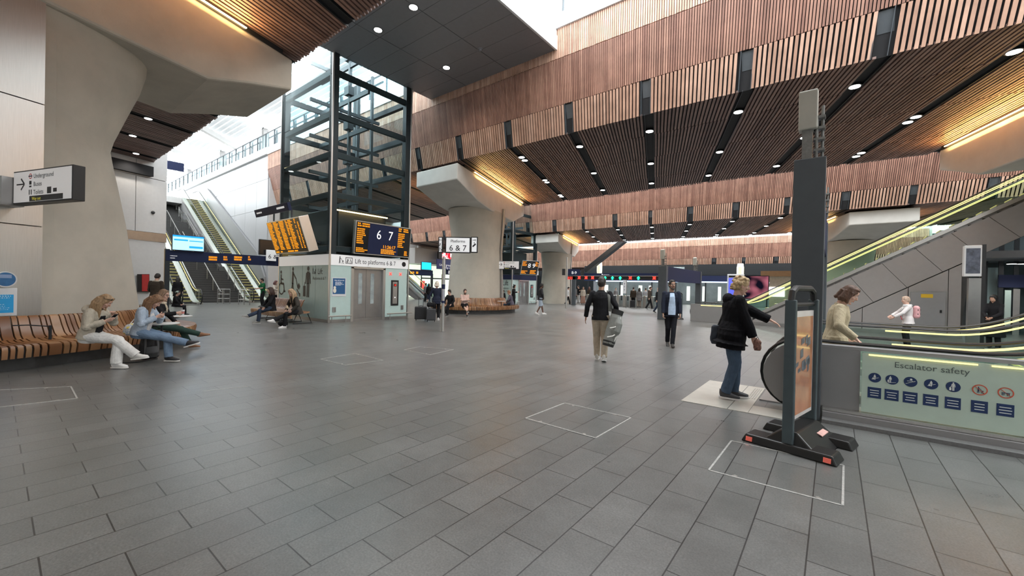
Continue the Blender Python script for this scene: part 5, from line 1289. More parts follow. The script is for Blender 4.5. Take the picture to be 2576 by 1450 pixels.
    for s_ in (-1, 1):
        w_, e_, h_ = sh[s_], elb[s_], wri[s_]
        body.tube([w_-u*.01*k, w_.lerp(e_, .35), e_, e_.lerp(h_, .3), h_], [(.050+la_ex)*k, (.044+la_ex)*k, (.036+la_ex*.5)*k, .037*k, .025*k], 12)
        body.sphere(w_, .052*k); body.sphere(e_, .037*k, n=10, m=6)
        # hand
        fd = (h_-e_).normalized(); d_ = (ldir if s_ < 0 else rdir); hd = (V(*d_).normalized() if d_ else fd); pl = (lpalm if s_ < 0 else rpalm)
        pn = V(*pl) if pl else V(-s_, .1, .0); pn = (pn-hd*pn.dot(hd)); pn = pn.normalized() if pn.length > .01 else hd.orthogonal().normalized()
        sd = hd.cross(pn).normalized()*(-s_)          # towards the thumb side
        if not pl: sd = sd if sd.dot(V(0, 1, .2)) >= 0 else -sd
        cu = R(lcurl if s_ < 0 else rcurl)
        body.tube([h_-hd*.01*k, h_+hd*.035*k, h_+hd*.085*k], [.026*k, .038*k, .041*k], 12, ry=[.020*k, .017*k, .014*k], rdir=sd)
        for i_, (o_, L_) in enumerate(((.031, .070), (.0105, .078), (-.0105, .072), (-.030, .056))):
            b0 = h_+hd*.085*k+sd*o_*k; ang = cu*(.8+.12*i_); pts = [b0]; dd = hd
            for sg in (.45, .32, .23):
                a_ = ang*.55 if sg == .45 else ang
                dd = (dd*math.cos(a_)+pn*math.sin(a_)).normalized(); dd = dd; pts.append(pts[-1]+dd*L_*sg*1.05*k)
            body.tube(pts, [.0090*k, .0086*k, .0078*k, .0066*k], 8); body.sphere(pts[-1], .0066*k, n=8, m=5)
        t0 = h_+hd*.025*k+sd*.030*k; td = (hd*.72+sd*.62+pn*.25).normalized(); t1_ = t0+td*.040*k; t2 = t1_+(td*.8+hd*.3+pn*.35*math.sin(cu)).normalized()*.036*k
        body.tube([t0, t1_, t2], [.014*k, .0108*k, .008*k], 8); body.sphere(t2, .008*k, n=8, m=5)
        # legs
        hp_, kn, an = hip[s_], knee[s_], ank[s_]; lx = -.012 if legs else 0
        body.tube([hp_+u*.02*k, hp_.lerp(kn, .35), kn, kn.lerp(an, .3), kn.lerp(an, .7), an], [(.085+lx)*k*build, (.078+lx)*k*build, (.054+lx*.5)*k, .053*k, .040*k, .034*k], 14)
        body.sphere(kn, (.053+lx*.5)*k, n=10, m=6)
        yaw = lft if s_ < 0 else rft; pit = lpitch if s_ < 0 else rpitch
        Fm = Matrix.Rotation(R(yaw), 3, 'Z') @ Matrix.Rotation(R(pit), 3, 'X'); fo, fu, fr = Fm @ V(0, 1, 0), Fm @ V(0, 0, 1), Fm @ V(1, 0, 0)
        body.tube([an-fo*.03*k-fu*.03*k, an+fo*.05*k-fu*.035*k, an+fo*.15*k-fu*.052*k], [.030*k, .036*k, .034*k], 10, ry=[.030*k, .028*k, .016*k], rdir=fr)
        if shoe:
            sm = MB(); pr = [(-.075, .012, .022, .035), (-.065, .034, .0, .050), (-.02, .040, -.01, .062), (.04, .041, -.018, .056), (.09, .046, -.030, .040), (.14, .046, -.038, .032), (.175, .036, -.042, .026), (.195, .014, -.044, .020)]
            rings = []
            for (y_, wx, zc, hz) in pr:
                ring = []
                for j in range(16):
                    a_ = 2*PI*j/16; zz = zc+math.sin(a_)*hz; zz = max(zz, -.062)
                    ring.append(an+fo*y_*k+fr*math.cos(a_)*wx*k+fu*zz*k)
                rings.append(ring)
            sm.loftpoly(rings); so = addmb('shoe', sm, mat('shoe_%02d%02d%02d' % tuple(int(c*99) for c in shoe), shoe, .5, var=.08))
            if sole:
                sl = MB(); pts = [(-.08, .03), (-.06, .040), (.0, .040), (.09, .050), (.14, .050), (.18, .040), (.20, .018)]
                poly = [an+fo*y_*k+fr*w_*k-fu*.075*k for y_, w_ in pts]+[an+fo*y_*k-fr*w_*k-fu*.075*k for y_, w_ in reversed(pts)]
                sl.prism(poly, fu*.024*k); addmb('sole', sl, mat('sole_%02d%02d%02d' % tuple(int(c*99) for c in sole), sole, .6, var=.05), so)
    add('body', remesh(body, vox, 2), SKINS[skin])
    if detail:
        ey = MB(); ir = MB(); lp_ = MB()
        for s_ in (-1, 1): ey.sphere(hp(s_*.031, .0845, .014), .0125*k, .009*k, .0075*k, 10, 6, M=Hm); ir.sphere(hp(s_*.031, .0915, .013), .0055*k, .003*k, .0055*k, 8, 6, M=Hm); ir.tube([hp(s_*.014, .0915, .037), hp(s_*.030, .0955, .042), hp(s_*.047, .084, .036)], .0035*k, 6)
        lp_.sphere(hp(0, .0925, -.055), .020*k, .006*k, .0045*k, 10, 5, M=Hm); lp_.sphere(hp(0, .0915, -.064), .017*k, .006*k, .005*k, 10, 5, M=Hm)
        addmb('eyes', ey, M['eyew']); addmb('iris_and_brow', ir, mat('brow_dark', (.04, .025, .02), .5, var=0)); addmb('mouth', lp_, M['lip'])
    # clothing
    info = dict(root=root, k=k, ch=ch, u=u, f=f, r=r, f2=f2, r2=r2, sh=sh, elb=elb, wri=wri, knee=knee, ank=ank, hip=hip, hp=hp, Hm=Hm, hc=hc, addmb=addmb, add=add, vox=vox, pel=pel)
    if legs:
        tm = MB(); ex = legs.get('ex', .012); torso(tm, sec, ex, -.13, legs.get('waist', .10))
        rt, rk_, rh = legs.get('r', (.098, .072, .062)); end = legs.get('end', 1.0)
        for s_ in (-1, 1):
            hp_, kn, an = hip[s_], knee[s_], ank[s_]
            if end >= 1.0:
                e1 = kn.lerp(an, .93)
                tm.tube([hp_+u*.03*k, hp_.lerp(kn, .4), kn, kn.lerp(an, .45), e1, kn.lerp(an, .985)], [rt*k*build, (rt*.55+rk_*.45)*k*build, rk_*k, (rk_+rh)/2*k, rh*k, rh*k], 14); tm.sphere(kn, rk_*k, n=10, m=6)
            else:
                e1 = hp_.lerp(kn, min(1, end*1.6)) if end < .62 else kn.lerp(an, (end-.62)/.38)
                tm.tube([hp_+u*.03*k, hp_.lerp(kn, .5), e1], [rt*k*build, (rt+rh)/2*k, rh*k], 14)
        if legs.get('skirt'):
            pass
        add('trousers' if end >= 1 else 'shorts', remesh(tm, vox, 2, wr, 8), legs['m'])
    if top:
        tm = MB(); ex = top.get('ex', .016); t0 = top.get('hem', -.06); ss = [(t0, sec[1][1]+top.get('flare', .0), sec[1][2]+top.get('flare', .0))]+[q for q in sec if q[0] > t0+.02 and q[0] < top.get('neck', .50)]
        if top.get('neck', .5) >= .5: ss += [(.50, .070, .070)]
        torso(tm, ss, ex, -2, 9)
        rs, re_, rw = top.get('r', (.062, .052, .042)); se = top.get('sleeve', 1.0)
        for s_ in (-1, 1):
            w_, e_, h_ = sh[s_], elb[s_], wri[s_]
            if se >= 1: tm.tube([w_-u*.005*k, w_.lerp(e_, .5), e_, e_.lerp(h_, .5), e_.lerp(h_, .95*se)], [rs*k, (rs+re_)/2*k, re_*k, (re_+rw)/2*k, rw*k], 12); tm.sphere(e_, re_*k, n=10, m=6)
            else: tm.tube([w_-u*.005*k, w_.lerp(e_, .5), w_.lerp(e_, se*1.8)], [rs*k, (rs+re_)/2*k, re_*k], 12)
            tm.sphere(w_, rs*k*1.02, n=12, m=8)
        if top.get('skirt'):      # coat tail hanging below the hips
            zt_, wd = top['skirt']; pts = [pel+u*.05*k, V(pel.x, pel.y, zt_*k+(pel.z-zt_*k)*.5), V(pel.x, pel.y-.01, zt_*k)]
            tm.tube(pts, [(.165*hw+ex)*k, wd*.92*k, wd*k], 18, ry=[(.118*hw+ex)*k, wd*.78*k, wd*.8*k], rdir=r)
        if top.get('hood'): tm.sphere(ch(.47)-f2*.10*k, .13*k, .075*k, .085*k, 14, 8)
        if top.get('collar'): tm.tube([ch(.485), ch(.525)+f*.005], [.085*k, .078*k], 14, ry=[.080*k, .074*k], rdir=r)
        info['top'] = add(top.get('name', 'jacket'), remesh(tm, vox, 2, top.get('wr', wr), top.get('wf', 8)), top['m'])
        if top.get('shirt'):
            sm = MB(); m_, wd, tA, tB = top['shirt']; pts = [ch(t)+f2*((.112 if t < .2 else .121 if t < .40 else .088 if t < .46 else .066)*bw+ex+.008)*k for t in np.linspace(tA, tB, 7)]
            ws = [wd*k*(1.0 if i_ < 3 else 1-.10*(i_-2)) for i_ in range(7)]
            sm.tube(pts, ws, 14, ry=[.020*k]*7, rdir=r2); add('shirt', remesh(sm, vox, 2), m_)
    # hair
    ht = hair[0]; hm = hairm('hair_%02d%02d%02d' % tuple(int(c*99) for c in hair[1]), hair[1]); hb = MB(); L_ = hair[2] if len(hair) > 2 else .25
    if ht != 'bald':
        hb.sphere(hp(0, -.010, .046), .085*k, .101*k, .102*k, 18, 12, M=Hm); hb.sphere(hp(0, -.035, .005), .082*k, .085*k, .095*k, 16, 10, M=Hm)
        hb.sphere(hp(0, .045, .098), .060*k, .047*k, .036*k, 12, 8, M=Hm)
        if ht == 'short':
            for s_ in (-1, 1): hb.sphere(hp(s_*.066, -.012, .02), .016*k, .045*k, .045*k, 10, 6, M=Hm)
            hb.sphere(hp(0, -.065, -.03), .060*k, .035*k, .055*k, 12, 8, M=Hm)
        elif ht == 'fluffy':
            rr = random.Random(3)
            for i_ in range(90):
                a_ = rr.uniform(0, 2*PI); z_ = rr.uniform(-.07, .135); q_ = math.sqrt(max(0, 1-max(0, (z_-.03)/.115)**2)); sn = math.sin(a_)
                if sn > .35 and z_ < .085: continue
                p0_ = hp(math.cos(a_)*.086*q_, -.012+sn*.100*q_, z_); hb.tube([p0_, p0_+hr_*math.cos(a_)*.012+hu*.006+hf*(sn*.008-.008), p0_+hr_*math.cos(a_)*.016-hu*.014+hf*(sn*.01-.016)], [.018*k, .016*k, .006*k], 6)
        else:
            lo = -L_
            side_ = hair[3] if len(hair) > 3 else .07
            for s_ in (-1, 1):
                for (y0_, q) in ((.03, 0), (-.01, 1), (-.05, 2)):
                    p0, p1 = hp(s_*.068, y0_, .05), hp(s_*(.080+.008*q), y0_-.004, -.06); p2 = hp(s_*side_, y0_-.01, -.08); dn = (V(0, 0, -1)*.75+(-hu)*.25).normalized()
                    p3 = p2+dn*max(0, L_-.12)*k*(1 if q else .92)+hf*(.02 if q < 1 else -.01)*k
                    hb.tube([p0, p1, p2.lerp(p3, .5)+hr_*s_*.004, p3], [.020*k, .024*k, .026*k, .012*k], 8)
            for x_ in (-.05, -.017, .017, .05):
                p0, p1 = hp(x_, -.095, .04), hp(x_*1.2, -.105, -.07); dn = (V(0, 0, -1)*.8+(-hu)*.2).normalized(); p3 = p1+dn*max(0, L_-.12)*k-hf*.01*k
                hb.tube([p0, p1, p1.lerp(p3, .5)-hf*.012*k, p3], [.026*k, .030*k, .030*k, .014*k], 8)
            if ht == 'bun': hb.sphere(hp(0, -.10, .12), .045*k, n=10, m=8)
        info['hair'] = add('hair', remesh(hb, max(vox*.9, .006), 2, .004, 30), hm)
    for e in extras: e(info)
    return root, info
# accessories -------------------------------------------------------
def ex_glasses(dark=True):
    def go(I):
        hp, k = I['hp'], I['k']; mb = MB()
        for s_ in (-1, 1):
            c = [hp(s_*.033+math.cos(t)*.022, .100, .012+math.sin(t)*.017) for t in np.linspace(0, 2*PI, 13)[:-1]]
            mb.tube(c, .003*k, 6, closed=True); mb.tube([hp(s_*.055, .098, .018), hp(s_*.078, .03, .018), hp(s_*.078, -.01, .008)], .0028*k, 6)
        mb.tube([hp(-.012, .101, .018), hp(.012, .101, .018)], .003*k, 6); I['addmb']('glasses', mb, M['black'])
    return go
def ex_headband_glasses(I):
    hp, k = I['hp'], I['k']; mb = MB(); gl = MB()
    for s_ in (-1, 1):
        gl.sphere(hp(s_*.034, .072, .105), .027*k, .010*k, .018*k, 10, 6, M=I['Hm']); mb.tube([hp(s_*.062, .058, .10), hp(s_*.085, -.02, .07)], .004*k, 6)
    mb.tube([hp(-.06, .066, .108), hp(0, .085, .113), hp(.06, .066, .108)], .004*k, 6); I['addmb']('sunglasses_frame', mb, M['black']); I['addmb']('sunglasses_lens', gl, mat('lens', (.05, .045, .04), .1, var=0))
def ex_beard(c):
    def go(I):
        hp, k = I['hp'], I['k']; mb = MB()
        pts = [hp(-.068, .012, -.01), hp(-.060, .030, -.055), hp(-.042, .062, -.095), hp(0, .086, -.108), hp(.042, .062, -.095), hp(.060, .030, -.055), hp(.068, .012, -.01)]
        mb.tube(pts, [.010*k, .015*k, .019*k, .024*k, .019*k, .015*k, .010*k], 8); mb.tube([hp(-.028, .088, -.058), hp(-.015, .099, -.042), hp(.015, .099, -.042), hp(.028, .088, -.058)], .006*k, 6)
        I['add']('beard', remesh(mb, max(I['vox']*.8, .006), 2), hairm('beard', c))
    return go
def ex_scarf(m, r_=.035):
    def go(I):
        ch, k, r, f = I['ch'], I['k'], I['r'], I['f']; mb = MB()
        mb.tube([ch(.50)+(r*math.cos(t)*.085+f*math.sin(t)*.08)*k for t in np.linspace(0, 2*PI, 17)[:-1]], r_*k, 8, closed=True); mb.tube([ch(.49)+f*.09*k, ch(.38)+f*.14*k, ch(.24)+f*.145*k], [.035*k, .045*k, .04*k], 8, ry=.015*k, rdir=r)
        I['add']('scarf', remesh(mb, I['vox'], 2, .005, 14), m)
    return go
def ex_cap(c, back=True):
    def go(I):
        hp, k = I['hp'], I['k']; mb = MB(); mb.sphere(hp(0, -.012, .05), .088*k, .103*k, .092*k, 16, 10, M=I['Hm']); s_ = -1 if back else 1
        mb.tube([hp(0, s_*.08, .045), hp(0, s_*.17, .02)], [.075*k, .05*k], 12, ry=[.012*k, .008*k], rdir=I['r']); I['add']('cap', remesh(mb, .01, 2), cloth('cap_cloth', c))
    return go
def ex_cover(c, nm='headscarf'):
    def go(I):
        hp, k, ch, f = I['hp'], I['k'], I['ch'], I['f']; mb = MB(); mb.sphere(hp(0, -.03, .02), .098*k, .105*k, .125*k, 16, 10, M=I['Hm']); mb.tube([hp(0, -.03, -.05), ch(.42)], [.085*k, .15*k], 14, ry=[.085*k, .12*k], rdir=I['r']); I['add'](nm, remesh(mb, .012, 2), cloth('cover_%02d' % int(c[0]*99), c))
    return go
def ex_tee(c, name='t_shirt', w_=.10, tA=-.02, tB=.44):
    def go(I):
        ch, k, f2, r2 = I['ch'], I['k'], I['f2'], I['r2']; mb = MB(); pts = [ch(t)+f2*(.122 if .1 < t < .42 else .112 if t <= .1 else .09)*k for t in np.linspace(tA, tB, 6)]
        mb.tube(pts, [w_*k]*5+[w_*.6*k], 14, ry=.024*k, rdir=r2); I['add'](name, remesh(mb, I['vox'], 2, .003, 12), c)
    return go
def world(I, p): 
    root = I['root']; return (Matrix.Translation(root.location) @ Matrix.Rotation(root.rotation_euler[2], 4, 'Z')) @ Vector(p)
def held(name, label, cat, mb, m, smooth=30, group=None): return one(mb, name, m, label, cat, group, smooth)
def phone(I, hand, label, fwd=.10, up=.02, col=None, tilt=(0, -.5, 1), flat=None):
    w_, e_ = I['wri'][hand], I['elb'][hand]; d = (w_-e_).normalized(); c = w_+d*.11*I['k']+Vector((0, 0, up)); uz = Vector(tilt).normalized(); ux = Vector((1, 0, 0)); nn = ux.cross(uz).normalized()
    P = lambda a, b, o: world(I, c+ux*a+uz*b+nn*o)
    mb = MB().hexa([P(-.037, -.075, -.004), P(.037, -.075, -.004), P(.037, -.075, .004), P(-.037, -.075, .004), P(-.037, .075, -.004), P(.037, .075, -.004), P(.037, .075, .004), P(-.037, .075, .004)])
    t = thing('phone', label, 'phone', tuple(P(0, 0, 0))); mb.build('case', M['black'], t, bevel=.003)
    MB().quad(P(-.034, -.07, -.0046), P(.034, -.07, -.0046), P(.034, .07, -.0046), P(-.034, .07, -.0046)).build('screen', M['screen'], t)
    return t
CAMDIR = lambda p: Vector((-p[0], -p[1], 0)).normalized()
def rot(d, a): 
    c_, s_ = math.cos(R(a)), math.sin(R(a)); return Vector((d[0]*c_-d[1]*s_, d[0]*s_+d[1]*c_, 0))

# ---------------------------------------------------------------- the three women on the big bench
blk = cloth('black_cloth', (.012, .012, .014)); whitej = cloth('white_denim', (.66, .65, .63)); denim = cloth('blue_denim', (.16, .23, .33)); lden = cloth('pale_denim', (.36, .43, .52)); beigej = cloth('beige_jacket', (.42, .38, .31)); greent = cloth('bottle_green', (.03, .06, .05)); navyc = cloth('navy_wool', (.018, .022, .04)); beige = cloth('beige_chino', (.47, .40, .31))
p1 = onz(226, 848, .56)
_, I1 = person('person in white trousers and beige jacket sitting on the big bench with a phone', (p1.x, p1.y), rot(CAMDIR(p1), 44), 1.70, .0075, 'fair', True, (0, 0, .60), lean=13, twist=14, nod=26, turn=22,
    LA=(-.08, .34, .98), RA=(.08, .36, .88), la=(-.7, -.4, -.9), ra=(.7, -.4, -.9), LF=(-.05, .44, .085), RF=(-.20, .66, .22), lk=(-.1, .8, .7), rk=(.1, .6, 1), rpitch=8, lft=4, rft=10, hair=('long', (.30, .19, .10), .36), lcurl=45, rcurl=45, lpalm=(.6, .2, -.6), rpalm=(-.6, -.1, .7),
    top=dict(m=beigej, ex=.030, r=(.075, .068, .052), hem=-.05, flare=.0, hood=True, wr=.007, name='jacket'), legs=dict(m=whitej, r=(.105, .085, .085)), shoe=(.72, .71, .69), sole=(.72, .70, .66), wr=.006,
    extras=[ex_headband_glasses, ex_tee(blk, 'black_top', .085, .0, .40)])
phone(I1, 1, 'dark phone in the hand of the person in white trousers', tilt=(0, .75, .65))
p2 = onz(354, 838, .56)
_, I2 = person('person in pale denim jacket with very long brown hair, head bowed over a phone', (p2.x, p2.y), rot(CAMDIR(p2), 52), 1.70, .0075, 'fair', True, (0, 0, .60), lean=13, twist=10, nod=32, turn=14,
    LA=(-.08, .34, .90), RA=(.07, .34, .90), la=(-.7, -.3, -.9), ra=(.7, -.3, -.9), LF=(-.05, .50, .085), RF=(-.10, .88, .36), lk=(-.1, .8, .7), rk=(.1, .5, 1), rpitch=18, rft=12, hair=('long', (.19, .10, .05), .42), lcurl=50, rcurl=50, lpalm=(.6, -.1, .5), rpalm=(-.6, -.1, .5),
    top=dict(m=lden, ex=.026, r=(.072, .064, .050), hem=-.05, flare=.0, wr=.007), legs=dict(m=denim, r=(.100, .074, .072)), shoe=(.03, .03, .035), sole=(.68, .67, .64), wr=.006, extras=[ex_tee(cloth('white_tee', (.62, .60, .58)), 'white_top', .07)])
phone(I2, 1, 'black phone held by the person in the pale denim jacket', tilt=(0, .8, .6))
p3 = onz(396, 818, .56)
_, I3 = person('person with glasses, scarf and dark green trousers at the bench end, holding a cup', (p3.x, p3.y), rot(CAMDIR(p3), 70), 1.70, .0085, 'fair', True, (0, 0, .60), lean=6, nod=4, turn=-12,
    LA=(-.20, .28, .62), RA=(.12, .40, .86), la=(-.8, -.4, -.5), ra=(.8, -.5, -.6), LF=(-.06, .62, .085), RF=(-.02, .98, .30), lk=(-.1, .8, .7), rk=(.1, .5, 1), rpitch=10, lft=2, hair=('bob', (.22, .14, .09), .20), rcurl=60, rpalm=(-1, 0, .1),
    top=dict(m=blk, ex=.022, r=(.066, .056, .046), hem=-.05, flare=.0), legs=dict(m=greent, r=(.098, .072, .060)), shoe=(.26, .13, .07), sole=None, extras=[ex_glasses(), ex_scarf(cloth('patterned_scarf', (.55, .47, .36), var=.6, scale=30))])
# coffee cup
c = world(I3, I3['wri'][1]+(I3['wri'][1]-I3['elb'][1]).normalized()*.10-Vector((.03, 0, .01)))
t = thing('coffee_cup', 'white paper cup with pink band in the hand of the person with glasses', 'cup', tuple(c))
MB().tube([c-Vector((0, 0, .05)), c+Vector((0, 0, .055))], [.031, .041], 16).build('cup', M['white'], t, smooth=True); MB().tube([c+Vector((0, 0, .055)), c+Vector((0, 0, .068))], [.044, .041], 16).build('lid', M['white'], t, smooth=True); MB().tube([c-Vector((0, 0, .02)), c+Vector((0, 0, .03))], [.0345, .0395], 16, cap=False).build('band', mat('cup_pink', (.6, .22, .2), .6), t, smooth=True)
# rucksack, flowered bag
q = onz(380, 906); t = thing('rucksack', 'black and grey rucksack on the floor by the white trousers', 'bag', (q.x, q.y, 0))
mb = MB(); d = rot(CAMDIR(q), 20); s_ = Vector((-d.y, d.x, 0)); bs = Vector((q.x, q.y, 0))-d*.10
mb.tube([bs+Vector((0, 0, .02)), bs+Vector((0, 0, .06)), bs+Vector((0, 0, .30)), bs+Vector((0, 0, .44)), bs+Vector((0, 0, .48))], [.13, .165, .16, .12, .06], 16, ry=[.08, .11, .11, .085, .04], rdir=s_)
o = link('body', remesh(mb, .012, 3, .008, 7), t); o.data.materials.clear(); o.data.materials.append(mat('rucksack_black', (.014, .014, .016), .6, var=.2))
mb = MB(); mb.tube([bs+d*.10+Vector((0, 0, .05)), bs+d*.14+Vector((0, 0, .15)), bs+d*.12+Vector((0, 0, .27))], [.10, .115, .10], 14, ry=[.03, .04, .03], rdir=s_); o = link('front_pocket', remesh(mb, .012, 3, .004, 7), t); o.data.materials.clear(); o.data.materials.append(mat('rucksack_grey', (.06, .062, .066), .6, var=.2))
for s2 in (-1, 1): MB().tube([bs+s_*(.09*s2)+d*.10+Vector((0, 0, .44)), bs+s_*(.10*s2)+d*.13+Vector((0, 0, .3)), bs+s_*(.10*s2)+d*.115+Vector((0, 0, .08))], .018, 8, ry=.006, rdir=s_).build('strap', mat('strap_grey', (.10, .10, .105), .6), t, smooth=True)
MB().tube([bs+d*.1+s_*.1+Vector((0, 0, .015)), bs+d*.25+s_*-.25+Vector((0, 0, .012)), bs+d*.12+s_*-.45+Vector((0, 0, .012))], .012, 8).build('loose_strap', M['black'], t, smooth=True)
q = onz(338, 838, .5); t = thing('tote_bag', 'white bag with yellow and blue flowers on the big bench', 'bag', (q.x, q.y, .45))
mb = MB(); mb.tube([(q.x, q.y, .46), (q.x, q.y, .50), (q.x, q.y, .60), (q.x-.01, q.y, .68), (q.x-.02, q.y, .70)], [.12, .17, .175, .11, .05], 16, ry=[.09, .13, .13, .08, .03], rdir=rot(CAMDIR(q), 90))
def flower_mat():
    m, nt, out = nodes('flower_print'); b = N(nt, 'ShaderNodeBsdfPrincipled', Roughness=.7); nt.links.new(b.outputs[0], out.inputs[0]); tc = N(nt, 'ShaderNodeTexCoord')
    nz = N(nt, 'ShaderNodeTexNoise', Scale=9.0, Detail=2.0); nt.links.new(tc.outputs['Object'], nz.inputs['Vector'])
    cr = N(nt, 'ShaderNodeValToRGB'); cr.color_ramp.interpolation = 'CONSTANT'; el = cr.color_ramp.elements; el[0].color = (.72, .56, .10, 1); el[1].position = .40; el[1].color = (.62, .66, .68, 1)
    for p_, c_ in ((.50, (.34, .44, .58, 1)), (.54, (.68, .70, .70, 1)), (.62, (.75, .62, .15, 1))): e = el.new(p_); e.color = c_
    nt.links.new(nz.outputs['Fac'], cr.inputs[0]); nt.links.new(cr.outputs[0], b.inputs['Base Color']); return m
o = link('bag_body', remesh(mb, .012, 3, .012, 9), t); o.data.materials.clear(); o.data.materials.append(flower_mat())
MB().tube([(q.x-.03, q.y+.02, .68), (q.x-.03, q.y, .78), (q.x-.01, q.y-.06, .69)], .010, 8).build('handle', M['white'], t, smooth=True)
MB
# ---------------------------------------------------------------- walkers in the open floor
pb = onz(1508, 907); away = -CAMDIR(pb)
_, IB = person('person in black pullover and beige trousers walking away carrying a golf bag', (pb.x, pb.y), rot(away, -4), 1.85, .0075, 'tan', False, (0, 0, .95), lean=2, nod=4, turn=-14,
    LA=(-.31, .06, .90), RA=(.33, .10, .97), la=(-.6, -1, .0), ra=(.5, -1, -.1), LF=(-.06, .08, .075), RF=(.10, -.14, .09), rpitch=-14, hair=('short', (.022, .016, .013)),
    top=dict(m=blk, ex=.022, r=(.070, .058, .046), hem=-.10, flare=.0, collar=True, wr=.005, name='pullover'), legs=dict(m=beige, r=(.102, .080, .066)), shoe=(.66, .64, .60), sole=(.7, .7, .68), wr=.005, lcurl=15)
# badge on the collar, golf bag
MB().sphere(world(IB, IB['ch'](.44)-IB['f2']*.136), .022, .006, .022, n=12, m=8)
def frame_of(I):
    a = I['root'].rotation_euler[2]; return Vector((math.cos(a), math.sin(a), 0)), Vector((-math.sin(a), math.cos(a), 0))
rx, fy = frame_of(IB); base = world(IB, (.19, -.27, .38)); topp = world(IB, (.36, -.13, 1.06)) ; ax = (topp-base).normalized()
t = thing('golf_bag', 'grey golf bag hanging from the shoulder of the walker in black', 'bag', tuple(base))
mb = MB(); mb.tube([base, base+ax*.05, base+ax*.35, base+ax*.62, base+ax*.70], [.118, .130, .135, .128, .115], 20, ry=[.105, .115, .115, .115, .105], rdir=rx)
side_ = (rx-ax*rx.dot(ax)).normalized(); bk = side_.cross(ax).normalized()
mb.tube([base+ax*.20+side_*.06+bk*.05, base+ax*.33+side_*.09+bk*.08, base+ax*.5+side_*.09+bk*.07, base+ax*.62+side_*.06+bk*.05], [.06, .09, .09, .06], 14)
def setm(o, m): o.data.materials.clear(); o.data.materials.append(m); return o
greyb = mat('golf_bag_grey', (.20, .205, .19), .6, var=.12, scale=30)
setm(link('bag_body', remesh(mb, .010, 3, .003, 9), t), greyb)
MB().tube([base-ax*.015, base+ax*.10], [.118, .136], 20, ry=[.105, .120], rdir=rx).build('base_cup', M['black'], t, smooth=True)
MB().tube([topp-ax*.02, topp+ax*.08], [.122, .128], 20, ry=[.112, .114], rdir=rx).build('top_cuff', M['black'], t, smooth=True)
for (a, b_) in ((.16, .30), (.36, .52)):
    MB().tube([base+ax*a-side_*.05+bk*.135, base+ax*(a+.05)+side_*.05+bk*.155, base+ax*b_+side_*.12+bk*.10], .012, 6).build('zip', mat('golf_zip', (.75, .74, .70), .5, var=0), t, smooth=True)
for off in (-.02, .03):
    MB().tube([base+ax*.12+side_*.11+bk*.09, base+ax*.38+side_*(.13+off)+bk*.10, base+ax*.66+side_*.10+bk*.09], .010, 6).build('stand_leg', mat('golf_zip', (.75, .74, .70), .5, var=0), t, smooth=True)
sh_ = IB['sh'][1]
pts = [topp+ax*.04, world(IB, (.20, -.03, 1.12)), world(IB, sh_+Vector((.0, -.095, -.06))), world(IB, sh_+Vector((-.035, -.02, .075))), world(IB, sh_+Vector((-.01, .10, -.02))), world(IB, (.26, .14, 1.10)), topp+ax*.02+fy*.06]
MB().tube(pts, .030, 10, ry=.008, rdir=rx).build('shoulder_strap', greyb, t, smooth=True)

ps = onz(1686, 873); td = CAMDIR(ps)
jacket = cloth('navy_suit', (.016, .020, .034)); shirt = cloth('blue_shirt', (.42, .52, .66), bump=.1)
_, IS = person('bearded person in navy suit jacket and pale blue shirt walking with hands in pockets', (ps.x, ps.y), rot(td, 8), 1.86, .0085, 'tan', False, (0, 0, .955), lean=1, nod=-2, turn=16,
    LA=(-.21, .10, .86), RA=(.21, .10, .86), la=(-1, -.8, 0), ra=(1, -.8, 0), LF=(-.03, .14, .075), RF=(.05, -.18, .11), rpitch=-25, rk=(0, 1, 0), hair=('short', (.015, .012, .010)),
    top=dict(m=jacket, ex=.024, r=(.068, .058, .050), hem=-.14, flare=.02, wr=.005, name='suit_jacket', shirt=(shirt, .095, -.10, .47)), legs=dict(m=cloth('dark_trousers', (.012, .012, .016)), r=(.095, .068, .056)), shoe=(.02, .018, .017), sole=None, extras=[ex_glasses(), ex_beard((.03, .018, .012))], wr=.005, lcurl=70, rcurl=70)

pl_ = onz(1836, 1003); hd = Vector((.93, .37, 0)).normalized()
_, IL = person('blond person in black padded coat and jeans stepping to the escalator, arm outstretched', (pl_.x, pl_.y), hd, 1.81, .0075, 'fair', True, (0, 0, .955), lean=6, nod=6, turn=0, build=1.28,
    LA=(-.10, .52, 1.14), RA=(.16, .28, .80), la=(-.6, -.4, -1), ra=(.8, -1, -.3), LF=(-.07, .06, .075), RF=(.08, -.08, .08), rpitch=-4, hair=('fluffy', (.50, .36, .20)),
    top=dict(m=mat('black_padded', (.006, .006, .008), .8, var=.2, bump=.5, bscale=22, spec=.15), ex=.030, r=(.082, .074, .058), hem=-.16, flare=.05, collar=True, hood=True, skirt=(.72, .235), wr=.010, wf=6, name='padded_coat'), legs=dict(m=cloth('dark_denim', (.055, .085, .13)), r=(.090, .076, .070)), shoe=(.035, .035, .04), sole=(.62, .60, .60), lcurl=18, lpalm=(0, .2, -1), rcurl=70, wr=.006, base_z=.012)
c = world(IL, IL['wri'][1]+Vector((.02, .05, -.10)))
t = thing('handbag', 'small brown patterned purse in the hand of the person in black coat', 'bag', tuple(c))
mb = MB(); mb.tube([c+Vector((0, 0, -.08)), c+Vector((0, 0, -.05)), c+Vector((0, 0, .05)), c+Vector((0, 0, .08))], [.04, .055, .05, .03], 12, ry=[.02, .035, .03, .02], rdir=hd); setm(link('purse_body', remesh(mb, .008, 3, .006, 20), t), mat('purse', (.20, .10, .07), .5, var=.8, scale=45))
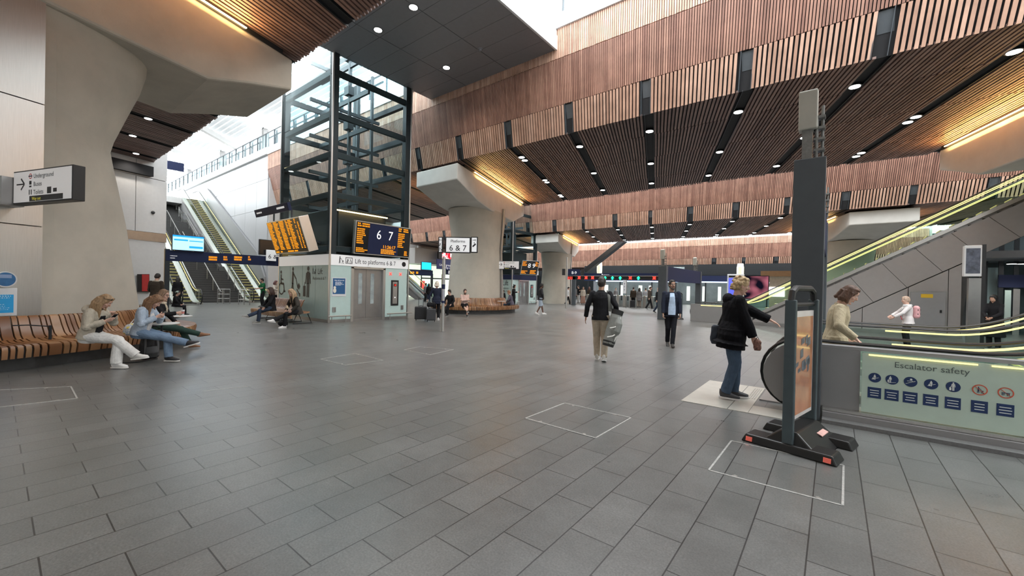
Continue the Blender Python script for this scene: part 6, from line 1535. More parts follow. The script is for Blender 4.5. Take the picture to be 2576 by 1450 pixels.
MB().tube([c+Vector((0, 0, .06))-hd*.03, c+Vector((0, 0, .12)), c+Vector((0, 0, .06))+hd*.03], .006, 6).build('handle', M['black'], t)
c = world(IL, (-.10, -.175, .95)); t = thing('shoulder_bag', 'dark blue bag behind the hip of the person in black coat', 'bag', tuple(c))
mb = MB(); mb.tube([c+Vector((0, 0, -.17)), c+Vector((0, 0, -.12)), c+Vector((0, 0, .10)), c+Vector((0, 0, .13))], [.08, .10, .09, .06], 14, ry=[.03, .045, .04, .03], rdir=hd); setm(link('bag_body', remesh(mb, .012, 3, .008, 9), t), mat('bag_navy', (.022, .030, .045), .5, var=.2))
MB().tube([c+Vector((0, 0, .1)), world(IL, IL['ch'](.46)+Vector((-.12, -.05, .06)))], .012, 6).build('strap', M['black'], t)
pe = Vector((.02, 7.42, 0))
trench = cloth('beige_trench', (.45, .38, .26))
_, IE = person('brown-haired person in beige trench coat riding the nearest escalator, head bowed', (pe.x, pe.y), (1, .02, 0), 1.72, .0085, 'fair', True, (0, 0, .95), lean=6, nod=22, turn=-8,
    LA=(-.20, .16, .95), RA=(.30, .22, 1.0), la=(-1, -.4, -.3), ra=(.8, -.8, -.3), hair=('bob', (.10, .05, .03), .16), top=dict(m=trench, ex=.026, r=(.072, .062, .052), hem=-.1, collar=True, skirt=(.52, .24), wr=.008, name='trench_coat'), legs=dict(m=blk), rcurl=30, rpalm=(0, 0, -1), base_z=.025)

# ---------------------------------------------------------------- people farther away: (foot pixel, head direction turn from the camera, settings)
def far(label, foot, turn_, H, **k):
    p = onz(*foot); d = rot(CAMDIR(p), turn_); kw = dict(vox=.014, detail=False, wr=.005); kw.update(k)
    return person(label, (p.x, p.y), d, H, **kw)
def sit(label, foot, turn_, H, sx=0, **k):
    kw = dict(pelvis=(0, 0, .60), lean=8, LF=(-.09, .46, .08), RF=(.10, .50, .08), lk=(0, .8, .7), rk=(0, .8, .7), LA=(-.18, .30, .62), RA=(.18, .30, .62)); kw.update(k)
    p = onz(foot[0], foot[1], .53*H/1.75); d = rot(CAMDIR(p), turn_); kw2 = dict(vox=.013, detail=False, wr=.005); kw2.update(kw)
    return person(label, (p.x, p.y), d, H, **kw2)
walkL = dict(LF=(-.06, .22, .08), RF=(.06, -.22, .12), rpitch=-22); walkR = dict(RF=(.06, .22, .08), LF=(-.06, -.22, .12), lpitch=-22)
jk = lambda m, **k: dict(m=m, ex=.024, r=(.070, .060, .050), hem=-.12, flare=.02, **k)
tr = lambda m, **k: dict(m=m, r=(.098, .074, .066), **k)
cross = dict(LF=(-.06, .48, .08), RF=(-.02, .82, .30), rk=(.1, .5, 1), rpitch=12)
brn = cloth('brown_jacket', (.055, .042, .032)); grn = cloth('green_tee', (.012, .11, .04)); pink = cloth('pink_shirt', (.62, .44, .38)); gry = cloth('grey_cloth', (.20, .20, .21)); wht = cloth('white_cloth', (.60, .60, .60)); dblu = cloth('dark_jeans', (.035, .05, .08)); gdress = cloth('pink_dress', (.50, .30, .24))
far('person in brown jacket with pale fleece collar standing behind the bench, turned away', (390, 806), 150, 1.80, vox=.010, hair=('short', (.03, .02, .015)), top=jk(brn, collar=True), legs=tr(blk), nod=18, la=(-.25, -1, -.2), ra=(.25, -1, -.2), extras=[ex_scarf(cloth('fleece', (.45, .38, .30)), .028)], LA=(-.2, .25, 1.0), RA=(.2, .25, 1.0))
sit('child in a pale green cap sitting beyond the bench', (440, 770), 75, 1.35, hair=('short', (.03, .02, .015)), top=jk(blk), legs=tr(blk), extras=[ex_cap((.40, .50, .44))])
far('person with dark hair and black coat standing at the foot of the darker escalator', (446, 771), 180, 1.70, fem=True, hair=('long', (.015, .012, .012), .35), top=jk(blk, skirt=(.6, .23)), legs=tr(blk))
far('person in green T-shirt standing at the lit escalator foot', (661, 772), -70, 1.74, hair=('short', (.03, .02, .015)), extras=[ex_beard((.04, .025, .018))], top=dict(m=grn, ex=.02, r=(.072, .064, .056), hem=-.12, sleeve=.5, name='t_shirt'), legs=tr(blk), LA=(-.14, .34, 1.12), RA=(.14, .34, 1.12), la=(-1, -.3, -1), ra=(1, -.3, -1))
far('person in pale jumper half hidden behind the lift corner', (690, 774), 60, 1.62, fem=True, hair=('bob', (.12, .05, .05), .2), top=jk(cloth('cream_knit', (.50, .44, .38))), legs=tr(blk), LA=(-.14, .34, 1.10), RA=(.14, .34, 1.10))
pA = onz(684, 779, .52)
_, I9 = sit('dark-haired person in black top and jeans on the lift bench, legs stretched out', (684, 779), -75, 1.70, vox=.010, fem=True, hair=('long', (.05, .025, .018), .26), nod=8, lean=2, top=jk(blk), legs=tr(dblu), shoe=(.22, .21, .19), **cross)
_, I10 = sit('person with long fair hair in dark clothes on the lift bench by the glass', (748, 787), -62, 1.72, vox=.010, fem=True, hair=('long', (.40, .27, .16), .42), nod=4, lean=16, turn=6, top=jk(cloth('khaki_jacket', (.045, .040, .034))), legs=tr(blk), shoe=(.68, .67, .66), **cross)
far('person with white-blond hair in black suit holding a suitcase handle, back turned', (1097, 806), 172, 1.74, vox=.010, fem=True, hair=('bob', (.62, .55, .46), .16), top=jk(navyc, skirt=(.74, .2)), legs=tr(blk, ), shoe=(.68, .67, .66), LA=(-.42, .0, .86), la=(-1, 0, 0))
_, I12 = sit('dark-haired person in black at the near end of the column bench', (1133, 770), -25, 1.70, fem=True, hair=('short', (.03, .018, .012)), top=jk(blk), legs=tr(blk), turn=-20, **cross)
_, I13 = sit('person in pale pink shirt with arms folded on the column bench, legs crossed', (1168, 770), 10, 1.76, hair=('short', (.05, .03, .02)), extras=[ex_beard((.06, .035, .025))], top=dict(m=pink, ex=.02, r=(.068, .06, .05), hem=-.10, sleeve=1.0, name='shirt'), legs=dict(m=blk, r=(.10, .09, .09), end=.55), LA=(.12, .24, .84), RA=(-.10, .26, .86), la=(-1, -.1, -.4), ra=(1, -.1, -.4), **cross)
sit('ginger-haired person in plum jacket seated on the far end of the column bench', (1287, 766), -100, 1.70, fem=True, hair=('short', (.30, .14, .07)), top=jk(cloth('plum_grey', (.10, .09, .12))), legs=tr(dblu), lean=12, **cross)
far('person in black standing beside the second lift, phone in front of the face', (1291, 775), 70, 1.70, fem=True, hair=('bun', (.02, .015, .015), .18), top=jk(blk, skirt=(.7, .21)), legs=tr(blk), RA=(.12, .35, 1.2), ra=(1, -.2, -1))
far('person with dark curly hair behind the column bench, near the second lift sign', (1265, 775), 20, 1.3, fem=True, hair=('fluffy', (.015, .012, .012)), top=jk(blk), legs=tr(blk), skin='brown')
far('person in dark top and pale denim shorts walking alone past the far bench', (1358, 793), 110, 1.78, vox=.011, skin='brown', hair=('short', (.012, .010, .010)), extras=[ex_beard((.012, .010, .010))], top=jk(cloth('charcoal_top', (.03, .03, .035))), legs=dict(m=lden, r=(.105, .095, .095), end=.62), shoe=(.70, .70, .70), LA=(-.2, .12, .98), RA=(.2, .1, .96), **walkL)
far('person in dark coat at the lit shop entrance, nearer the small escalator', (1069, 760), 60, 1.68, hair=('short', (.02, .02, .02)), top=jk(gry), legs=tr(blk), vox=.018)
far('person in black coat and jeans at the lit shop entrance, behind the black suit', (1078, 761), 170, 1.66, fem=True, hair=('long', (.02, .015, .012), .3), top=jk(blk, skirt=(.75, .2)), legs=tr(dblu), vox=.018)
Q = lambda x, y: (1400+x/8.53, 640+y/8.53)
far('person in white top and black leggings by the far column at the gate line', Q(235, 1085), 80, 1.62, fem=True, hair=('short', (.02, .02, .02)), top=jk(wht), legs=tr(blk), vox=.018, **walkL)
far('person in dark coat with rucksack passing the gates beside the far column', Q(375, 1060), 160, 1.72, hair=('short', (.02, .02, .02)), top=jk(gry), legs=tr(dblu), vox=.018)
far('person in black jacket with one arm raised at the ticket gates', Q(475, 1055), -60, 1.78, hair=('short', (.02, .015, .012)), top=jk(blk), legs=tr(wht), vox=.018, LA=(-.45, .1, 1.3))
far('person in cream cardigan and long pink skirt at the ticket gates', Q(565, 1078), 10, 1.66, fem=True, hair=('bob', (.18, .10, .06), .2), top=jk(cloth('cream_cardigan', (.58, .52, .44))), legs=tr(gdress), vox=.018, extras=[lambda I: I['add']('skirt', remesh(MB().tube([I['pel'], Vector((0, 0, .10))], [.17, .27], 16, ry=[.13, .22], rdir=I['r']), .02, 2), gdress)])
far('person with long red-brown hair walking behind the ticket gates', Q(690, 1066), 150, 1.68, fem=True, hair=('long', (.10, .04, .03), .36), top=jk(brn), legs=tr(blk), vox=.018)
_, IG = far('person in black coat pulling a dark wheeled suitcase at the gates', Q(1640, 1140), 170, 1.74, hair=('short', (.02, .02, .02)), top=jk(brn), legs=tr(blk), vox=.018)
far('person with long dark hair in grey dress and boots at the gates', Q(1768, 1150), 165, 1.68, fem=True, hair=('long', (.03, .02, .018), .32), top=jk(gry, skirt=(.62, .21)), legs=tr(cloth('taupe', (.26, .21, .17))), vox=.018)
far('person all in pale blue-grey passing through the gates', Q(1905, 1120), 175, 1.70, hair=('short', (.04, .03, .02)), top=jk(cloth('pale_grey_blue', (.36, .38, .42))), legs=tr(cloth('pale_grey_blue', (.36, .38, .42))), vox=.018)
far('person in dark hooded jacket striding past the gates', Q(1985, 1185), 80, 1.78, hair=('short', (.05, .03, .02)), top=jk(brn, hood=True), legs=tr(blk), vox=.016, **walkL)
far('bald person in black jacket striding past the gates', Q(2155, 1262), 75, 1.72, hair=('bald', (.03, .02, .018)), top=jk(blk), legs=tr(dblu), vox=.016, **walkR)
far('person with dark hair waiting behind the gates, grey top', Q(1265, 1060), 5, 1.66, fem=True, hair=('short', (.02, .015, .015)), top=jk(gry), legs=tr(blk), vox=.018)
pp = ony(2285, 790, 17.0)
_, IP = person('person in white patterned jacket with a pink rucksack beyond the escalator rails', (pp.x, 17.0), rot(CAMDIR((pp.x, 17.0)), -75), 1.55, .012, 'fair', True, nod=4, hair=('short', (.45, .32, .24)), top=jk(mat('white_red_print', (.62, .58, .57), .7, var=.1), name='jacket'), legs=tr(blk), LA=(-.16, .40, 1.05), RA=(.14, .40, 1.08), detail=True, extras=[ex_scarf(wht, .045)])
c = world(IP, (0, -.175, 1.12)); t = thing('rucksack', 'pink rucksack with black straps on the back of the person in white', 'bag', tuple(c))
a = frame_of(IP)[0]
mb = MB(); mb.tube([c+Vector((0, 0, -.20)), c+Vector((0, 0, -.15)), c+Vector((0, 0, .12)), c+Vector((0, 0, .17))], [.10, .13, .12, .07], 14, ry=[.06, .085, .075, .04], rdir=a); setm(link('bag_body', remesh(mb, .012, 3, .004, 9), t), mat('pink_bag', (.62, .33, .34), .6))
for z in (-.07, .05): MB().tube([c+a*-.13+Vector((0, 0, z)), c-frame_of(IP)[1]*.095+Vector((0, 0, z)), c+a*.13+Vector((0, 0, z))], .012, 6).build('strap', M['black'], t)
mb = MB()
for (x_, z_) in ((-.06, 1.0), (.05, .93), (-.02, .86), (.09, 1.02)): q = IP['ch'](0)+Vector((x_, .150, z_-.93*.88)); mb.disc(q, (0, 1, 0), .035, 10, .006)
IP['addmb']('red_print', mb, mat('red_print', (.55, .03, .05), .7), IP['top'])
pp = ony(2502, 790, 19.0)
person('person dressed in black with headscarf standing beyond the rails by the advert totem', (pp.x, 19.0), rot(CAMDIR((pp.x, 19.0)), -20), 1.66, .014, 'tan', True, nod=14, hair=('short', (.01, .01, .01)), top=jk(blk, skirt=(.4, .26)), legs=tr(blk), LA=(-.06, .32, 1.02), RA=(.06, .32, 1.02), la=(-1, -.2, -.6), ra=(1, -.2, -.6), detail=False, extras=[ex_cover((.012, .012, .013))])

# ---------------------------------------------------------------- luggage and small things
def case(label, P, d, w_, h, dp, m, wheels=True, handle=.0):
    P = Vector((P[0], P[1], 0)); d = Vector(d).normalized(); s_ = Vector((-d.y, d.x, 0)); t = thing('suitcase', label, 'suitcase', tuple(P))
    q = lambda a, b, z: P+s_*a+d*b+Vector((0, 0, z))
    MB().hexa([q(-w_/2, -dp/2, .06), q(w_/2, -dp/2, .06), q(w_/2, dp/2, .06), q(-w_/2, dp/2, .06), q(-w_/2, -dp/2, h), q(w_/2, -dp/2, h), q(w_/2, dp/2, h), q(-w_/2, dp/2, h)]).build('shell', m, t, bevel=.035)
    for a in (-1, 1): MB().cyl(q(a*w_*.38-.015, 0, .035), q(a*w_*.38+.015, 0, .035), .035, 10).build('wheel', M['rubber'], t)
    if handle: MB().tube([q(-.1, -dp/2+.03, h), q(-.1, -dp/2+.03, h+handle), q(.1, -dp/2+.03, h+handle), q(.1, -dp/2+.03, h)], .012, 6).build('handle', M['darkmetal'], t)
    MB().tube([q(-.08, 0, h), q(-.06, 0, h+.035), q(.06, 0, h+.035), q(.08, 0, h)], .012, 6).build('carry_grip', M['black'], t)
    return t
blkcase = mat('case_black', (.014, .014, .016), .5, var=.15)
s0 = onz(1058, 807); case('large black suitcase standing on end beside the black suit', s0, CAMDIR(s0), .52, .62, .30, blkcase, handle=.36)
s1 = onz(1084, 810); case('smaller dark grey suitcase beside the large black one', (s1.x, s1.y), CAMDIR(s1), .40, .56, .26, mat('case_grey', (.035, .036, .04), .5, var=.15), handle=.34)
q = Vector((s1.x, s1.y, 0)); t = thing('holdall', 'black soft bag sitting on top of the dark grey suitcase', 'bag', (q.x, q.y, .62))
mb = MB(); hx = rot(CAMDIR(q), 90); mb.tube([q-hx*.18+Vector((0, 0, .735)), q-hx*.15+Vector((0, 0, .735)), q+hx*.15+Vector((0, 0, .735)), q+hx*.18+Vector((0, 0, .735))], [.05, .10, .10, .05], 12); setm(link('bag_body', remesh(mb, .012, 3, .012, 9), t), blk)
MB().tube([q-hx*.1+Vector((0, 0, .78)), q+Vector((0, 0, .90)), q+hx*.1+Vector((0, 0, .78))], .010, 6).build('handle', M['black'], t)
g0 = onz(*Q(1630, 1150)); case('dark wheeled suitcase pulled through the gates', g0, CAMDIR(g0), .42, .62, .26, blkcase, handle=.45)
q = world(I9, (0, .30, .62)); tb = one(MB().hexa([q+Vector((-.16, -.12, 0)), q+Vector((.16, -.12, 0)), q+Vector((.16, .12, 0)), q+Vector((-.16, .12, 0)), q+Vector((-.16, -.12, .02)), q+Vector((.16, -.12, .02)), q+Vector((.16, .12, .02)), q+Vector((-.16, .12, .02))]), 'laptop', M['darkmetal'], 'thin closed laptop on the knees of the person in jeans on the lift bench', 'laptop')
q = onz(712, 822); q = Vector((q.x, q.y, 0)); t = thing('rucksack', 'black bag lying under the lift bench at the white trainers', 'bag', (q.x, q.y, 0)); mb = MB(); mb.sphere(q+Vector((0, 0, .12)), .2, .16, .12, 14, 10); setm(link('bag_body', remesh(mb, .014, 3, .02, 7), t), blk); MB().tube([q+Vector((-.1, 0, .2)), q+Vector((0, -.05, .27)), q+Vector((.1, 0, .2))], .012, 6).build('strap', M['black'], t)
q = world(I10, (.0, .36, .70)); t = thing('paper_bag', 'small pale paper bag on the lap of the person with fair hair at the lift', 'bag', tuple(q)); mb = MB(); mb.tube([q-Vector((0, 0, .04)), q, q+Vector((0, 0, .08))], [.06, .07, .04], 10, ry=[.05, .06, .03], rdir=(1, 0, 0)); setm(link('bag_body', remesh(mb, .01, 2, .01, 20), t), mat('kraft', (.48, .37, .25), .8))
MB
# ---------------------------------------------------------------- covers and marks in the floor
def cover(label, pts, full=True):
    P = [Vector((p.x, p.y, 0)) for p in (onz(*q) for q in pts)]; t = thing('access_cover', label, 'cover', tuple(sum(P, Vector())/len(P)), 'steel-edged access covers in the paving')
    n = len(P); mb = MB()
    for i in range(n if full else n-1): mb.bar(P[i]+Vector((0, 0, .002)), P[(i+1) % n]+Vector((0, 0, .002)), .016, .005)
    mb.build('edge_trim', mat('worn_steel_trim', (.50, .50, .48), .4, .4, var=.25, scale=30), t)
    if full and n == 4:
        for i in (0, 2):
            for q in (.14, .80): c = P[i].lerp(P[(i+1) % 4], q); d = ((sum(P, Vector())/4)-c).normalized(); MB().bar(c, c+d*.05+Vector((0, 0, .001)), .03, .005).build('key_slot', M['steel'], t)
    return t
cover('square steel-edged cover in the open middle of the paving', [(1420, 1015), (1587, 1052), (1498, 1103), (1322, 1053)])
cover('square steel-edged cover just in front of the orange advert board', [(1840, 1110), (2122, 1172), (2120, 1273), (1783, 1184)])
cover('large faint steel-edged cover in front of the big bench', [(-120, 988), (178, 973), (194, 1003), (-150, 1042)])
cover('faint cover outline between the lift bench and the open middle', [(893, 890), (964, 907), (868, 919), (806, 904)])
cover('faint cover outline in front of the pole sign', [(1056, 873), (1141, 880), (1082, 893), (1016, 881)])
one(MB().bar(onz(508, 985)+Vector((0, 0, .001)), onz(632, 972)+Vector((0, 0, .001)), .012, .004), 'floor_strip', M['steel'], 'thin pale metal strip in the paving in front of the benches', 'strip')
# ================================================================= ticket gates and shop fronts behind them
YG = 32.5
gx0, gx1 = ony(*Q(240, 700), YG).x, ony(*Q(2290, 700), YG).x
z_of = lambda py, px=1500, y=YG: ony(px, py, y).z
tg = thing('gate_gantry', 'navy gantry with red crosses and green arrows over the ticket gates', 'gantry', (gx0, YG, 0))
zt1, zb1, zb2 = ony(*Q(1400, 410), YG).z, ony(*Q(1400, 470), YG).z, ony(*Q(1400, 548), YG).z
MB().box(gx0, gx1, YG-.15, YG+.15, zb1, zt1).build('header', M['navy'], tg); MB().box(gx0, gx1+.25, YG-.1, YG+.1, zb2, zb1-.02).build('signal_beam', M['black'], tg)
MB().box(gx0, gx1, YG-.17, YG-.14, zb1-.02, zb1+.03).build('steel_edge', M['steel'], tg)
for pxl in (375, 2270): a = ony(*Q(pxl, 700), YG).x; MB().box(a-.16, a+.16, YG-.1, YG+.1, 0, zb1).build('post', M['anthra'], tg)
zc_ = (zb2+zb1)/2; rr_ = .155
for i, (pxl, kind) in enumerate(((285, 2), (500, 0), (648, 0), (788, 0), (1055, 1), (1212, 1), (1377, 1), (1595, 0), (1768, 1), (2108, 0))):
    x = ony(*Q(pxl, 500), YG).x; mb = MB(); yf_ = YG-.115
    if kind == 0:
        for s_ in (1, -1): mb.bar((x-rr_*.8*s_, yf_, zc_-rr_*.8), (x+rr_*.8*s_, yf_, zc_+rr_*.8), .02, .11, up=(0, 1, 0))
        mb.disc((x, yf_+.005, zc_), (0, -1, 0), rr_*.75, 14, .004); m_ = M['red']
    elif kind == 1:
        mb.prism([(x-rr_, yf_, zc_-.02), (x, yf_, zc_+rr_), (x+rr_, yf_, zc_-.02), (x+rr_*.45, yf_, zc_-.02), (x+rr_*.45, yf_, zc_-rr_), (x-rr_*.45, yf_, zc_-rr_), (x-rr_*.45, yf_, zc_-.02)], (0, .01, 0)); m_ = M['green']
    else:
        for k in range(4): mb.box(x-.3+.18*k, x-.3+.18*k+.08, yf_, yf_+.01, zc_-.16, zc_+.08)
        m_ = M['red']
    mb.build('signal', m_, tg)
mb = MB(); mb.box(ony(*Q(985, 420), YG).x, ony(*Q(1010, 420), YG).x, YG-.16, YG-.15, zb1+.1, zt1-.06)
ptg = lambda a, b, o=0.0: Vector((a, YG-.155-o, b))
rows(mb, ptg, ony(*Q(1020, 420), YG).x, ony(*Q(1180, 420), YG).x, zb1+.1, zt1-.1, 1, [(0, 1, 1)], 3, fill=.7, o=0); mb.build('lettering', M['whiteink'], tg)
# individual gate cabinets
gp = thing('ticket_gate', 'steel ticket gate', 'gate', (0, 0, 0))
mb = MB(); mb.box(-.13, .13, -.85, .85, 0, .98); mb.build('cabinet', M['steel'], gp, bevel=.03)
MB().box(-.135, .135, -.5, -.2, .55, .97).build('reader_panel', M['black'], gp); MB().disc((0, -.80, .985), (0, 0, 1), .10, 14, .02).build('ticket_reader', mat('reader_yellow', (.65, .6, .3), .5, var=0), gp)
for s_ in (-1, 1): MB().box(s_*.14, s_*.40, -.012, .012, .25, 1.05).build('paddle', M['glassb'], gp)
xg = list(np.linspace(gx0+1.15, gx1-.3, 13))
for i, x in enumerate(xg):
    o = gp if i == 0 else copy_tree(gp); o.location = (x, YG+2.5, 0); o['label'] = f'steel ticket gate under the signal gantry, {ORD[i] if i < 12 else "last"} from the far column'; o['group'] = 'ticket gates under the gantry'
tb = thing('banner', 'tall narrow white banner with grey marks hanging at the gates', 'banner', tuple(ony(*Q(1460, 840), YG)))
a, b = ony(*Q(1422, 840), YG-.4), ony(*Q(1502, 555), YG-.4); MB().box(a.x, b.x, YG-.43, YG-.40, a.z, b.z).build('sheet', M['white'], tb)
mb = MB()
for z in np.linspace(a.z+.25, b.z-.35, 3): mb.prism([(a.x+.1, YG-.435, z+.12), (b.x-.1, YG-.435, z+.12), ((a.x+b.x)/2, YG-.435, z-.1)], (0, .004, 0))
mb.build('printed_mark', mat('banner_grey', (.22, .2, .25), .6, var=0), tb); MB().tube([(b.x+.02, YG-.41, 0), (b.x+.02, YG-.41, b.z)], .03, 6).build('pole', M['steeld'], tb)
# timber strut
s0, s1 = ony(1567, 608, 42), ony(1474, 682, 42)
one(MB().bar(s0+(s0-s1)*.05, s1, .75, .50), 'steel_strut', mat('strut_grey', (.035, .039, .044), .6), 'thick dark grey steel strut slanting down above the ticket gates', 'strut', bevel=.03)
# dark shop parade behind the gates
YS = 46.5
sf = thing('shop_parade', 'navy shop parade with white light line behind the ticket gates', 'shop', (-14, YS, 0))
xw = lambda px: ony(px, 715, YS).x
zz = lambda py, px=1600: ony(px, py, YS).z
MB().box(xw(1470), xw(1990), YS, YS+.4, zz(692), zz(668)).build('upper_fascia', M['darkmetal'], sf); MB().box(xw(1470), xw(1990), YS-.1, YS+.3, zz(708), zz(694)).build('sign_fascia', M['navy'], sf)
MB().box(xw(1500), xw(1990), YS-.14, YS-.1, zz(709.5), zz(707)).build('light_line', glow('led_blue_white', (.55, .70, 1), 3.0), sf)
mb = MB(); mb.box(xw(1470), xw(1990), YS+2.5, YS+2.6, 0, zz(700)); mb.build('back_wall', mat('shop_dim', (.22, .23, .25), .6, var=.3, scale=.8, emit=.12), sf)
for i, px in enumerate((1510, 1548, 1597, 1623, 1658, 1720, 1760, 1800)):
    MB().box(xw(px), xw(px+6), YS+1.2, YS+1.6, .4, 2.0).build('lit_panel', glow('shop_white', (1, .97, .9), 1.3), sf)
for px in (1480, 1560, 1640, 1700, 1775, 1850, 1930): MB().box(xw(px)-.06, xw(px)+.06, YS-.05, YS+.05, 0, zz(708)).build('mullion', M['darkmetal'], sf)
MB().box(xw(1500), xw(1990), YS-.01, YS+.01, 0, zz(709)).build('shop_glass', M['glass'], sf)
a, b = ony(1665, 696, YS-.3), ony(1722, 672, YS-.3)
wn = thing('window_1', 'high window with bright foliage reflection above the shop parade', 'window', tuple(a), kind='structure')
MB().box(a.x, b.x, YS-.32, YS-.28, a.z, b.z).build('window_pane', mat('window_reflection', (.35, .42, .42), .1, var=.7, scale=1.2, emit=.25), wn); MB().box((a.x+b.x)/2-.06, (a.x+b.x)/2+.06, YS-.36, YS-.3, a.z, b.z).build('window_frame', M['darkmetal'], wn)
for (px, py) in ((1508, 684), (1862, 692)):
    P = ony(px, py, 43.0); t = thing('pillar_lamp', f'cream glowing drum lamp above the {"ticket gates, beside the strut" if px < 1700 else "shop parade, beside the tall advert"}', 'lamp', tuple(P)); MB().tube([P-Vector((0, 0, .75)), P+Vector((0, 0, .1)), P+Vector((0, 0, .75))], [.22, .30, .30], 16).build('shade', mat('lamp_cream', (.75, .70, .52), .5, emit=.5, emcol=(1, .93, .7)), t, smooth=True); MB().tube([P+Vector((0, 0, .76)), P+Vector((0, 0, 1.05))], [.28, .24], 16).build('cap', glow('lamp_white', (1, .97, .88), 2.0), t, smooth=True)
# illuminated adverts
a, b = ony(1872, 752, 38), ony(1935, 694, 38)
ad = thing('advert_screen', 'large dark advert screen with pink shapes at the foot of the long escalator', 'screen', tuple(a)); MB().box(a.x, b.x, 38, 38.2, a.z, b.z).build('casing', M['screen'], ad)
def admat():
    m, nt, out = nodes('advert_picture'); e = N(nt, 'ShaderNodeEmission', Strength=.55); tc = N(nt, 'ShaderNodeTexCoord'); nz = N(nt, 'ShaderNodeTexNoise', Scale=.9, Detail=1.0); nt.links.new(tc.outputs['Object'], nz.inputs['Vector']); cr = N(nt, 'ShaderNodeValToRGB'); el = cr.color_ramp.elements
    el[0].position = .42; el[0].color = (.01, .008, .02, 1); el[1].position = .62; el[1].color = (.75, .22, .30, 1); nt.links.new(nz.outputs['Fac'], cr.inputs[0]); nt.links.new(cr.outputs[0], e.inputs[0]); nt.links.new(e.outputs[0], out.inputs[0]); return m
MB().quad((a.x+.05, 37.99, a.z+.05), (b.x-.05, 37.99, a.z+.05), (b.x-.05, 37.99, b.z-.05), (a.x+.05, 37.99, b.z-.05)).build('picture', admat(), ad)
a, b = ony(1828, 752, 30), ony(1871, 690, 30)
ad = thing('advert_totem', 'white framed advert totem with blue lit picture behind the blond person', 'totem', ((a.x+b.x)/2, 30, 0)); MB().box(a.x, b.x, 30, 30.3, a.z, b.z).build('frame', M['white'], ad, bevel=.03); MB().box(a.x+.1, b.x-.1, 29.97, 30, a.z+.1, (a.z+b.z)/2+.55).build('picture', glow('totem_blue', (.10, .12, .75), 1.3), ad); MB().box(a.x+.1, b.x-.1, 29.97, 30, (a.z+b.z)/2+.62, b.z-.1).build('header', M['screen'], ad)
MB().box(a.x+.3, b.x-.3, 30.05, 30.25, 0, a.z).build('foot', M['darkmetal'], ad)
# cream roof curve and white lit shapes by the long escalator
a, b = ony(1935, 735, 41), ony(2005, 650, 41)
ks_ = thing('kiosk', 'pale kiosk with white lit counter glimpsed behind the glowing escalator', 'kiosk', (a.x, 41, 0)); MB().box(a.x, b.x+1.5, 41, 44, 0, 2.9).build('walls', mat('kiosk_cream', (.62, .56, .46), .6), ks_); MB().box(a.x, a.x+1.1, 40.95, 41, 1.2, 2.0).build('lit_counter', glow('kiosk_white', (1, .98, .95), 2.0), ks_)
MB().box(a.x-.6, b.x+1.5, 40.5, 44, 2.9, 3.35).build('roof', mat('kiosk_timber', (.32, .20, .11), .6), ks_)

# ================================================================= far west: lit shop entrance and screens beyond the lift
XW = -40.0
f_ = lambda px, py, o=0.0: onx(px, py, XW+o)
we = thing('shop_entrance', 'brightly lit pale green shop entrance between the lift and the wide column', 'shop', (XW, 34, 0))
a, b = f_(1058, 770), f_(1140, 690)
MB().box(XW-1.25, XW-1.15, a.y-1, b.y+3, 0, 4.0).build('lit_wall', mat('entrance_lit', (.62, .72, .55), .5, emit=.75, emcol=(.85, 1, .78), var=.25, scale=.7), we)
MB().box(XW-.05, XW, a.y, b.y+3, f_(1100, 703).z, f_(1100, 700).z).build('transom', M['darkmetal'], we)
for px in (1060, 1088, 1112, 1136): MB().box(XW-.05, XW, f_(px, 720).y-.07, f_(px, 720).y+.07, 0, f_(1100, 690).z).build('mullion', M['darkmetal'], we)
MB().box(XW-.4, XW-.1, f_(1062, 720).y, f_(1070, 720).y, .2, 2.0).build('poster_red', glow('poster_glow', (.9, .12, .10), 1.0), we); MB().box(XW-.4, XW-.1, f_(1071, 740).y, f_(1080, 740).y, .2, 1.6).build('poster_aqua', glow('poster_glow_aqua', (.1, .7, .75), 1.0), we)
MB().box(XW-1.2, XW-.02, a.y-1, b.y+3, f_(1100, 684).z+.9, 6.0).build('upper_wall', M['offwhite'], we)
a0, a1 = f_(1026, 692, 3), f_(1089, 681, 3)
tg2 = thing('display_gantry', 'distant navy display beam beyond the lift with two amber patches', 'gantry', (XW+3, a0.y, 0)); MB().box(XW+2.8, XW+3, a0.y+.3, a1.y, a0.z, a1.z).build('beam', M['navy'], tg2); MB().box(XW+2.85, XW+2.95, a1.y-.2, a1.y, 0, a0.z).build('post', M['darkmetal'], tg2)
for (p0, p1) in ((1032, 1042), (1047, 1052)): q0, q1 = f_(p0, 689, 3.01), f_(p1, 684, 3.01); MB().box(XW+3.0, XW+3.01, q0.y, q1.y, q0.z, q1.z).build('amber_text', M['amber'], tg2)
a0, a1 = f_(1058, 681, 3), f_(1084, 662, 3)
t, pt, ux, uz = board('information_screen', 'small bright cyan screen on the distant display beam', 'screen', (XW+3.1, a0.y, a0.z+.08), (0, 1, 0), (0, 0, 1), a1.y-a0.y, a1.z-a0.z, th=.1, face='screen', bez=.0)
W_, H_ = a1.y-a0.y, a1.z-a0.z; mb = MB(); mb.quad(pt(.06, .06, .01), pt(W_-.06, .06, .01), pt(W_-.06, H_-.06, .01), pt(.06, H_-.06, .01)); mb.build('picture', cyanw, t)
a0, a1 = f_(1099, 677, 1), f_(1145, 656, 1)
ug = one(MB().box(XW+.9, XW+1, a0.y, a1.y+1.5, a0.z, a1.z), 'station_sign', mat('sign_royal_blue', (.015, .025, .16), .4, emit=.05), 'blue sign over the lit entrance, half hidden by the wide column', 'sign')
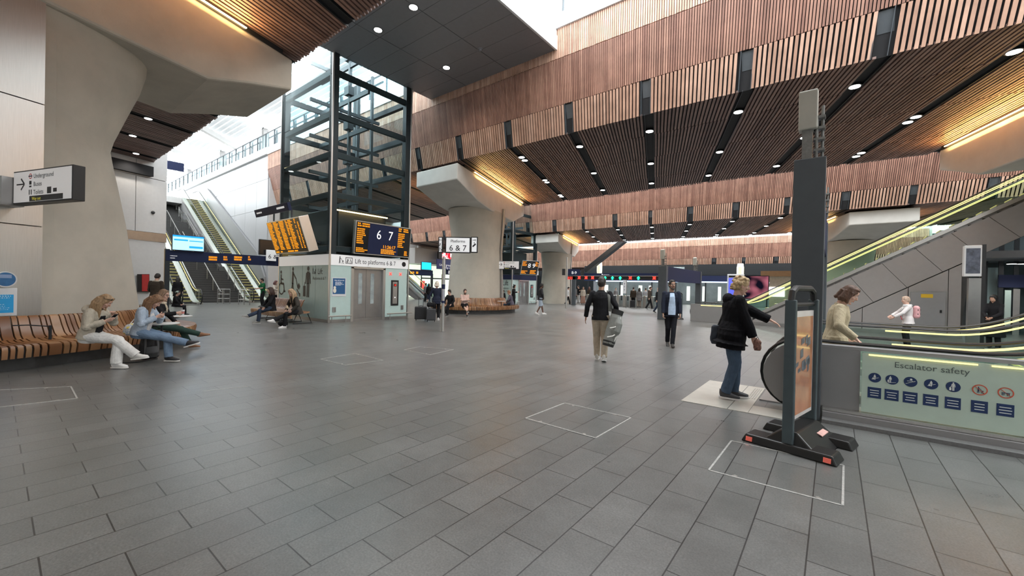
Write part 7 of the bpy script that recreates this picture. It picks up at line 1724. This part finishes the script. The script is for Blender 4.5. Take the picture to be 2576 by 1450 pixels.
mb = MB(); text_mb(mb, 'Underground', (XW+1.01, f_(1105, 670, 1).y, f_(1105, 669, 1).z), (0, 1, 0), (0, 0, 1), .42); text_mb(mb, 'Way out', (XW+1.01, f_(1117, 670, 1).y, f_(1105, 675.5, 1).z), (0, 1, 0), (0, 0, 1), .40); mb.build('lettering', M['whiteink'], ug)
a0, a1 = f_(1103, 657, 1), f_(1142, 637, 1)
vs_ = thing('video_screen', 'red and black video screen above the blue entrance sign', 'screen', tuple(a0)); MB().box(XW+.8, XW+1, a0.y, a1.y+1, a0.z+.3, a1.z).build('casing', M['screen'], vs_)
def redmat():
    m, nt, out = nodes('red_picture'); e = N(nt, 'ShaderNodeEmission', Strength=1.1); tc = N(nt, 'ShaderNodeTexCoord'); nz = N(nt, 'ShaderNodeTexNoise', Scale=1.6, Detail=2.0); nt.links.new(tc.outputs['Object'], nz.inputs['Vector']); cr = N(nt, 'ShaderNodeValToRGB'); el = cr.color_ramp.elements
    el[0].position = .45; el[0].color = (.75, .01, .03, 1); el[1].position = .60; el[1].color = (1, .75, .75, 1); nt.links.new(nz.outputs['Fac'], cr.inputs[0]); nt.links.new(cr.outputs[0], e.inputs[0]); nt.links.new(e.outputs[0], out.inputs[0]); return m
MB().box(XW+1.0, XW+1.02, f_(1112, 650, 1).y, a1.y+.9, a0.z+.35, a1.z-.1).build('picture', redmat(), vs_)
a0, a1 = f_(1122, 691, .5), f_(1142, 679, .5)
sg = one(MB().box(XW+.4, XW+.5, a0.y, a1.y+.6, a0.z, a1.z), 'platform_sign', M['navy'], 'small navy platform number sign under the blue entrance sign', 'sign'); mb = MB(); text_mb(mb, '8', (XW+.51, f_(1127, 690, .5).y, a0.z+.12), (0, 1, 0), (0, 0, 1), .6); mb.build('lettering', M['whiteink'], sg)

# ================================================================= right edge: totem, second glazed shop
a, b = ony(2432, 812, 20), ony(2482, 615, 20)
tt = thing('advert_totem', 'tall dark advert totem with white framed screen beyond the escalator rails', 'totem', ((a.x+b.x)/2, 20, 0))
MB().box(a.x+.02, a.x+.30, 20, 20.25, 0, b.z-1.1).build('lower_panel', M['steeld'], tt); MB().box(a.x+.30, b.x, 20.0, 20.3, 0, b.z).build('body', M['black'], tt)
MB().box(a.x-.1, a.x+.30, 19.98, 20.25, b.z-1.05, b.z-.02).build('screen_frame', M['white'], tt, bevel=.02); MB().box(a.x-.06, a.x+.26, 19.97, 19.98, b.z-.95, b.z-.12).build('screen', mat('totem_screen', (.08, .09, .12), .2, var=.6, scale=6, emit=.1), tt)
a, b = ony(2500, 800, 27), ony(2640, 620, 27)
sh2 = thing('glazed_lobby', 'dark glazed lobby with navy band at the far side of the escalator rails', 'lobby', (a.x+2, 27, 0))
MB().box(a.x-.8, a.x+6, 28.5, 28.7, 0, 4.6).build('back_wall', mat('lobby_dark', (.06, .065, .07), .4, var=.4, scale=1), sh2); MB().box(a.x+.1, a.x+6, 26.95, 27.1, ony(2550, 724, 27).z, ony(2550, 692, 27).z).build('sign_band', M['navy'], sh2)
mb = MB()
for px in (2478, 2518, 2556, 2590): x = ony(px, 700, 27).x; mb.box(x-.07, x+.07, 26.97, 27.07, 0, 4.6)
for z in (3.4, 4.55): mb.box(a.x-.8, a.x+6, 26.97, 27.07, z-.06, z+.06)
mb.build('frame', M['darkmetal'], sh2); MB().box(a.x-.8, a.x+6, 27.0, 27.02, 0, 4.5).build('glass_front', M['glassb'], sh2)
MB().box(ony(2483, 700, 27.6).x, ony(2515, 700, 27.6).x, 27.55, 27.6, .2, 2.9).build('white_panel', M['white'], sh2); MB().box(ony(2524, 760, 27.1).x, ony(2540, 760, 27.1).x, 26.93, 26.95, .3, 1.9).build('steel_panel', M['frost'], sh2); MB().box(ony(2545, 760, 27.1).x, ony(2562, 760, 27.1).x, 26.93, 26.95, .0, 1.95).build('steel_door', M['steeld'], sh2)
for px in (2545, 2572): P = ony(px, 664, 26); downlight(Vector((P.x, 26, P.z)), f'ceiling light above the glazed lobby, {"nearer the totem" if px < 2560 else "nearer the picture edge"}', 'lights over the glazed lobby', 40)
one(MB().box(3.5, 14, 24.6, 28.6, ony(2550, 655, 26).z+.02, ony(2550, 655, 26).z+.3), 'ceiling', M['panelgrey'], 'low grey ceiling under the long escalator at the glazed lobby', 'ceiling', kind='structure')

bpy.data.scenes.remove(TMP)
